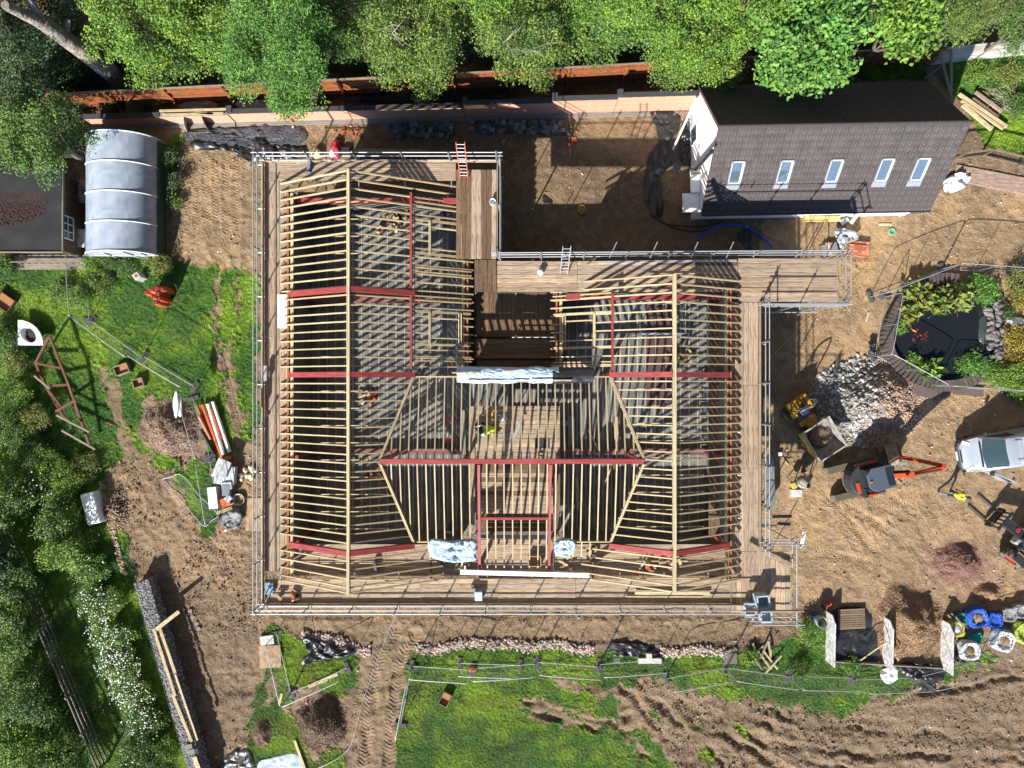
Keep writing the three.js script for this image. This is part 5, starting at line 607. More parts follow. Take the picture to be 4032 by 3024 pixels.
{ // excavator
  const t = thing('excavator', 'orange and black tracked excavator with folded arm and tan bucket', 'excavator', W(3368, 1876, 0), 0.255), org = M(0.4, 0.05, 0.012, 0.35, { clearcoat: 0.5 }), dk = M(0.03, 0.032, 0.036, 0.4), roofM = M(0.06, 0.075, 0.1, 0.45);
  for (const s of [-1, 1]) { const tr = sub('track', t, V(-0.1, 0, s * 0.78)); part('belt', extr([[-1.5, 0.06], [1.1, 0.06], [1.25, 0.3], [1.1, 0.54], [-1.5, 0.54], [-1.65, 0.3]], 0.34, 0.03).translate(0, 0, -0.17), MT.mudTyre, tr); part('track_pads', Array.from({ length: 29 }, (_, i) => box(0.05, 0.05, 0.38, -1.5 + i * 0.09, 0.58, 0)), MT.mudTyre, tr); }
  part('undercarriage', [box(1.6, 0.3, 1.1, -0.1, 0.45, 0), box(0.14, 0.42, 2.0, 1.65, 0.25, 0), box(0.6, 0.1, 0.1, 1.35, 0.3, 0.5), box(0.6, 0.1, 0.1, 1.35, 0.3, -0.5)], MT.mud, t);
  const body = (pts, h, m, y, nm) => part(nm, extr(pts, h, 0.05).rotateX(-Math.PI / 2).translate(0, y, 0), m, t), arcp = Array.from({ length: 11 }, (_, i) => { const a = Math.PI * (0.62 + 0.76 * i / 10); return [Math.cos(a) * 1.02 + 0.05, Math.sin(a) * 0.92]; });
  body([[0.75, 0.85], ...arcp, [0.75, -0.85]], 0.62, dk, 0.72, 'house_body'); body(arcp.map(([x, y]) => [x * 1.0 - 0.01, y * 1.01]), 0.18, dk, 1.4, 'counterweight'); part('engine_hood', [rbox(0.2, 0.05, 0.6, 0.02, -0.68, 1.66, 0.25), rbox(0.9, 0.1, 0.16, 0.03, -0.05, 1.42, -0.86)], org, t); part('side_panel', [rbox(1.2, 0.1, 0.5, 0.04, 0.1, 1.42, 0.62)], dk, t); part('side_stripe', [rbox(1.0, 0.06, 0.12, 0.02, -0.2, 1.5, 0.8, 0, -0.1), rbox(0.8, 0.07, 0.14, 0.02, 0.35, 1.43, -0.86)], org, t);
  const cab = sub('cab', t, V(0.22, 0, -0.18)); part('cab_frame', [[-0.62, -0.55], [-0.62, 0.55], [0.6, -0.5], [0.6, 0.5]].map(([x, z]) => barG(V(x, 1.3, z), V(x * 0.95, 2.5, z * 0.95), 0.07, 0.07)), MT.black, cab); part('cab_glass', box(1.2, 1.1, 1.02, 0, 1.9, 0), M(0.015, 0.022, 0.022, 0.06), cab); part('cab_roof', extr([[-0.7, -0.35], [-0.42, -0.6], [0.62, -0.56], [0.62, 0.56], [-0.42, 0.6], [-0.7, 0.35]], 0.07, 0.03).rotateX(-Math.PI / 2).translate(0, 2.5, 0), roofM, cab); part('roof_window', box(0.34, 0.02, 0.96, 0.42, 2.612, 0), M(0.02, 0.025, 0.03, 0.1), cab); part('beacon', cyl(0.05, 0.06, 0.12, -0.62, 2.62, 0.05), MT.orange, cab);
  const bm = sub('boom', t); part('boom_arm', [barG(V(0.75, 1.1, 0.05), V(1.7, 2.3, 0.05), 0.24, 0.3), barG(V(1.65, 2.28, 0.05), V(3.35, 2.75, 0.05), 0.22, 0.26)], org, bm); part('boom_ram', [poleG(V(0.9, 0.95, 0.2), V(1.9, 2.2, 0.2), 0.05), poleG(V(0.9, 0.95, -0.1), V(1.9, 2.2, -0.1), 0.05), poleG(V(1.9, 2.6, 0.05), V(3.1, 3.0, 0.05), 0.06)], MT.black, bm); part('work_light', rbox(0.14, 0.12, 0.14, 0.03, 1.55, 2.5, 0.05), org, bm);
  const dp = sub('dipper', t); part('dipper_arm', barG(V(3.4, 2.85, -0.05), V(2.25, 0.95, -0.62), 0.2, 0.24), org, dp); part('link', [barG(V(2.35, 1.3, -0.3), V(2.05, 1.0, -0.32), 0.16, 0.08)], MT.steelDark, dp);
  const bk = sub('bucket', t, V(1.95, 0.5, -0.8)); part('bucket_shell', [...[-1, 1].map((s) => extr([[0.35, 0.35], [0.4, -0.1], [0.1, -0.4], [-0.35, -0.35], [-0.3, 0.1]], 0.03).translate(0, 0, s * 0.55)), box(0.05, 0.75, 1.1, 0.36, -0.02, 0, 0, 0, -0.2), box(0.6, 0.05, 1.1, -0.02, 0.3, 0, 0, 0, 0.35), box(0.6, 0.05, 1.1, -0.1, -0.38, 0)], M(0.36, 0.27, 0.17, 0.85, { map: softTex }), bk); part('teeth', [-0.4, -0.13, 0.13, 0.4].map((z) => box(0.16, 0.05, 0.08, -0.44, -0.38, z)), MT.steelDark, bk);
}
{ // site dumper
  const t = thing('site_dumper', 'yellow site dumper with grey open skip and roll bar', 'dumper', W(3170, 1660, 0.3).setY(0), -1.0), ye = M(0.68, 0.34, 0.02, 0.4, { map: softTex });
  const sk = sub('skip', t, V(1.0, 0, 0)); const sp = [[-0.72, 0.75, 0.7], [0.85, 0.75, 0.75]]; part('skip_shell', [barG(V(-0.7, 0.85, 0), V(-0.82, 1.55, 0), 1.6, 0.05, V(1, 0, 0)), ...[-1, 1].map((s) => extr([[-0.72, 0.72], [0.6, 0.72], [0.95, 1.4], [-0.86, 1.55]], 0.04).translate(0, 0, s * 0.8 - 0.02)), box(1.4, 0.05, 1.6, -0.05, 0.74, 0), barG(V(0.6, 0.76, 0), V(0.95, 1.38, 0), 1.6, 0.05)], M(0.3, 0.27, 0.24, 0.8, { map: softTex }), sk); part('skip_rim', [box(0.08, 0.07, 1.72, -0.86, 1.57, 0), ...[-1, 1].map((s) => barG(V(-0.86, 1.57, s * 0.82), V(0.97, 1.42, s * 0.82), 0.07, 0.07)), box(0.07, 0.07, 1.72, 0.97, 1.42, 0)], M(0.42, 0.4, 0.36, 0.7, { map: softTex }), sk); part('skip_side', [1, -1].map((s) => extr([[-0.74, 0.7], [0.55, 0.7], [0.9, 1.32], [-0.84, 1.46]], 0.02).translate(0, 0, s * 0.85 - 0.01)), ye, sk); part('soil_load', blobGeo(0.6, 0.12, 0.6, 0.2, 1.5, 18).translate(0, 0.8, 0), MT.mud, sk);
  part('chassis', [box(1.3, 0.4, 0.9, 0.9, 0.55, 0), box(1.1, 0.35, 0.8, -0.6, 0.6, 0), cyl(0.15, 0.15, 0.7, 0.2, 0.65, 0)], MT.steelDark, t);
  for (const [x, z] of [[1.0, 0.72], [1.0, -0.72], [-0.75, 0.7], [-0.75, -0.7]]) wheel(t, x, 0.42, z, 0.42, 0.32, MT.mudTyre, ye, true);
  part('hood', [rbox(0.62, 0.5, 1.2, 0.06, -1.2, 0.95, 0), rbox(0.3, 0.1, 0.34, 0.03, -0.75, 0.9, 0.5), rbox(0.3, 0.1, 0.34, 0.03, -0.75, 0.9, -0.5)], ye, t); part('footplate', box(0.75, 0.06, 1.3, -0.4, 0.72, 0), MT.rust, t); part('dashboard', [rbox(0.3, 0.5, 0.6, 0.05, 0.05, 1.0, 0), rbox(0.3, 0.12, 1.0, 0.04, -0.1, 0.82, 0)], ye, t); part('seat', [rbox(0.45, 0.12, 0.46, 0.05, -0.75, 1.15, 0), rbox(0.12, 0.45, 0.46, 0.05, -1.0, 1.4, 0, 0, 0, 0.15)], M(0.02, 0.025, 0.05, 0.6), t); part('steering_wheel', xf(new THREE.TorusGeometry(0.18, 0.02, 8, 20), -0.25, 1.35, 0, 1.2, Math.PI / 2), MT.black, t); part('roll_bar', hose([V(-1.1, 0.9, 0.6), V(-1.1, 2.2, 0.58), V(-1.1, 2.45, 0.4), V(-1.1, 2.45, -0.4), V(-1.1, 2.2, -0.58), V(-1.1, 0.9, -0.6)], 0.045, 50, 8), MT.steelDark, t);
  const gr = part('grille', [0, 1, 2, 3].map((i) => box(0.5, 0.03, 0.06, -1.2, 1.22, -0.3 + i * 0.2)), MT.black, t);
}
{ // telehandler
  const t = thing('telehandler', 'dark telehandler with lowered pallet forks and a red cab side', 'telehandler', W(3965, 2075, 0.6).setY(0), Math.PI - 0.73), dk = M(0.025, 0.025, 0.028, 0.5, { map: softTex }), rd = M(0.5, 0.015, 0.02, 0.4);
  const fk = sub('fork_carriage', t, V(0.75, 0, 0)); part('carriage', [box(0.12, 0.5, 1.25, 0, 0.45, 0), ...[-0.5, -0.25, 0, 0.25, 0.5].map((z) => box(0.1, 0.9, 0.06, -0.1, 0.75, z)), box(0.12, 0.08, 1.25, -0.1, 1.2, 0)], dk, fk); for (const z of [-0.4, 0.4]) part('fork', [box(1.25, 0.05, 0.12, 0.68, 0.09, z), box(0.06, 0.7, 0.12, 0.07, 0.4, z)], M(0.1, 0.08, 0.065, 0.6), fk);
  const bm = sub('boom', t); part('boom_section', [barG(V(0.45, 0.95, 0), V(-0.7, 1.3, 0), 0.42, 0.36), barG(V(-0.5, 1.35, 0), V(-3.6, 2.2, 0), 0.5, 0.44)], dk, bm); const nt = document.createElement('canvas'); part('boom_badge', xf(new THREE.TorusGeometry(0.09, 0.03, 6, 5), -0.05, 1.42, 0.02, 1.25, -1.57), rd, bm); part('boom_ram', poleG(V(0.5, 0.75, 0.3), V(-1.5, 1.2, 0.3), 0.06), MT.alu, bm);
  part('body', [rbox(3.6, 0.6, 1.2, 0.08, -2.6, 0.95, 0)], dk, t); part('cab_side', [rbox(1.4, 0.5, 0.7, 0.06, -2.3, 1.1, 0.75), rbox(0.5, 0.2, 0.6, 0.05, -1.3, 1.05, 0.8)], rd, t); part('cab', [rbox(1.3, 1.2, 0.8, 0.08, -2.5, 1.85, 0.75)], M(0.02, 0.025, 0.028, 0.1), t); part('front_lamp', [rbox(0.16, 0.14, 0.2, 0.03, -0.85, 1.25, 0.62), rbox(0.16, 0.14, 0.2, 0.03, -0.85, 1.25, -0.62)], MT.black, t); part('front_plate', [rbox(0.4, 0.5, 1.0, 0.05, -0.75, 0.9, 0)], MT.steel, t);
  for (const z of [1.05, -1.05]) { wheel(t, -1.35, 0.6, z, 0.6, 0.42, MT.mudTyre, rd, true); wheel(t, -4.1, 0.6, z, 0.6, 0.42, MT.mudTyre, rd, true); part('mudguard', box(0.7, 0.05, 0.45, -1.35, 1.27, z), MT.black, t); }
}
{ // cement mixer
  const t = thing('cement_mixer', 'tilted cement mixer drum on a stand beside the scaffold', 'mixer', W(3138, 1890, 0), 0.4), d = sub('drum', t, V(0, 0.95, 0)); d.rotation.set(0.55, 0, -0.35);
  part('drum_shell', lathe([[0, -0.34], [0.2, -0.34], [0.34, -0.16], [0.36, 0.04], [0.2, 0.34], [0.18, 0.34], [0.33, 0.04], [0.3, -0.15], [0, -0.28]], 26), M(0.36, 0.33, 0.27, 0.7, { map: softTex }), d); part('mortar', cyl(0.3, 0.25, 0.05, 0, -0.08, 0), M(0.36, 0.26, 0.1, 0.9), d); part('paddle', [box(0.05, 0.4, 0.12, 0.12, 0, 0, 0.3), box(0.05, 0.4, 0.12, -0.12, 0, 0, -0.3)], MT.black, d);
  part('stand', [poleG(V(-0.45, 0, 0.35), V(-0.42, 0.95, 0), 0.03), poleG(V(0.45, 0, 0.35), V(0.42, 0.95, 0), 0.03), poleG(V(-0.45, 0, -0.35), V(-0.42, 0.95, 0), 0.03), poleG(V(0.45, 0, -0.35), V(0.42, 0.95, 0), 0.03), poleG(V(-0.42, 0.95, 0), V(0.42, 0.95, 0), 0.03)], MT.steel, t); part('motor_box', rbox(0.25, 0.3, 0.35, 0.04, -0.5, 0.7, 0), M(0.4, 0.3, 0.05, 0.6), t); wheel(t, 0.48, 0.16, 0.35, 0.16, 0.07); wheel(t, 0.48, 0.16, -0.35, 0.16, 0.07);
}
// ---------- mesh fence panels ----------
function meshPanel(name, label, a, b, group) {      // a, b: places of the top rail's ends on the plan, 2 m up
  const A = W(...a, 1.95).setY(0), B = W(...b, 1.95).setY(0), t = thing(name, label, 'fence panel', A, 0, group), L = A.distanceTo(B); t.quaternion.copy(alongQuat(A, B));
  part('frame', hose([V(0, 0.1, 0), V(0, 1.8, 0), V(0.03, 1.92, 0), V(0.15, 1.96, 0), V(L - 0.15, 1.96, 0), V(L - 0.03, 1.92, 0), V(L, 1.8, 0), V(L, 0.1, 0)], 0.022, 90, 6), MT.steel, t); part('bottom_rail', poleG(V(0, 0.16, 0), V(L, 0.16, 0), 0.018), MT.steel, t); part('middle_post', poleG(V(L / 2, 0.16, 0), V(L / 2, 1.95, 0), 0.014), MT.steel, t);
  const w = []; for (let x = 0.1; x < L; x += 0.15) w.push(box(0.003, 1.78, 0.003, x, 1.05, 0)); for (let y = 0.3; y < 1.95; y += 0.26) w.push(box(L, 0.003, 0.003, L / 2, y, 0)); part('wire_mesh', w, MT.steelDark, t);
  for (const x of [0, L]) { const f = part('foot_block', [rbox(0.24, 0.13, 0.68, 0.03, x, 0.07, 0)], M(0.09, 0.085, 0.08, 0.95, { map: softTex }), t); }
}
const MP = [[[1556, 2918], [1602, 2680], 'mesh fence panel beside the wheel tracks at the lawn corner'], [[1606, 2675], [1850, 2692], 'mesh fence panel at the lawn corner, next to the one along the wheel tracks'], [[1801, 2663], [2052, 2672], 'mesh fence panel standing doubled in front of another by the lawn corner'], [[1860, 2684], [2112, 2666], 'mesh fence panel behind the doubled one on the lawn'], [[2123, 2659], [2370, 2678], 'mesh fence panel between the lawn and the black sheet'], [[2378, 2668], [2630, 2649], 'mesh fence panel behind the white plank box on the lawn'], [[2652, 2726], [2896, 2683], 'mesh fence panel over the churned mud edge'], [[2902, 2683], [3150, 2717], 'mesh fence panel beside the stack of offcut timber'], [[3160, 2717], [3412, 2723], 'mesh fence panel below the black-lined bay'], [[3424, 2732], [3678, 2723], 'mesh fence panel below the brown gravel bay'], [[3690, 2721], [3936, 2658], 'mesh fence panel angling towards the bulk bags'], [[3916, 2603], [4110, 2560], 'mesh fence panel below the white and teal bulk bag'],
  [[1046, 2540], [1103, 2783], 'mesh fence panel beside the tan board on the grass corner'], [[1106, 2786], [1338, 2682], 'mesh fence panel along the small grass corner by the spoil heap'], [[257, 998], [272, 1246], 'mesh fence panel running out from the shed corner'], [[283, 1253], [492, 1405], 'mesh fence panel across the garden grass beside the bath'], [[498, 1398], [708, 1524], 'mesh fence panel across the garden beside the planter boxes'], [[700, 1570], [768, 1808], 'mesh fence panel standing over the chip heap'], [[770, 1826], [808, 2068], 'mesh fence panel beside the insulation pile'], [[3495, 1152], [3788, 1038], 'mesh fence panel above the pond kerb'], [[3792, 1037], [4070, 1056], 'mesh fence panel above the pond beside the golden shrub'], [[3556, 1153], [3512, 1398], 'mesh fence panel on the tan side of the pond kerb'], [[3518, 1396], [3738, 1516], 'mesh fence panel between the pond and rubble heap'], [[3760, 1520], [4060, 1540], 'mesh fence panel below the pond by the brick edging']];
for (const [a, b, l] of MP) meshPanel('mesh_fence_panel', l, a, b, 'temporary mesh fence panels');
{ const t = thing('fallen_mesh_panel', 'mesh fence panel lying flat on the grass and soil by the insulation pile', 'fence panel'), c = [[638, 1890], [808, 2072], [856, 2030], [708, 1868]].map((p) => W(...p, 0.15)); part('frame', hose([...c, c[0]].flatMap((p, i, a) => i < 4 ? [p, p.clone().lerp(a[i + 1], 0.5)] : []), 0.02, 80, 6, true), MT.steel, t); const w = []; for (let i = 1; i < 24; i++) w.push(poleG(c[0].clone().lerp(c[1], i / 24), c[3].clone().lerp(c[2], i / 24), 0.003, 4)); part('wire_mesh', w, MT.steel, t); }
// ---------- pond ----------
{
  const cx = WX(3712), cz = WZ(1310), rx = 2.75, rz = 2.55, P = (a, k = 1) => V(cx + Math.cos(a) * rx * k * (1 + 0.06 * Math.sin(3 * a)), 0, cz + Math.sin(a) * rz * k);
  const ws = shapeOf(Array.from({ length: 48 }, (_, i) => { const p = P(i / 48 * 6.283, 1.02); return [p.x, -p.z]; })); const wg = new THREE.ShapeGeometry(ws, 12).rotateX(-Math.PI / 2).translate(0, 0.16, 0); struct('pond_water', wg, M(0.012, 0.014, 0.016, 0.05, { clearcoat: 1, clearcoatRoughness: 0.02 }));
  const k = thing('pond_kerb', 'curved dark brick kerb round the pond', 'kerb'), km = [0, 1, 2, 3].map((i) => M(0.13 + i * 0.02, 0.1 + i * 0.014, 0.09 + i * 0.012, 0.9, { map: speckTex })), bg = new THREE.BoxGeometry(0.2, 0.42, 0.6);
  for (let a = 1.0; a < 4.9; a += 0.076) { const p = P(a, 1.16), m = part('kerb_brick', bg, pick(km), k, V(p.x, 0.21 + rr(-0.006, 0.006), p.z)); m.rotation.y = -a + Math.PI / 2; }
  const stones = [rockGeo(1, 0.2), rockGeo(1, 0.25), rockGeo(1, 0.16)], sm = [M(0.3, 0.27, 0.27, 0.9, { map: speckTex }), M(0.22, 0.2, 0.2, 0.9, { map: speckTex })];
  for (let i = 0; i < 44; i++) { const u = i / 44, m = solo('pond_rock', pick(stones), pick(sm), 'grey rock in the row edging the pond waterfall', 'rock', 'rocks along the pond waterfall', W(3905 + rr(-22, 28) + Math.sin(u * 3) * 12, 1185 + u * 230, 0.35)); m.scale.setScalar(rr(0.26, 0.5)); m.rotation.set(rr(0, 6), rr(0, 6), rr(0, 6)); }
  solo('weir_stone', blobGeo(0.35, 0.2, 0.9, 0.2, 2, 20), M(0.03, 0.045, 0.04, 0.3), 'dark wet slope of the small waterfall into the pond', 'waterfall', null, V(WX(3868), 0.12, WZ(1300)));
  const fishG = merge([ball(0.05, 0, 0, 0, 2.4, 0.7, 0.9), xf(new THREE.ConeGeometry(0.06, 0.12, 4), -0.15, 0, 0, 0, 0, -1.57, 1, 1, 0.4)]);
  for (let i = 0; i < 16; i++) { const big = i === 0, m = solo('goldfish', fishG, big ? M(0.75, 0.14, 0.02, 0.4) : M(0.2, 0.015, 0.015, 0.5), big ? 'large orange fish apart from the red ones in the pond' : 'small red fish in the shoal in the pond', 'fish', big ? null : 'red fish shoal', W(big ? 3602 : 3625 + rr(-28, 34), big ? 1302 : 1318 + rr(-22, 24), 0.2)); m.position.y = 0.175; m.scale.setScalar(big ? 1.2 : rr(0.35, 0.7)); m.rotation.y = big ? -0.5 : rr(-1, 0.6); }
  for (const [px, py, r, h, leaf, tone, lab] of [[3610, 1165, 0.75, 0.5, 'lily', 'lime', 'yellow-green broad-leaved water plants by the fence corner'], [3700, 1180, 0.7, 0.5, 'lily', 'lime', 'yellow-green broad-leaved water plants in mid pond'], [3780, 1165, 0.75, 0.55, 'lily', 'lime', 'yellow-green broad-leaved water plants by the far kerb'], [3575, 1230, 0.55, 0.4, 'lily', 'lime', 'yellow-green water plants along the tan-side kerb'], [3860, 1130, 0.8, 0.7, 'tuft', 'bright', 'green reeds behind the water plants'], [3900, 1165, 0.6, 0.6, 'tuft', 'bright', 'green reeds above the pond rocks'], [3545, 1290, 0.4, 0.4, 'tuft', 'bright', 'small reed tuft by the mesh panel'], [3590, 1430, 0.5, 0.4, 'tuft', 'fresh', 'reeds in the lower pond corner beside the rubble'], [3650, 1455, 0.5, 0.4, 'lily', 'fresh', 'small broad-leaved plants at the lower pond edge'], [3820, 1440, 0.8, 0.5, 'tuft', 'bright', 'green reeds at the lower pond edge'], [3900, 1460, 0.7, 0.5, 'tuft', 'bright', 'leafy plants below the pond rocks'], [4010, 1110, 0.8, 1.0, 'tiny', 'lime', 'golden green shrub above the pond rocks'], [4040, 1180, 0.9, 1.0, 'tiny', 'gold', 'golden shrub beside the white sack'], [4000, 1330, 0.8, 0.9, 'tiny', 'gold', 'rounded golden yellow shrub'], [4020, 1400, 0.8, 0.9, 'tiny', 'gold', 'golden yellow shrub below the rounded one'], [3960, 1480, 0.8, 0.7, 'tuft', 'fresh', 'green plant beside the lower pond rocks'], [4020, 1500, 1.0, 0.9, 'tiny', 'fresh', 'spreading green bush below the golden shrubs'], [3960, 1230, 0.5, 0.5, 'tiny', 'deep', 'dark green plant behind the pond rocks'], [4020, 1545, 0.7, 0.6, 'tuft', 'fresh', 'pale-tipped plant above the van']]) shrub('pond_plant', lab, 'plant', px, py, r, h, leaf, tone, leaf === 'lily' ? 14 : 12);
  solo('white_sack', blobGeo(0.55, 0.35, 0.25, 0.25, 2, 22), MT.plasticWhite, 'white plastic sack between the golden shrubs', 'sack', null, W(4000, 1265));
  for (const [x0, y0, x1, y1] of [[3590, 1530, 3690, 1560], [3700, 1530, 3720, 1560], [3755, 1535, 3870, 1545]]) solo('edging_slab', barG(W(x0, y0, 0.06), W(x1, y1, 0.06), 0.5, 0.12), M(0.2, 0.15, 0.13, 0.9, { map: speckTex }), 'purplish paving strip below the pond fence', 'slab', 'paving strips below the pond');
  solo('brick_path', barG(W(3760, 680, 0.05), W(4070, 740, 0.05), 0.9, 0.08), M(0.55, 0.38, 0.3, 0.9, { map: speckTex }), 'pale pink brick path curving past the tiled house', 'path').userData.kind = 'structure';
}
// ---------- heaps ----------
function heap(name, label, cat, px, py, rx, rz, h, mat, stones) {     // a mound with its own loose pieces on it
  const c = W(px, py), t = thing(name, label, cat, [c.x, -0.02, c.z]); const n = 40, P = [], UV = [], I = [], hy = (u, v) => { const r = Math.hypot(u, v), e = 1 - sstep(0, 1, r + (fbm(u * 3 + px, v * 3, 3) - 0.5) * 0.35); return e * h * (0.8 + 0.4 * fbm(u * 5 + py, v * 5, 3)); };
  for (let j = 0; j <= n; j++) for (let i = 0; i <= n; i++) { const u = i / n * 2.3 - 1.15, v = j / n * 2.3 - 1.15; P.push(u * rx, hy(u, v) - 0.02, v * rz); UV.push(u * rx / 1.5, v * rz / 1.5); } for (let j = 0; j < n; j++) for (let i = 0; i < n; i++) { const a = j * (n + 1) + i; I.push(a, a + n + 1, a + 1, a + 1, a + n + 1, a + n + 2); }
  const g = new THREE.BufferGeometry(); g.setAttribute('position', new THREE.Float32BufferAttribute(P, 3)); g.setAttribute('uv', new THREE.Float32BufferAttribute(UV, 2)); g.setIndex(I); g.computeVertexNormals(); part('mound', g, mat, t);
  if (stones) { const [cnt, s0, s1, col] = stones, m = new THREE.InstancedMesh(rockGeo(0, 0.3), M(1, 1, 1, 0.95), cnt), o = new THREE.Object3D(), cc = new THREE.Color(); for (let i = 0; i < cnt; i++) { const a = rr(0, 6.283), r = Math.sqrt(rnd()) * 1.02, u = Math.cos(a) * r, v = Math.sin(a) * r; o.position.set(u * rx, hy(u, v) + 0.005, v * rz); o.rotation.set(rr(0, 6), rr(0, 6), rr(0, 6)); o.scale.setScalar(rr(s0, s1)); o.updateMatrix(); m.setMatrixAt(i, o.matrix); col(cc, u, v); m.setColorAt(i, cc); } m.name = 'stones'; m.userData.kind = 'stuff'; t.add(m); }
  return { c, hy, rx, rz };
}
const gcol = (r, g, b, j) => (c) => { const f = 1 + rr(-j, j); c.setRGB(r * f, g * f * rr(0.94, 1.06), b * f); };
{
  const R = heap('rubble_heap', 'heap of broken grey stone and pink hardcore beside the yellow dumper', 'heap', 3420, 1580, 3.3, 2.5, 1.25, M(0.16, 0.13, 0.11, 0.95), [5200, 0.07, 0.15, (c, u) => { const f = rr(0.6, 1.3); if (u < -0.1 + rr(-0.3, 0.3)) c.setRGB(0.24 * f, 0.24 * f, 0.235 * f); else c.setRGB(0.36 * f, 0.25 * f, 0.19 * f); }]);
  const gs = [0, 1, 2, 3].map(() => rockGeo(1, 0.28)), ms = [M(0.3, 0.3, 0.29, 0.9), M(0.2, 0.205, 0.205, 0.9), M(0.4, 0.38, 0.36, 0.9)];
  for (let i = 0; i < 250; i++) { const a = rr(1.6, 4.9), r = Math.sqrt(rnd()) * 1.05, u = Math.cos(a) * r * 0.95 - 0.02, v = Math.sin(a) * r, m = solo('rubble_stone', pick(gs), pick(ms), 'broken grey stone on the rubble heap beside the yellow dumper', 'stone', 'stones on the rubble heap', V(R.c.x + u * R.rx, R.hy(u, v) + 0.02, R.c.z + v * R.rz)); m.scale.set(rr(0.14, 0.32), rr(0.12, 0.24), rr(0.14, 0.3)); m.rotation.set(rr(0, 6), rr(0, 6), rr(0, 6)); }
}
heap('chip_heap', 'brown mound of chippings under the mesh fence beside the orange pipes', 'heap', 670, 1690, 1.9, 1.9, 0.9, M(0.2, 0.14, 0.1, 0.95), [3800, 0.04, 0.09, gcol(0.27, 0.185, 0.13, 0.45)]);
heap('gravel_heap', 'reddish gravel heap on the tan ground below the telehandler', 'heap', 3770, 2215, 1.5, 1.2, 0.65, M(0.18, 0.1, 0.075, 0.95), [3000, 0.025, 0.06, gcol(0.22, 0.12, 0.09, 0.4)]);
heap('gravel_heap', 'small brown gravel heap next to the reddish one', 'heap', 3885, 2335, 1.0, 0.6, 0.4, M(0.26, 0.17, 0.1, 0.95), [1200, 0.025, 0.05, gcol(0.3, 0.19, 0.11, 0.4)]);
heap('gravel_heap', 'golden brown gravel heap filling the open bay between two boards', 'heap', 3575, 2455, 2.1, 2.4, 1.1, M(0.22, 0.145, 0.085, 0.95), [9000, 0.03, 0.065, gcol(0.26, 0.165, 0.095, 0.45)]);
heap('spoil_heap', 'dark spoil heap on the grass corner beside the wheel tracks', 'heap', 1265, 2840, 1.7, 1.6, 0.95, M(0.13, 0.085, 0.055, 0.95, { map: softTex }), [2200, 0.03, 0.08, gcol(0.16, 0.105, 0.07, 0.45)]);
heap('spoil_heap', 'low brown spoil heap on the grass below the planked gabion wall', 'heap', 1035, 2890, 0.8, 1.0, 0.4, MT.mud, [700, 0.03, 0.06, gcol(0.22, 0.15, 0.1, 0.4)]);
heap('soil_bank', 'long low soil bank beside the white wrapped bale', 'heap', 455, 2010, 0.9, 1.6, 0.5, MT.mud, [900, 0.04, 0.12, gcol(0.3, 0.22, 0.15, 0.4)]);
// rubble line along the grass edge
for (const [x0, x1, y0, y1, n, lab] of [[1190, 1460, 2490, 2560, 600, 'broken stone rubble along the grass beside the black sheet bundle'], [1640, 2020, 2555, 2525, 900, 'broken stone rubble along the lawn edge beyond the wheel tracks'], [2010, 2340, 2530, 2555, 900, 'broken stone rubble along the lawn edge before the black sheet'], [2600, 2900, 2560, 2565, 700, 'broken stone rubble beyond the white plank box']]) scatter('rubble', rockGeo(0, 0.3), M(1, 1, 1, 0.95), n, () => true, (o, c) => { const u = rnd(), q = W(lerp(x0, x1, u), lerp(y0, y1, u) + rr(-1, 1) * rr(4, 26) + Math.sin(u * 9) * 8); const s = rr(0.06, 0.2); o.position.set(q.x, groundY(q.x, q.z) + s * 0.3, q.z); o.rotation.set(rr(0, 6), rr(0, 6), rr(0, 6)); o.scale.setScalar(s); const f = rr(0.5, 1.3); c.setRGB(0.38 * f, 0.3 * f, 0.25 * f); }, lab, 'rubble');
scatter('bank_stones', rockGeo(0, 0.3), M(1, 1, 1, 0.95), 240, () => true, (o, c) => { const u = rnd(), q = W(lerp(400, 490, u) + rr(-10, 10), lerp(1900, 2260, u)); const s = rr(0.08, 0.3); o.position.set(q.x, s * 0.2, q.z); o.rotation.set(rr(0, 6), rr(0, 6), rr(0, 6)); o.scale.setScalar(s); const f = rr(0.5, 1.2); c.setRGB(0.4 * f, 0.31 * f, 0.2 * f); }, 'pale stones along the foot of the flowering bank', 'stones');
// dark paver blocks strewn under the brick wall
{
  const pg = new RoundedBoxGeometry(0.3, 0.09, 0.3, 1, 0.012), pm = [M(0.14, 0.16, 0.18, 0.8, { map: speckTex }), M(0.2, 0.23, 0.26, 0.8, { map: speckTex }), M(0.3, 0.35, 0.4, 0.8, { map: speckTex }), M(0.08, 0.09, 0.1, 0.85, { map: speckTex })];
  for (let i = 0; i < 190; i++) { const u = rnd(), px = u < 0.42 ? rr(1530, 1780) : rr(1840, 2245), py = (px < 1800 ? 478 : 462) + Math.pow(rnd(), 1.3) * 50 + 14, m = solo('paving_block', pg, pick(pm), 'dark grey paving block tipped below the brick garden wall', 'block', 'paving blocks below the brick wall', W(px, py, 0.08)); m.position.y = rr(0.05, 0.3); m.rotation.set(rr(-0.5, 0.5), rr(0, 6), rr(-0.5, 0.5)); m.scale.set(rr(0.6, 1.1), rr(0.8, 1.2), rr(0.7, 1.1)); }
  const cg = new THREE.BoxGeometry(0.22, 0.07, 0.1); for (let i = 0; i < 34; i++) { const q = i < 16 ? [rr(1290, 1420), rr(485, 540)] : i < 24 ? [rr(2560, 2700), rr(440, 560)] : [rr(2240, 2270), rr(510, 570)], m = solo('loose_brick', cg, MT.clay, 'loose orange brick on the ground below the brick wall', 'brick', 'loose bricks below the brick wall', W(...q, 0.05)); m.rotation.set(rr(-0.2, 0.2), rr(0, 6), rr(-0.2, 0.2)); }
}
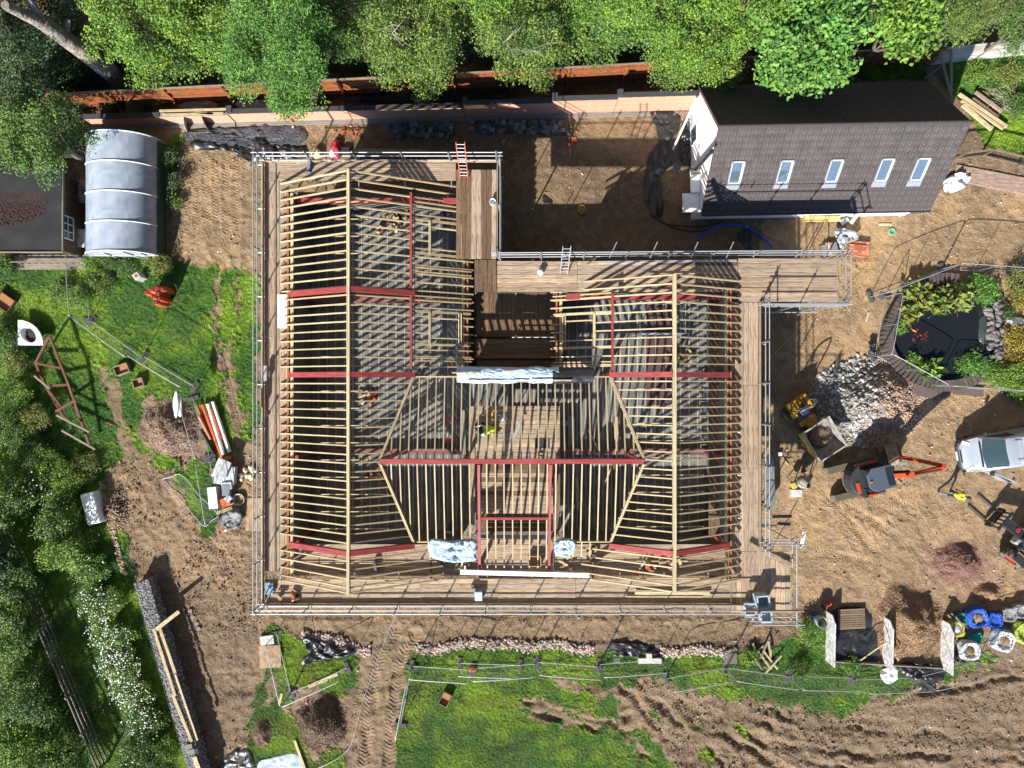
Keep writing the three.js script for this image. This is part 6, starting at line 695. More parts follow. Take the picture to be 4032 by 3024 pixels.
// ---------- crumpled sheets ----------
function sheet(name, label, cat, pts, h, mat, amp = 0.12, y0 = 0.04) {       // a crumpled film over a plan outline: bounding grid cut to the outline
  const c = pts.reduce((a, p) => [a[0] + p[0] / pts.length, a[1] + p[1] / pts.length], [0, 0]), C = W(...c, h), n = 26, rings = 9, P = [], UV = [], I = []; const crv = new THREE.CatmullRomCurve3(pts.map((p) => W(...p, h).setY(0)), true).getSpacedPoints(n * 2);
  for (let r = 0; r <= rings; r++) for (let i = 0; i < n * 2; i++) { const e = crv[i], u = r / rings, x = lerp(C.x, e.x, u), z = lerp(C.z, e.z, u), b = (Math.abs(fbm(x * 2.4 + 7, z * 2.4, 3) - 0.5) * 3 + fbm(x * 5, z * 5 + 30, 2) * 0.5) * amp; P.push(x - C.x, (h + y0 + b) * (r === rings ? 0.98 : 1) - (r === rings ? amp * 0.25 : 0), z - C.z); UV.push(x, z); }
  for (let r = 0; r < rings; r++) for (let i = 0; i < n * 2; i++) { const a = r * n * 2 + i, b = r * n * 2 + (i + 1) % (n * 2); I.push(a, b, a + n * 2, b, b + n * 2, a + n * 2); }
  const g = new THREE.BufferGeometry(); g.setAttribute('position', new THREE.Float32BufferAttribute(P, 3)); g.setAttribute('uv', new THREE.Float32BufferAttribute(UV, 2)); g.setIndex(I); g.computeVertexNormals(); const mm = mat.clone(); mm.side = THREE.DoubleSide; return solo(name, g, mm, label, cat, null, V(C.x, 0, C.z));
}
const BF = MT.blackFilm;
for (const [l, pts, h, a, m] of [
  ['crumpled black plastic sheet between the bare plot and the brick wall', [[720, 530], [880, 510], [1100, 500], [1210, 520], [1190, 570], [1030, 590], [860, 575], [740, 560]], 0, 0.2, M(0.06, 0.065, 0.075, 0.4, { bumpMap: creaseTex, bumpScale: 0.05 })], ['black plastic roll along the top of the bare plot', [[750, 560], [900, 575], [1000, 590], [1010, 640], [985, 640], [960, 600], [760, 585]], 0, 0.25, BF], ['dark plastic heap at the scaffold corner', [[1000, 545], [1060, 570], [1200, 590], [1210, 618], [1020, 618]], 0, 0.3, BF],
  ['black silt sheet curving down the yard before the tiled house', [[2560, 600], [2600, 560], [2660, 560], [2690, 600], [2620, 640], [2590, 700], [2572, 800], [2610, 850], [2590, 860], [2545, 800], [2540, 700]], 0, 0.14, BF], ['black and silver sheet under the gable of the tiled house', [[2560, 440], [2660, 440], [2670, 520], [2600, 560], [2580, 500]], 0, 0.14, MT.black], ['black film folded against the tiled house wall', [[2690, 480], [2716, 520], [2712, 660], [2680, 640], [2675, 560]], 0, 0.25, BF],
  ['small black sheet below the blue hose', [[2895, 935], [2950, 900], [2960, 950], [2955, 1000], [2930, 970]], 0, 0.1, BF], ['tiny black film scrap on the yard', [[2138, 770], [2160, 780], [2175, 802], [2140, 798]], 0, 0.05, BF], ['black film behind the brick wall coping', [[700, 415], [830, 400], [860, 415], [840, 430], [720, 428]], 0.2, 0.2, M(0.3, 0.31, 0.33, 0.3, { bumpMap: creaseTex, bumpScale: 0.05 })], ['silver and black film below the feathery tree', [[930, 400], [1010, 395], [1180, 400], [1190, 418], [940, 425]], 0.2, 0.25, M(0.42, 0.43, 0.45, 0.3, { bumpMap: creaseTex, bumpScale: 0.06 })], ['long black film behind the brick wall beyond the feathery tree', [[1340, 400], [1500, 370], [1790, 370], [2010, 360], [2010, 380], [1500, 405]], 0.2, 0.2, BF],
  ['black sheet at the lawn edge under the fence shadow', [[2395, 2530], [2440, 2525], [2540, 2535], [2600, 2560], [2560, 2580], [2400, 2570]], 0, 0.16, BF], ['shiny black sheet bundle over timber on the grass corner', [[1195, 2505], [1290, 2525], [1400, 2555], [1390, 2575], [1240, 2600], [1200, 2620], [1185, 2605], [1215, 2570]], 0, 0.3, BF], ['black lining sheet in the empty bay', [[3275, 2405], [3400, 2395], [3440, 2470], [3450, 2610], [3270, 2600]], 0, 0.12, BF], ['black film draped below the brown gravel bay', [[3540, 2610], [3720, 2625], [3690, 2680], [3560, 2660]], 0, 0.25, BF], ['black film strip hanging down to the mesh fence', [[3640, 2640], [3675, 2640], [3680, 2715], [3620, 2715]], 0, 0.1, BF], ['crumpled white film on the grass below the bays', [[3460, 2645], [3520, 2620], [3530, 2670], [3490, 2690]], 0, 0.2, MT.plasticWhite], ['black bin bag beside the white bulk bag', [[3730, 2570], [3780, 2565], [3790, 2600], [3740, 2600]], 0, 0.4, BF],
  ['white builders sheet beside the tiled house corner', [[3710, 720], [3760, 685], [3810, 690], [3790, 740], [3720, 760]], 0, 0.3, MT.plasticWhite], ['clear plastic film blown over the brick pallet', [[3275, 910], [3340, 905], [3378, 940], [3330, 960], [3310, 985], [3290, 940]], 0.3, 0.3, M(0.4, 0.42, 0.46, 0.2, { bumpMap: creaseTex, bumpScale: 0.06 })], ['grey-blue tarpaulin on the ground by the long plank', [[1020, 3000], [1060, 2985], [1170, 2970], [1195, 3040], [1020, 3050]], 0, 0.06, M(0.3, 0.36, 0.42, 0.4)], ['black pond liner beside the grey-blue tarpaulin', [[880, 2990], [960, 2940], [1000, 2990], [990, 3050], [860, 3050]], 0, 0.1, BF], ['black rubble sack beside the kerb of the pond', [[3410, 1350], [3440, 1340], [3450, 1380], [3420, 1395]], 0, 0.3, BF],
]) sheet('plastic_sheet', l, 'plastic sheet', pts, h, m, a);
sheet('tarpaulin', 'pale blue tarpaulin bundled on the porch rafters beside the red post', 'tarpaulin', [[1690, 2125], [1780, 2128], [1875, 2125], [1880, 2160], [1870, 2180], [1880, 2200], [1820, 2215], [1700, 2195], [1685, 2165]], 6.0, MT.tarpBlue, 0.2); sheet('tarpaulin', 'small pale blue tarpaulin on the porch rafters beyond the red post', 'tarpaulin', [[2190, 2128], [2260, 2125], [2268, 2165], [2230, 2195], [2185, 2180]], 6.0, MT.tarpBlue, 0.2);
{ const t = thing('timber_bundle', 'long timber bundle wrapped in white, blue and black film on the roof', 'bundle', [0, 0, 0]), m = MT.tarpBlue; const y = 6.35, a = W(1800, 1475, y), b = W(2200, 1478, y), c = W(2335, 1478, y); const f = (p, q, mat, nm, s) => { const L = p.distanceTo(q), g = new THREE.CylinderGeometry(1, 1, L, 26, 40).rotateZ(Math.PI / 2), P = g.attributes.position; for (let i = 0; i < P.count; i++) { const k = 0.75 + 0.5 * fbm(P.getX(i) * 1.6 + s, P.getY(i) * 2.2 + P.getZ(i) * 2.7 + s, 3); P.setXYZ(i, P.getX(i), P.getY(i) * 0.2 * k, P.getZ(i) * 0.36 * k); } g.computeVertexNormals(); part(nm, g, mat, t, p.clone().add(q).multiplyScalar(0.5)); }; f(a, b, m, 'pale_wrap', 3); f(b.clone().add(V(-0.3, 0, 0)), c, BF, 'black_wrap', 9); for (const [x0, x1, py] of [[1780, 1890, 1468], [1840, 2080, 1503], [2090, 2250, 1498], [1990, 2060, 1462]]) bar('batten', W(x0, py, y + 0.26), W(x1, py, y + 0.26), 0.06, 0.05, pick(PINE), t); }
solo('white_trim_box', [barG(W(1812, 2252, 6.1), W(2320, 2264, 6.1), 0.22, 0.12), barG(W(1850, 2246, 6.1), W(2318, 2258, 6.1), 0.05, 0.16)], MT.white, 'long white trim length laid across the porch rafters', 'trim'); solo('insulation_sheet', barG(W(1113, 1160, 5.55), W(1113, 1292, 5.55), 0.5, 0.05), MT.white, 'white insulation panel lying on the garden side scaffold', 'panel');
// ---------- house clutter ----------
const plank = (l, a, b, h, w, m = pick(PINE), t = 0.05, n = 'plank', cat = 'plank', g) => solo(n, barG(W(...a, h), W(...b, h), w, t), m, l, cat, g);
plank('stack of pale timber lying on the lawn side scaffold, upper length', [2500, 2335], [2795, 2336], DECK + 0.14, 0.14); plank('pale timber length under the upper one on the lawn side scaffold', [2468, 2346], [2765, 2347], DECK + 0.05, 0.14); plank('board slanting in the dark inside the porch bay', [2420, 1650], [2424, 2060], FLOOR + 0.1, 0.2, BROWN[2]);
plank('brown joist lying on the floor of the open bay', [2424, 1640], [2430, 1790], 2.9, 0.2, PINE[4]); plank('pale boards standing in the bay beside the inner platform', [2272, 1880], [2276, 2010], FLOOR + 0.2, 0.14); plank('pale board next to another beside the inner platform', [2290, 1895], [2290, 2000], FLOOR + 0.15, 0.14); plank('leaning prop in the dark bay', [2315, 1690], [2355, 1770], 3, 0.06); plank('short slanting prop near the joist', [2378, 1910], [2412, 1830], 3.4, 0.06);
plank('silver batten lying across the inner platform', [2012, 1742], [2066, 1632], hiP(), 0.14, MT.alu); plank('yellow level on the inner platform beside the kneeling person', [1937, 1580], [1939, 1722], 5.1, 0.05, M(0.7, 0.42, 0.02, 0.5)); plank('grey plank at the side of the inner platform', [1822, 1615], [1826, 1790], 4.9, 0.2, GREYW[1]);
function hiP() { return 4.98; }
{ const off = (n, x0, x1, y0, y1, h, lab, g) => { for (let i = 0; i < n; i++) { const m = solo('timber_offcut', UNIT, rnd() > 0.45 ? pick(PINE) : rnd() > 0.6 ? MT.orange : FENCEW[1], lab, 'offcut', g, W(rr(x0, x1), rr(y0, y1), h)); m.scale.set(rr(0.15, 0.5), rr(0.05, 0.12), rr(0.08, 0.16)); m.rotation.set(rr(-0.3, 0.3), rr(0, 6), rr(-0.3, 0.3)); m.position.y = h + rr(0.05, 0.3); } };
  off(30, 1490, 1610, 830, 925, FLOOR, 'wood offcut in the heap beside the red purlin', 'offcuts under the red purlin'); off(10, 1420, 1480, 1540, 1590, FLOOR, 'wood offcut on the floor near the valley rafter', 'offcuts near the valley rafter'); off(12, 1440, 1510, 1850, 1900, FLOOR, 'wood offcut on the floor below the red ridge end', 'offcuts below the ridge end'); off(14, 2620, 2720, 1370, 1430, FLOOR, 'wood offcut on the floor under the far ridge', 'offcuts under the far ridge'); off(14, 2480, 2720, 2190, 2260, DECK - 0.45, 'wood offcut on the porch platform', 'offcuts on the porch'); off(6, 2200, 2300, 2190, 2240, DECK - 0.45, 'wood offcut beside the small blue tarpaulin', 'offcuts by the small tarpaulin'); off(6, 1790, 1860, 2210, 2240, DECK - 0.45, 'wood offcut beside the large blue tarpaulin', 'offcuts by the large tarpaulin'); off(5, 1100, 1160, 2335, 2345, DECK, 'wood offcut at the scaffold corner beside the saw', 'offcuts by the saw'); }
{ // tower frames and stacked boards in the far wing
  const t = thing('tower_frame', 'aluminium tower frames standing in the far wing of the house', 'tower'), F = FLOOR; for (const [x0, x1, z] of [[WX(2500, F), WX(2670, F), WZ(1200, F)], [WX(2500, F), WX(2670, F), WZ(1320, F)]]) { part('frame', [poleG(V(x0, F, z), V(x0, F + 1.9, z), 0.025), poleG(V(x1, F, z), V(x1, F + 1.9, z), 0.025), ...[0.4, 0.8, 1.2, 1.6].map((y) => poleG(V(x0, F + y, z), V(x1, F + y, z), 0.02))], MT.alu, t); } for (const x of [WX(2500, F), WX(2670, F)]) part('brace', [poleG(V(x, F + 1.6, WZ(1200, F)), V(x, F + 1.6, WZ(1320, F)), 0.02), poleG(V(x, F + 0.4, WZ(1200, F)), V(x, F + 1.6, WZ(1320, F)), 0.02)], MT.alu, t);
  for (const [x, y0, y1] of [[2560, 1200, 1600], [2600, 1210, 1600], [2640, 1210, 1590]]) solo('maroon_panel', barG(W(x, y0, FLOOR + 0.06), W(x, y1, FLOOR + 0.06), 0.42, 0.06), M(0.07, 0.035, 0.04, 0.7), 'dark maroon board laid lengthwise on the far wing floor', 'board', 'maroon boards on the far wing floor');
  const lad = (a, b) => ladder('trestle_ladder', 'aluminium trestle ladder lying along the far wing wall', W(...a, FLOOR + 0.3), W(...b, FLOOR + 0.3), 0.4, MT.alu, MT.alu); lad([2768, 1480], [2775, 1800]);
  solo('insulation_roll', barG(W(2800, 1190, FLOOR + 0.3), W(2800, 1560, FLOOR + 0.3), 0.35, 0.35), M(0.1, 0.11, 0.12, 0.6), 'dark roll lying along the far wing wall', 'roll'); solo('white_board', barG(W(2800, 1830, FLOOR + 0.3), W(2806, 2020, FLOOR + 0.3), 0.3, 0.08), MT.foam, 'pale board on edge by the far wing wall', 'board');
  for (const [a, b] of [[[1750, 1660], [1790, 1665]], [[1750, 1730], [1792, 1735]]]) { const h = FLOOR + 0.7, p = W(...a, h), q = W(...b, h), tr = thing('trestle', 'red metal trestle on the floor beside the inner platform', 'trestle', [0, 0, 0], 0, 'red trestles'); bar('beam', p, q, 0.08, 0.06, MT.red, tr); for (const e of [p, q]) for (const s of [-0.25, 0.25]) pole('leg', e, V(e.x, FLOOR, e.z + s), 0.025, MT.red, tr); }
  const tb = thing('tube_bundle', 'bundle of steel rods on the floor beside the inner platform', 'tube bundle'); for (let i = 0; i < 8; i++) pole('rod', W(2238 + i * 3.4, 1620 + rr(0, 30), FLOOR + 0.1), W(2240 + i * 3.4, 1755 + rr(-10, 10), FLOOR + 0.1), 0.02, MT.steel, tb);
  solo('bucket', lathe([[0, 0], [0.13, 0], [0.16, 0.3], [0.145, 0.3], [0.12, 0.02], [0, 0.02]], 20), MT.plasticWhite, 'white bucket on the floor beside the steel rods', 'bucket', null, W(2222, 1665, FLOOR)); solo('bucket', lathe([[0, 0], [0.13, 0], [0.16, 0.3], [0.145, 0.3], [0.12, 0.02], [0, 0.02]], 20), MT.plasticWhite, 'white bucket on the brown corner deck boards', 'bucket', null, W(1940, 800, DECK)); solo('bucket', lathe([[0, 0], [0.14, 0], [0.16, 0.28], [0, 0.26]], 20), MT.plasticWhite, 'lidded white bucket on the yard scaffold by the aluminium ladder', 'bucket', null, W(2128, 1074, DECK));
  const blk = new RoundedBoxGeometry(0.44, 0.215, 0.1, 1, 0.008); for (const [px, py, h, lab, m] of [[1765, 2060, FLOOR, 'concrete block on the floor in the bay before the large tarpaulin', MT.concrete], [1768, 2095, FLOOR + 0.2, 'blue-grey block beside the concrete block before the large tarpaulin', MT.foam], [1870, 2320, DECK, 'grey block on the lawn side scaffold, beside the blue pack', MT.concrete], [1480, 2225, DECK - 0.45, 'block on the porch platform under the near rafters', MT.blockGrey], [1745, 2210, DECK - 0.45, 'grey block below the large tarpaulin', MT.blockGrey], [2355, 2205, DECK - 0.45, 'grey block on the porch platform near the offcuts', MT.concrete], [1222, 658, DECK, 'blue-grey block on the scaffold by the brick wall side', M(0.14, 0.18, 0.22, 0.7)]]) { const o = solo('concrete_block', blk, m, lab, 'block', null, W(px, py, h)); o.position.y = h + 0.15; o.rotation.y = rr(0, 3); o.scale.setScalar(1.3); }
  solo('blue_pack', rbox(0.36, 0.3, 0.42, 0.03), M(0.4, 0.55, 0.68, 0.4), 'pale blue wrapped pack on the lawn side scaffold', 'pack', null, W(1885, 2345, DECK + 0.2)); solo('blue_pack', rbox(0.4, 0.2, 0.6, 0.05), M(0.35, 0.5, 0.62, 0.3, { bumpMap: creaseTex, bumpScale: 0.05 }), 'clear bag of fixings at the scaffold corner', 'bag', null, W(1062, 2315, DECK + 0.15));
  { const p = W(1165, 2355, DECK), t2 = thing('mitre_saw', 'small yellow and black mitre saw at the scaffold corner', 'saw', [p.x, DECK + 0.01, p.z], 0.6); part('base', rbox(0.4, 0.08, 0.3, 0.02, 0, 0.05, 0), MT.black, t2); part('blade_guard', cyl(0.13, 0.13, 0.05, 0, 0.25, 0, Math.PI / 2), M(0.6, 0.3, 0.02, 0.4), t2); part('handle', hose([V(0.05, 0.3, 0), V(0.2, 0.4, 0), V(0.25, 0.3, 0)], 0.02, 12, 6), MT.black, t2); }
  solo('water_tray', [box(0.62, 0.3, 0.04, 0, 0.15, 0.24), box(0.62, 0.3, 0.04, 0, 0.15, -0.24), box(0.04, 0.3, 0.5, 0.3, 0.15), box(0.04, 0.3, 0.5, -0.3, 0.15), box(0.6, 0.03, 0.48, 0, 0.02)], MT.cardboard, 'open cardboard carton on the porch platform between the red posts', 'carton', null, W(2104, 2205, 5.02)); { const p = W(2118, 1787, 4.95), t3 = thing('nail_gun', 'small orange and black power tool on the inner platform by the hatch', 'tool', [p.x, 4.94, p.z], 1.4); part('body', rbox(0.26, 0.12, 0.1, 0.03, 0, 0.08, 0), MT.orange, t3); part('handle', rbox(0.08, 0.06, 0.2, 0.02, -0.05, 0.08, 0.12), MT.black, t3); }
  solo('tool_pouch', blobGeo(0.22, 0.15, 0.16, 0.3, 2, 18), MT.foam, 'white cloth tool pouch on the inner platform', 'bag', null, W(1982, 1645, 4.93)); solo('toe_lump', barG(W(1046, 1440, DECK + 0.3), W(1046, 1500, DECK + 0.3), 0.14, 0.2), M(0.3, 0.31, 0.33, 0.6), 'grey length hooked on the garden side scaffold rail', 'length');
}
for (const [px, py, w, d, h, lab] of [[2945, 2392, 0.5, 0.55, 0.35, 'blue-grey plastic crate on the loading bay below the guard board'], [2985, 2355, 0.55, 0.6, 0.75, 'tall blue-grey bin on the loading bay'], [3008, 2420, 0.5, 0.5, 0.35, 'tapered blue-grey crate hanging over the loading bay edge']]) { const p = W(px, py, DECK), t = thing('plastic_crate', lab, 'crate', [p.x, DECK + 0.01, p.z], rr(-0.1, 0.1)), m = M(0.34, 0.41, 0.48, 0.45); part('shell', [box(w, h, 0.03, 0, h / 2, d / 2), box(w, h, 0.03, 0, h / 2, -d / 2), box(0.03, h, d, w / 2, h / 2), box(0.03, h, d, -w / 2, h / 2), box(w, 0.03, d, 0, 0.02)], m, t); part('rim', [box(w + 0.06, 0.04, 0.06, 0, h, d / 2), box(w + 0.06, 0.04, 0.06, 0, h, -d / 2), box(0.06, 0.04, d, w / 2, h), box(0.06, 0.04, d, -w / 2, h)], m, t); }
{ const c = document.createElement('canvas'); c.width = 128; c.height = 256; const g = c.getContext('2d'); g.fillStyle = '#f4f6f8'; g.fillRect(0, 0, 128, 256); g.fillStyle = '#8fa3bd'; for (let i = 0; i < 12; i++) for (let x = 14; x < 112;) { const w = 5 + ((i * 7 + x * 3) % 13); g.fillRect(x, 22 + i * 18, w, i % 4 === 0 ? 9 : 5); x += w + 4; } const ct = new THREE.CanvasTexture(c); ct.colorSpace = THREE.SRGBColorSpace; const a = W(3160, 2092, 6.2), b = W(3163, 2155, 5.9); const t = thing('notice_board', 'white notice board with lines of print on the scaffold loading bay', 'sign', a.clone().add(b).multiplyScalar(0.5)); part('board', rbox(0.24, 0.03, 0.8, 0.01), MT.white, t); const f = part('print', new THREE.PlaneGeometry(0.22, 0.76).rotateX(-Math.PI / 2).translate(0, 0.019, 0), new THREE.MeshStandardMaterial({ map: ct, roughness: 0.5 }), t); t.rotation.set(0.2, -0.12, -0.55); }
// ---------- gravel bays, bags, drum ----------
for (const [px, y0, y1, lab] of [[3256, 2405, 2598, 'white stained board standing beside the blue and white drum'], [3478, 2425, 2612, 'white stained board between the black-lined bay and the gravel'], [3708, 2438, 2628, 'white stained board between the gravel and the bulk bags']]) { const a = W(px, y0, 0), b = W(px + 4, y1, 0), g = extr([[0, 0], [a.distanceTo(b), 0], [a.distanceTo(b), 1.15], [0.35, 1.15], [0, 0.8]], 0.05); const m = solo('bay_board', g, PLY[0], lab, 'board', null, a); m.rotation.y = -Math.PI / 2 - 0.02; m.material = M(0.75, 0.72, 0.68, 0.8, { map: softTex }); }
plank('pale brace slanting across the black-lined bay', [3388, 2600], [3492, 2527], 0.9, 0.07); plank('pale brace slanting into the brown gravel bay', [3496, 2527], [3538, 2602], 0.9, 0.07); plank('long board along the foot of the bays', [3268, 2602], [3715, 2630], 0.2, 0.06, GREYW[1], 0.3);
{ const p = W(3350, 2435, 0.1), t = thing('pallet', 'timber pallet lying in the black-lined bay', 'pallet', [p.x, 0.06, p.z], 0.05); for (let i = 0; i < 9; i++) part('slat', UNIT, pick(OLDW), t, V(0, 0.14, -0.5 + i * 0.125)).scale.set(1.5, 0.025, 0.1); for (const x of [-0.65, 0, 0.65]) part('bearer', UNIT, OLDW[1], t, V(x, 0.06, 0)).scale.set(0.1, 0.1, 1.1); }
{ const p = W(3210, 2430, 0), t = thing('water_drum', 'tilted blue and white plastic drum beside the bay board', 'drum', [p.x, 0, p.z]); part('shell', lathe([[0, 0], [0.3, 0], [0.31, 0.3], [0.29, 0.95], [0.27, 0.95], [0.27, 0.05], [0, 0.05]], 28), M(0.5, 0.53, 0.55, 0.5, { map: softTex }), t); part('blue_band', lathe([[0.315, 0.06], [0.322, 0.1], [0.318, 0.55], [0.312, 0.58]], 28), MT.blue, t); }
{ const p = W(3252, 2380, 0), t = thing('traffic_cone', 'red and white cone fallen beside the bay boards', 'cone', [p.x, 0.12, p.z]); part('cone', xf(new THREE.CylinderGeometry(0.03, 0.14, 0.45, 14), 0, 0.02, 0, 0, 0.5, 1.45), MT.red, t); part('band', xf(new THREE.CylinderGeometry(0.075, 0.1, 0.1, 14), -0.01, 0.02, 0.02, 0, 0.5, 1.45), MT.white, t); part('base', box(0.05, 0.3, 0.3, -0.2, 0.02, 0.12, 0, 0.5), MT.black, t); }
function bag(label, px, py, r, h, mat, o = {}) {
  const p = W(px, py, h * 0.6), t = thing('bulk_bag', label, 'bag', [p.x, 0, p.z], o.turn ?? 0), g = new THREE.BoxGeometry(2, 2, 2, 14, 14, 14), P = g.attributes.position;
  for (let i = 0; i < P.count; i++) { let x = P.getX(i), y = P.getY(i), z = P.getZ(i); const q = Math.max(Math.hypot(x, z), 0.01), k = lerp(1, Math.min(1, 1.12 / q), 0.75) * (0.9 + 0.22 * fbm(x * 2 + px, z * 2 + y * 2 + py, 3)), bul = 1 + 0.12 * (1 - y * y); if (y > 0.95 && q < 0.72) y = 0.55 + 0.15 * q; P.setXYZ(i, x * k * bul * r, (y * 0.5 + 0.5) * h * (0.92 + 0.16 * fbm(x + px, z + 5, 2)), z * k * bul * r * (o.long ?? 1)); } g.computeVertexNormals(); part('sack', g, mat, t);
  if (o.fill) part('contents', blobGeo(r * 0.62, 0.14, r * 0.62 * (o.long ?? 1), 0.2, 2, 18).translate(0, h * 0.72, 0), o.fill, t);
  for (const s of [-1, 1]) part('strap', hose([V(s * r * 0.8, h * 0.9, r * 0.5), V(s * r * 0.6, h + 0.12, r * 0.2), V(s * r * 0.7, h * 0.92, -r * 0.5)], 0.015, 14, 5), o.strap ?? mat, t);
  if (o.print) { const c = document.createElement('canvas'); c.width = 256; c.height = 256; const q = c.getContext('2d'); q.fillStyle = '#0c6a78'; q.fillRect(0, 0, 256, 256); q.fillStyle = '#e8f2f2'; q.font = 'bold 62px sans-serif'; q.textAlign = 'center'; q.fillText(o.print, 128, 110); q.fillRect(60, 140, 136, 10); q.fillRect(84, 165, 90, 40); const ct = new THREE.CanvasTexture(c); ct.colorSpace = THREE.SRGBColorSpace; const m = part('printed_panel', new THREE.PlaneGeometry(r * 1.1, r * 1.0), new THREE.MeshStandardMaterial({ map: ct, roughness: 0.5 }), t); m.position.set(0, h * 0.78, -r * 1.02); m.rotation.set(-Math.PI / 2 - 0.75 + Math.PI * 0 + 0.2, 0, Math.PI); m.rotation.set(-2.2, 0, 0); }
  return t;
}
const bagM = (r, g, b) => M(r, g, b, 0.45, { bumpMap: creaseTex, bumpScale: 0.05 }), sand = M(0.4, 0.28, 0.16, 0.95, { map: speckTex });
bag('blue bulk bag with brown sand spilling at its mouth', 3845, 2430, 0.48, 0.7, bagM(0.015, 0.09, 0.45), { fill: sand, turn: 0.3, strap: MT.cardboard }); bag('crumpled smaller blue bag against the larger blue bulk bag', 3912, 2440, 0.4, 0.5, bagM(0.015, 0.09, 0.48)); bag('open white bulk bag of dark soil beside the bin bag', 3815, 2560, 0.46, 0.6, bagM(0.62, 0.63, 0.64), { fill: MT.mud }); bag('white bulk bag with a teal printed panel and sand', 3948, 2522, 0.52, 0.62, bagM(0.62, 0.64, 0.65), { fill: sand, turn: -0.35, print: 'LORDS' }); bag('yellow-green bag with timber across it beside the gravel board', 3762, 2475, 0.4, 0.4, bagM(0.5, 0.52, 0.1), { fill: MT.foam }); bag('emerald green bag flattened between the blue and white bags', 3840, 2515, 0.38, 0.25, bagM(0.02, 0.38, 0.24), { long: 0.7, turn: 0.5 }); bag('lime bulk bag with a teal printed panel at the end of the bags', 4028, 2490, 0.5, 0.62, bagM(0.42, 0.5, 0.08), { print: 'LORDS', turn: -0.4 }); bag('grey crumpled bag against the smaller blue bag', 3970, 2420, 0.35, 0.4, bagM(0.3, 0.3, 0.31), { long: 1 }); bag('grey bag at the end of the row of bags', 4015, 2405, 0.35, 0.5, bagM(0.36, 0.36, 0.35)); bag('dark green bag behind the yellow-green bag', 3785, 2435, 0.3, 0.35, bagM(0.02, 0.2, 0.16));
plank('weathered timber length lying on the yellow-green bag', [3730, 2420], [3790, 2480], 0.6, 0.09, OLDW[0]); plank('second weathered timber length beside the first on the bags', [3745, 2415], [3800, 2470], 0.55, 0.07, GREYW[0]);
// ---------- materials by the scaffold, right side ----------
for (const [i, x] of [[0, 3028], [1, 3040], [2, 3018]].entries()) solo('galvanised_beam', barG(W(x[1], 1790 + i * 12, 0.7 + i * 0.02), W(x[1] + 4, 2010 - i * 14, 0.7 + i * 0.02), 0.16, 0.18), MT.galv, 'galvanised steel beam stacked lengthwise beside the scaffold', 'beam', 'galvanised beams by the scaffold');
solo('white_bin_block', rbox(0.62, 0.35, 0.42, 0.05), MT.whiteDirty, 'pale cement bags block beside the mixer', 'block', null, W(3135, 1940, 0.18)); solo('white_tub', rbox(0.2, 0.2, 0.2, 0.03), MT.plasticWhite, 'small white tub below the dumper', 'tub', null, W(3071, 1787, 0.1)); plank('short timber length on the ground beside the mixer', [3080, 1800], [3102, 1830], 0.05, 0.08); plank('pallet edge board beneath the scaffold notice', [3040, 2045], [3115, 2042], 0.1, 0.1, GREYW[0]); plank('weathered board near the scaffold notice', [3060, 2070], [3110, 2074], 0.1, 0.1, GREYW[1]);
// ---------- yard ----------
solo('manhole_cover', [cyl(0.26, 0.28, 0.06, 0, 0.05, 0, 0, 0, 0, 28), cyl(0.22, 0.22, 0.07, 0, 0.05, 0, 0, 0, 0, 28)], M(0.36, 0.2, 0.07, 0.7, { map: softTex }), 'round rusty orange cover in the yard', 'cover', null, W(2290, 825));
solo('blue_hose', hose([[2746, 945], [2780, 915], [2840, 890], [2900, 885], [2960, 905], [3010, 940], [3040, 970]].map((p) => W(...p, 0.08)), 0.06, 60, 10), MT.blue, 'thick blue pipe curving across the yard below the tiled house', 'pipe'); solo('black_hose', hose([[2570, 850], [2620, 880], [2700, 890], [2780, 890], [2850, 870]].map((p) => W(...p, 0.05)), 0.04, 50, 8), MT.black, 'black pipe curving from the silt sheet to the tiled house', 'pipe'); solo('black_hose', hose([[2560, 845], [2650, 895], [2720, 910], [2800, 905]].map((p) => W(...p, 0.05)), 0.035, 50, 8), MT.black, 'second black pipe below the first in the yard', 'pipe'); solo('blue_hose', hose([[2608, 620], [2640, 632], [2665, 655], [2680, 685]].map((p) => W(...p, 0.05)), 0.025, 30, 8), M(0.05, 0.25, 0.42, 0.5), 'thin blue pipe beside the black silt sheet', 'pipe'); solo('blue_hose', hose([W(2718, 440, 1.5), W(2722, 500, 0.6), W(2720, 600, 0.2), W(2716, 680, 0.1)], 0.022, 30, 8), M(0.05, 0.25, 0.42, 0.5), 'thin blue pipe hanging by the tiled house gable', 'pipe');
function gasBottle(label, p, m, lean = 0, group) { const t = thing('gas_bottle', label, 'gas bottle', p, rr(0, 6), group); part('cylinder', lathe([[0, 0], [0.16, 0], [0.17, 0.04], [0.17, 0.95], [0.12, 1.08], [0.06, 1.12], [0, 1.12]], 22), m, t); part('collar', lathe([[0.1, 1.06], [0.12, 1.06], [0.12, 1.24], [0.1, 1.24]], 18), m, t); part('valve', cyl(0.03, 0.03, 0.12, 0, 1.18, 0), MT.steel, t); t.rotation.z = lean; return t; }
gasBottle('red gas bottle standing by the tiled house gable window', W(2695, 790), M(0.45, 0.06, 0.04, 0.4)); const gm = [M(0.55, 0.09, 0.03, 0.4), M(0.5, 0.05, 0.03, 0.4), M(0.55, 0.16, 0.07, 0.5), M(0.42, 0.03, 0.05, 0.4)];
[[660, 1145, 1], [680, 1150, 0], [638, 1152, 2], [664, 1165, 1], [620, 1162, 0], [648, 1178, 0], [668, 1185, 1], [655, 1200, 0]].forEach(([px, py, c], i) => gasBottle('orange-red gas bottle in the rack on the garden grass', W(px, py, 0), gm[c], 0, 'gas bottles in the garden rack'));
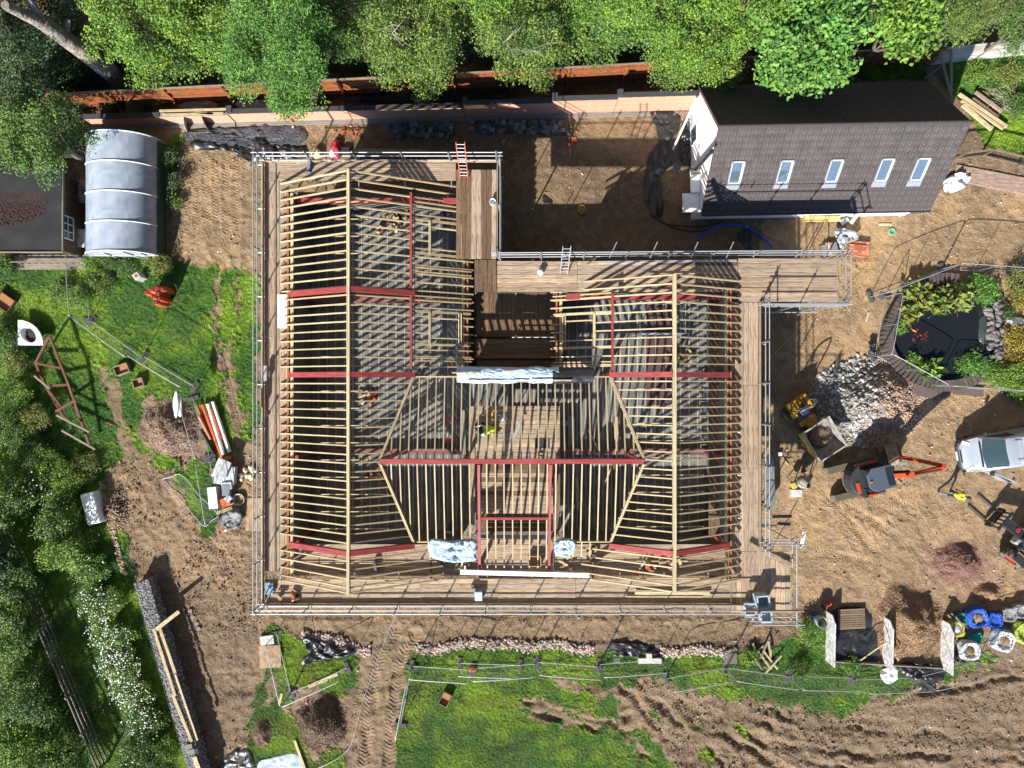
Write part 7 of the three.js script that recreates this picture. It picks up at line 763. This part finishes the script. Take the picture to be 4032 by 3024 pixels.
{ const a = W(600, 1150), t = thing('bottle_rack', 'rusty metal rack frame round the gas bottles', 'rack'); const c = [[575, 1140], [690, 1120], [715, 1190], [640, 1215]].map((p) => W(...p, 0.6)); for (let i = 0; i < 4; i++) { pole('rail', c[i], c[(i + 1) % 4], 0.02, MT.rust, t); pole('upright', c[i], c[i].clone().setY(0), 0.02, MT.rust, t); } }
{ const p = W(565, 1095), t = thing('boxed_pack', 'pale carton pack standing beside the gas bottles', 'box', p, 0.6); part('carton', rbox(0.34, 0.8, 0.34, 0.02, 0, 0.4, 0), MT.whiteDirty, t); part('label_patch', box(0.18, 0.01, 0.2, 0, 0.806, 0), MT.clay, t); }
{ // brick pallet and timber by the tiled house
  const p = W(3375, 985), t = thing('brick_pallet', 'pallet of orange bricks part covered with film on the tan ground', 'pallet', p, -0.1); for (const x of [-0.5, 0, 0.5]) part('bearer', UNIT, OLDW[0], t, V(x, 0.06, 0)).scale.set(0.1, 0.1, 1.2); for (let i = 0; i < 8; i++) part('slat', UNIT, pick(OLDW), t, V(0, 0.13, -0.5 + i * 0.14)).scale.set(1.2, 0.02, 0.1); const bm = [MT.clay, M(0.5, 0.2, 0.1, 0.85), M(0.38, 0.14, 0.08, 0.85)], bg = new RoundedBoxGeometry(0.212, 0.062, 0.1, 1, 0.006); for (let k = 0; k < 3; k++) for (let i = 0; i < 5; i++) for (let j = 0; j < 8; j++) { if (k === 2 && (j < 2 || i > 3)) continue; const b = part('brick', bg, pick(bm), t, V(-0.45 + i * 0.222, 0.175 + k * 0.067, -0.4 + j * 0.108)); b.rotation.y = rr(-0.04, 0.04); }
  const q = W(3262, 985), u = thing('paver_pallet', 'smaller stack of pinkish pavers beside the brick pallet', 'pallet', q, 0.2); for (let i = 0; i < 4; i++) part('paver', UNIT, pick([M(0.5, 0.34, 0.28, 0.9), MT.concrete, M(0.45, 0.25, 0.2, 0.9)]), u, V(-0.3 + i * 0.2, 0.15, rr(-0.05, 0.05))).scale.set(0.19, 0.25, 0.7); part('bearer', box(1, 0.06, 0.7, 0, 0.03, 0), OLDW[2], u);
}
for (const [a, b, w, m, l] of [[[3775, 370], [3965, 500], 0.16, PINE[0], 'long pale timber on the pile beyond the tiled house'], [[3790, 412], [3905, 510], 0.2, PINE[1], 'wide pale timber on the pile beyond the tiled house'], [[3785, 395], [3950, 508], 0.12, PINE[3], 'thin pale timber between wider ones beyond the tiled house'], [[3840, 362], [3945, 440], 0.16, BOARD[2], 'frame side timber on the pile beyond the tiled house'], [[3830, 385], [3930, 460], 0.08, OLDW[1], 'frame rail on the pile beyond the tiled house']]) plank(l, a, b, 0.3, w, m, 0.12);
{ const t = thing('garden_gate_frame', 'weathered timber A-frame of posts behind the tiled house', 'frame'); for (const [a, b] of [[[3700, 210, 2], [3748, 380, 0.2]], [[3745, 205, 2], [3745, 370, 0.2]], [[3700, 200, 2], [3745, 200, 2]], [[3720, 250, 1.4], [3640, 310, 0.2]], [[3710, 255, 1.4], [3745, 240, 1.5]]]) bar('timber', W(...a), W(...b), 0.1, 0.1, GREYW[0], t); }
{ const t = thing('metal_railing', 'dark railing with timber rails beyond the tiled house', 'railing'), pts = [[3750, 630], [3860, 615], [4005, 650], [4100, 690]]; for (let i = 0; i < 3; i++) { const a = W(...pts[i]), b = W(...pts[i + 1]); for (const y of [0.15, 1.15]) bar('rail', a.clone().setY(y), b.clone().setY(y), 0.09, 0.06, OLDW[0], t); const n = 12; for (let k = 0; k <= n; k++) { const p = a.clone().lerp(b, k / n); if (k % n === 0) bar('post', p, p.clone().setY(1.25), 0.1, 0.1, OLDW[1], t, V(1, 0, 0)); else pole('baluster', p.clone().setY(0.15), p.clone().setY(1.15), 0.012, MT.black, t); } } }
{ const t = thing('brush_pile', 'pile of bare twigs and brushwood on the grass by the concrete wall', 'brushwood', W(3925, 400)); const g = []; for (let i = 0; i < 150; i++) { const p = V(rr(-0.9, 0.9), rr(0.03, 0.4), rr(-0.7, 0.7)); g.push(poleG(p, p.clone().add(V(rr(-0.7, 0.7), rr(-0.1, 0.15), rr(-0.5, 0.5))), 0.012, 5, 0.006)); } part('twigs', g, M(0.28, 0.22, 0.18, 0.9), t); }
solo('extension_cord', hose([[3500, 920], [3470, 960], [3420, 1040], [3350, 1110], [3300, 1160], [3200, 1240], [3100, 1340], [3020, 1420], [2985, 1450]].map((p) => W(...p, 0.03)), 0.018, 90, 6), M(0.6, 0.33, 0.04, 0.6), 'orange cable snaking from the green cord to the scaffold', 'cable'); solo('green_cord', xf(new THREE.TorusGeometry(0.16, 0.04, 8, 24), 0, 0, 0, 1.57), M(0.06, 0.4, 0.26, 0.6), 'coil of green cord on the tan ground', 'cord', null, W(3512, 912, 0.05)); solo('steel_cable', hose([[1570, 2400], [1530, 2490], [1480, 2620], [1430, 2760], [1400, 2880], [1370, 2950], [1300, 3000], [1200, 3040]].map((p) => { const q = W(...p); return V(q.x, groundY(q.x, q.z) + 0.12, q.z); }), 0.016, 90, 6), MT.alu, 'pale cable trailing along the wheel tracks', 'cable');
plank('white door panel on the ground by the tiled house', [3310, 880], [3340, 860], 0.1, 0.3, MT.foam); plank('yellow wrapped timber along the tiled house wall', [3165, 862], [3305, 862], 0.35, 0.25, M(0.6, 0.42, 0.16, 0.6), 0.25); plank('grey sheet leaning on the tiled house wall', [3350, 880], [3380, 840], 0.8, 0.2, MT.foam); plank('pale plank on the ground below the white house', [3460, 885], [3510, 885], 0.05, 0.12); plank('weathered plank on the tan ground beside the pond', [3410, 1265], [3420, 1230], 0.05, 0.1);
plank('long yellowish timber pack at the foot of the brick-wall side scaffold', [1400, 598], [1690, 600], 0.3, 0.3, M(0.45, 0.36, 0.2, 0.85, { map: woodTex[0] }), 0.25); plank('second timber length below the yellowish pack', [1420, 617], [1690, 617], 0.15, 0.1, BOARD[1]); solo('black_case', rbox(0.5, 0.3, 0.4, 0.05), MT.black, 'black case beside the yellowish timber pack', 'case', null, W(1362, 595, 0.15)); solo('red_sack', blobGeo(0.35, 0.4, 0.55, 0.3, 2, 22), M(0.3, 0.02, 0.03, 0.6), 'dark red sack beside the black case', 'sack', null, W(1325, 590)); solo('white_sack', blobGeo(0.25, 0.3, 0.25, 0.3, 2, 20), MT.plasticWhite, 'white sack beside the dark red sack', 'sack', null, W(1315, 605)); solo('pale_stone', rockGeo(1, 0.15), M(0.5, 0.4, 0.22, 0.9), 'large yellowish stone near the brick-wall side scaffold', 'stone', null, W(1247, 606, 0.2)).scale.setScalar(0.6); { const t = thing('downpipe', 'short orange pipe standing by the brick wall', 'pipe', W(1155, 482)); part('pipe', cyl(0.055, 0.055, 0.5, 0, 0.25, 0), MT.orange, t); part('socket', cyl(0.07, 0.07, 0.12, 0, 0.06, 0.3), MT.foam, t); }
// ---------- garden side ----------
{ // corner bath
  const p = W(70, 1370, 0.4), t = thing('corner_bath', 'white corner bath lying on the garden grass, filled with dark leaves', 'bath', [WX(75, 0.5), 0, WZ(1358, 0.5)]), R = 1.35; const out = [[0, 0], ...Array.from({ length: 13 }, (_, i) => [Math.cos(i / 12 * 1.571) * R, Math.sin(i / 12 * 1.571) * R])], sh = shapeOf(out), hole = new THREE.Path(); hole.absellipse(0.55, 0.55, 0.52, 0.36, 0, 6.283, false, -0.785); sh.holes.push(hole); part('rim', new THREE.ExtrudeGeometry(sh, { depth: 0.06, bevelEnabled: true, bevelSize: 0.02, bevelThickness: 0.02, bevelSegments: 2, curveSegments: 24 }).rotateX(-Math.PI / 2).translate(0, 0.5, 0), MT.plasticWhite, t); part('tub', xf(new THREE.CylinderGeometry(0.52, 0.36, 0.45, 28, 1, true), 0.55, 0.28, -0.55, 0, -0.785, 0, 1, 1, 0.7), (() => { const m = MT.plasticWhite.clone(); m.side = THREE.DoubleSide; return m; })(), t); part('leaf_fill', blobGeo(0.3, 0.12, 0.42, 0.3, 2, 18).translate(0.6, 0.3, -0.5), M(0.03, 0.022, 0.016, 0.9), t); part('side_skirt', extr(out.map((q) => [q[0] * 0.9, q[1] * 0.9]), 0.4).rotateX(-Math.PI / 2).translate(0.05, 0.06, -0.05).scale(1, 0.02, 1), MT.whiteDirty, t);
  solo('bath_panel', hose([W(75, 1330, 0.1), W(72, 1360, 0.1), W(58, 1385, 0.1), W(42, 1400, 0.1)], 0.12, 24, 8), MT.whiteDirty, 'curved white bath panel beside the corner bath', 'panel');
}
{ // rusty frame
  const t = thing('rusty_frame', 'rusty red steel truss frame leaning among the shrubs', 'frame'), L = [[195, 1330], [150, 1420], [230, 1640], [330, 1770]], a = W(195, 1325, 0.9), b = W(265, 1500, 0.9), c = W(352, 1750, 0.5), d = W(140, 1430, 0.6), e = W(180, 1520, 0.6), f = W(250, 1640, 0.5); for (const [p, q] of [[a, b], [b, c], [a, d], [d, e], [e, f], [d, W(240, 1450, 0.8)], [e, W(280, 1515, 0.8)], [W(220, 1620, 0.6), W(300, 1575, 0.8)], [f, W(320, 1690, 0.6)], [e, W(240, 1600, 0.7)]]) bar('beam', p, q, 0.12, 0.1, MT.rust, t); for (const [p, q] of [[[222, 1635], [352, 1702]], [[243, 1695], [375, 1770]]]) bar('grey_board', W(...p, 0.9), W(...q, 0.9), 0.1, 0.06, GREYW[0], t); bar('grey_board', W(135, 1480, 0.8), W(195, 1530, 0.8), 0.1, 0.05, GREYW[1], t);
}
{ const planter = (px, py, w, d, turn, lab, m) => { const t = thing('planter_box', lab, 'planter', W(px, py), turn); part('side', [box(w, 0.35, 0.04, 0, 0.18, d / 2), box(w, 0.35, 0.04, 0, 0.18, -d / 2), box(0.04, 0.35, d, w / 2, 0.18), box(0.04, 0.35, d, -w / 2, 0.18)], m, t); part('soil', box(w - 0.06, 0.1, d - 0.06, 0, 0.12, 0), M(0.3, 0.14, 0.05, 0.9), t); }; planter(490, 1455, 0.75, 0.5, 0.35, 'weathered timber planter box on the garden grass', GREYW[1]); planter(555, 1508, 0.55, 0.45, 0.3, 'grey small planter box beyond the weathered one', GREYW[2]); planter(30, 1190, 1.0, 0.75, -0.6, 'reddish-brown trough at the garden edge', MT.rust); planter(1755, 2745, 0.5, 0.7, -0.5, 'dark timber box tipped on the lawn', OLDW[2]); }
solo('wrapped_bale', rbox(0.78, 0.8, 1.75, 0.12, 0, 0.42, 0, 0, 0, 0, 4), MT.white, 'large white wrapped bale on the flowering bank', 'bale', null, W(355, 2003, 0.8).setY(0)).rotation.y = 0.26;
solo('white_banner', [xf(blobGeo(0.16, 0.12, 0.7, 0.25, 2, 18), 0, 1.75, 0), xf(blobGeo(0.12, 0.1, 0.6, 0.25, 2, 18), 0.16, 1.65, 0.1)], MT.white, 'white sheet bundle hung over the mesh fence above the chip heap', 'sheet', null, W(692, 1592, 1.8).setY(0));
for (const [a, b, r, m, l] of [[[797, 1592], [875, 1800], 0.09, MT.orange, 'orange drain pipe beside a white wrapped one'], [[818, 1590], [880, 1790], 0.1, MT.plasticWhite, 'white wrapped pipe between orange pipes'], [[828, 1605], [872, 1730], 0.08, MT.orange, 'shorter orange pipe among the pipe stack'], [[838, 1580], [905, 1780], 0.1, MT.plasticWhite, 'white wrapped pipe at the outer side of the pipe stack'], [[775, 1595], [800, 1660], 0.08, M(0.3, 0.08, 0.05, 0.6), 'short dark red pipe end in the pipe stack'], [[785, 1640], [830, 1730], 0.08, M(0.5, 0.2, 0.14, 0.7), 'faded pink clay pipe in the pipe stack'], [[790, 1690], [845, 1790], 0.09, MT.black, 'black pipe in the pipe stack by the chip heap']]) solo('drain_pipe', poleG(W(...a, 0.3), W(...b, 0.15), r, 14), m, l, 'pipe');
{ const slab = (px, py, w, d, h, y, turn, m, lab, n = 'insulation_board', cat = 'insulation board') => { const o = solo(n, rbox(w, h, d, 0.01), m, lab, cat, null, W(px, py, y)); o.position.y = y; o.rotation.y = turn; return o; };
  slab(872, 1848, 0.75, 1.1, 0.1, 0.75, -0.4, MT.foam, 'grey insulation board lying askew on top of the pile'); slab(890, 1870, 1.1, 1.0, 0.5, 0.3, -0.1, M(0.5, 0.55, 0.6, 0.5, { bumpMap: creaseTex, bumpScale: 0.04 }), 'silver wrapped insulation stack under the askew board'); slab(895, 1912, 0.55, 0.4, 0.25, 0.5, 0.1, MT.foam, 'small pale insulation block below the askew board'); slab(893, 1930, 0.42, 0.6, 0.3, 0.5, 0, M(0.16, 0.18, 0.21, 0.7), 'dark grey block in the insulation pile'); slab(890, 1975, 0.5, 0.45, 0.3, 0.3, 0.4, MT.orange, 'orange clay blocks in the insulation pile', 'clay_blocks', 'blocks'); slab(900, 1962, 0.35, 0.3, 0.2, 0.5, 0.7, MT.foam, 'small grey block on the orange clay blocks');
  const c = document.createElement('canvas'); c.width = 128; c.height = 256; const g = c.getContext('2d'); g.fillStyle = '#e4e6e8'; g.fillRect(0, 0, 128, 256); g.fillStyle = '#7d8894'; g.save(); g.translate(70, 150); g.rotate(-Math.PI / 2); g.font = '26px sans-serif'; g.fillText('Kingspan', -90, 10); g.fillText('Insulation', -90, 44); g.restore(); const ct = new THREE.CanvasTexture(c); ct.colorSpace = THREE.SRGBColorSpace; const p = W(838, 1960, 0.5), t = thing('insulation_pack', 'white printed insulation pack standing beside the pile', 'pack', [p.x, 0, p.z], 0.1); part('pack', rbox(0.5, 0.55, 1.2, 0.03, 0, 0.28, 0), MT.whiteDirty, t); part('print', new THREE.PlaneGeometry(0.48, 1.16).rotateX(-Math.PI / 2).translate(0, 0.558, 0), new THREE.MeshStandardMaterial({ map: ct, roughness: 0.6 }), t);
  solo('cable_coil', [0, 1, 2, 3, 4].map((i) => xf(new THREE.TorusGeometry(0.27 + i * 0.012, 0.025, 8, 36), 0, i * 0.03, 0, 1.57)), M(0.3, 0.32, 0.32, 0.5), 'coil of grey pipe beside the insulation pile', 'coil', null, W(942, 1966, 0.06)); sheet('rubble_sack', 'grey and black sack below the insulation pack', 'sack', [[875, 2030], [940, 2000], [955, 2030], [950, 2065], [910, 2085], [880, 2070]], 0.2, M(0.13, 0.13, 0.13, 0.6), 0.2); { const q = W(890, 2085), u = thing('traffic_cone', 'red and white cone lying below the grey sack', 'cone', [q.x, 0.1, q.z]); part('cone', xf(new THREE.CylinderGeometry(0.03, 0.14, 0.45, 14), 0, 0, 0, 0, 0.6, 1.4), MT.orange, u); part('band', xf(new THREE.CylinderGeometry(0.075, 0.1, 0.1, 14), -0.01, 0, 0.02, 0, 0.6, 1.4), MT.white, u); }
  plank('pale lath across the foot of the insulation pack', [852, 2018], [912, 1996], 0.4, 0.05); plank('second pale lath beside the first by the insulation pack', [856, 2024], [915, 2002], 0.38, 0.05); solo('gas_bottle_lying', lathe([[0, 0], [0.12, 0.02], [0.13, 0.3], [0.08, 0.4], [0, 0.42]], 18).rotateZ(1.57), MT.orange, 'small orange bottle lying above the insulation pile', 'bottle', null, W(915, 1805, 0.13)); for (let i = 0; i < 12; i++) { const o = solo('pale_stone', rockGeo(1, 0.2), M(0.5, 0.42, 0.3, 0.9), 'pale stone beside the scaffold foot near the insulation pile', 'stone', 'pale stones near the insulation pile', W(rr(940, 1005), rr(1815, 1890), 0.1)); o.scale.setScalar(rr(0.2, 0.4)); o.rotation.y = rr(0, 6); } }
plank('tan board sheet on the soil beside the scaffold', [1000, 1960], [1000, 2090], 0.04, 0.9, MT.cardboard); { const o = solo('plywood_sheet', rbox(1.2, 0.08, 1.25, 0.01), MT.cardboard, 'tan plywood sheet lying on the grass corner', 'sheet', null, W(1064, 2585, 0.15)); o.rotation.y = 0.05; const q = solo('white_sheet', rbox(0.75, 0.1, 0.5, 0.01), MT.whiteDirty, 'white sheet beside the tan plywood on the grass corner', 'sheet', null, W(1052, 2520, 0.15)); q.rotation.y = 0.15; }
for (const [a, b, l] of [[[1215, 2705], [1290, 2675], 'pale plank on the grass beside the spoil heap'], [[1235, 2690], [1330, 2655], 'grey lath on the grass beside the spoil heap'], [[1190, 2615], [1230, 2575], 'plank end sticking out of the black sheet bundle'], [[1160, 2915], [1205, 3040], 'long plank beside the grey-blue tarpaulin'], [[1100, 2770], [1110, 2730], 'slatted board at the mesh fence corner']]) plank(l, a, b, 0.12, 0.14, pick(OLDW.concat(PINE)));
for (const [px, py] of [[750, 2405], [760, 2430], [775, 2455], [783, 2475]]) { const o = solo('grey_block', rbox(0.22, 0.12, 0.2, 0.01), MT.concrete, 'grey block dropped on the soil beside the gabion wall', 'block', 'grey blocks by the gabion wall', W(px, py, 0.06)); o.rotation.y = rr(0, 1.5); }
solo('plank_box', [box(1.25, 0.3, 0.28, 0, 0.15, 0), box(0.3, 0.25, 0.35, -0.05, 0.25, -0.25)], MT.whiteDirty, 'white plank box on the lawn edge behind the mesh fence', 'box', null, W(2555, 2595)); solo('grey_slab', rbox(0.45, 0.08, 0.25, 0.02), MT.concrete, 'grey slab at the lawn edge near the white plank box', 'slab', null, W(2427, 2600, 0.05)); solo('stone_slab', rbox(0.75, 0.12, 0.6, 0.04, 0, 0, 0, 0, 0.1), M(0.24, 0.22, 0.18, 0.95, { map: speckTex }), 'grey stone slab on the lawn near the offcut stack', 'slab', null, W(2876, 2592, 0.1)); solo('clay_pot', rockGeo(1, 0.2), MT.clay, 'reddish lump resting on the doubled mesh panels', 'lump', null, W(1862, 2635, 0.2)).scale.set(0.5, 0.3, 0.35);
for (let i = 0; i < 13; i++) { const p = W(3005 + rr(-35, 40), 2585 + rr(-30, 40), 0.1 + i * 0.02), a = rr(0, 3.1), l = rr(0.4, 0.9); solo('timber_offcut', barG(V(p.x - Math.cos(a) * l, p.y, p.z - Math.sin(a) * l), V(p.x + Math.cos(a) * l * 0.6, p.y + rr(0, 0.1), p.z + Math.sin(a) * l * 0.6), 0.09, 0.05), pick(i % 3 ? PINE : GREYW), 'timber length in the offcut stack behind the mesh fence', 'offcut', 'offcuts behind the mesh fence'); }
renderer.render(scene, camera);
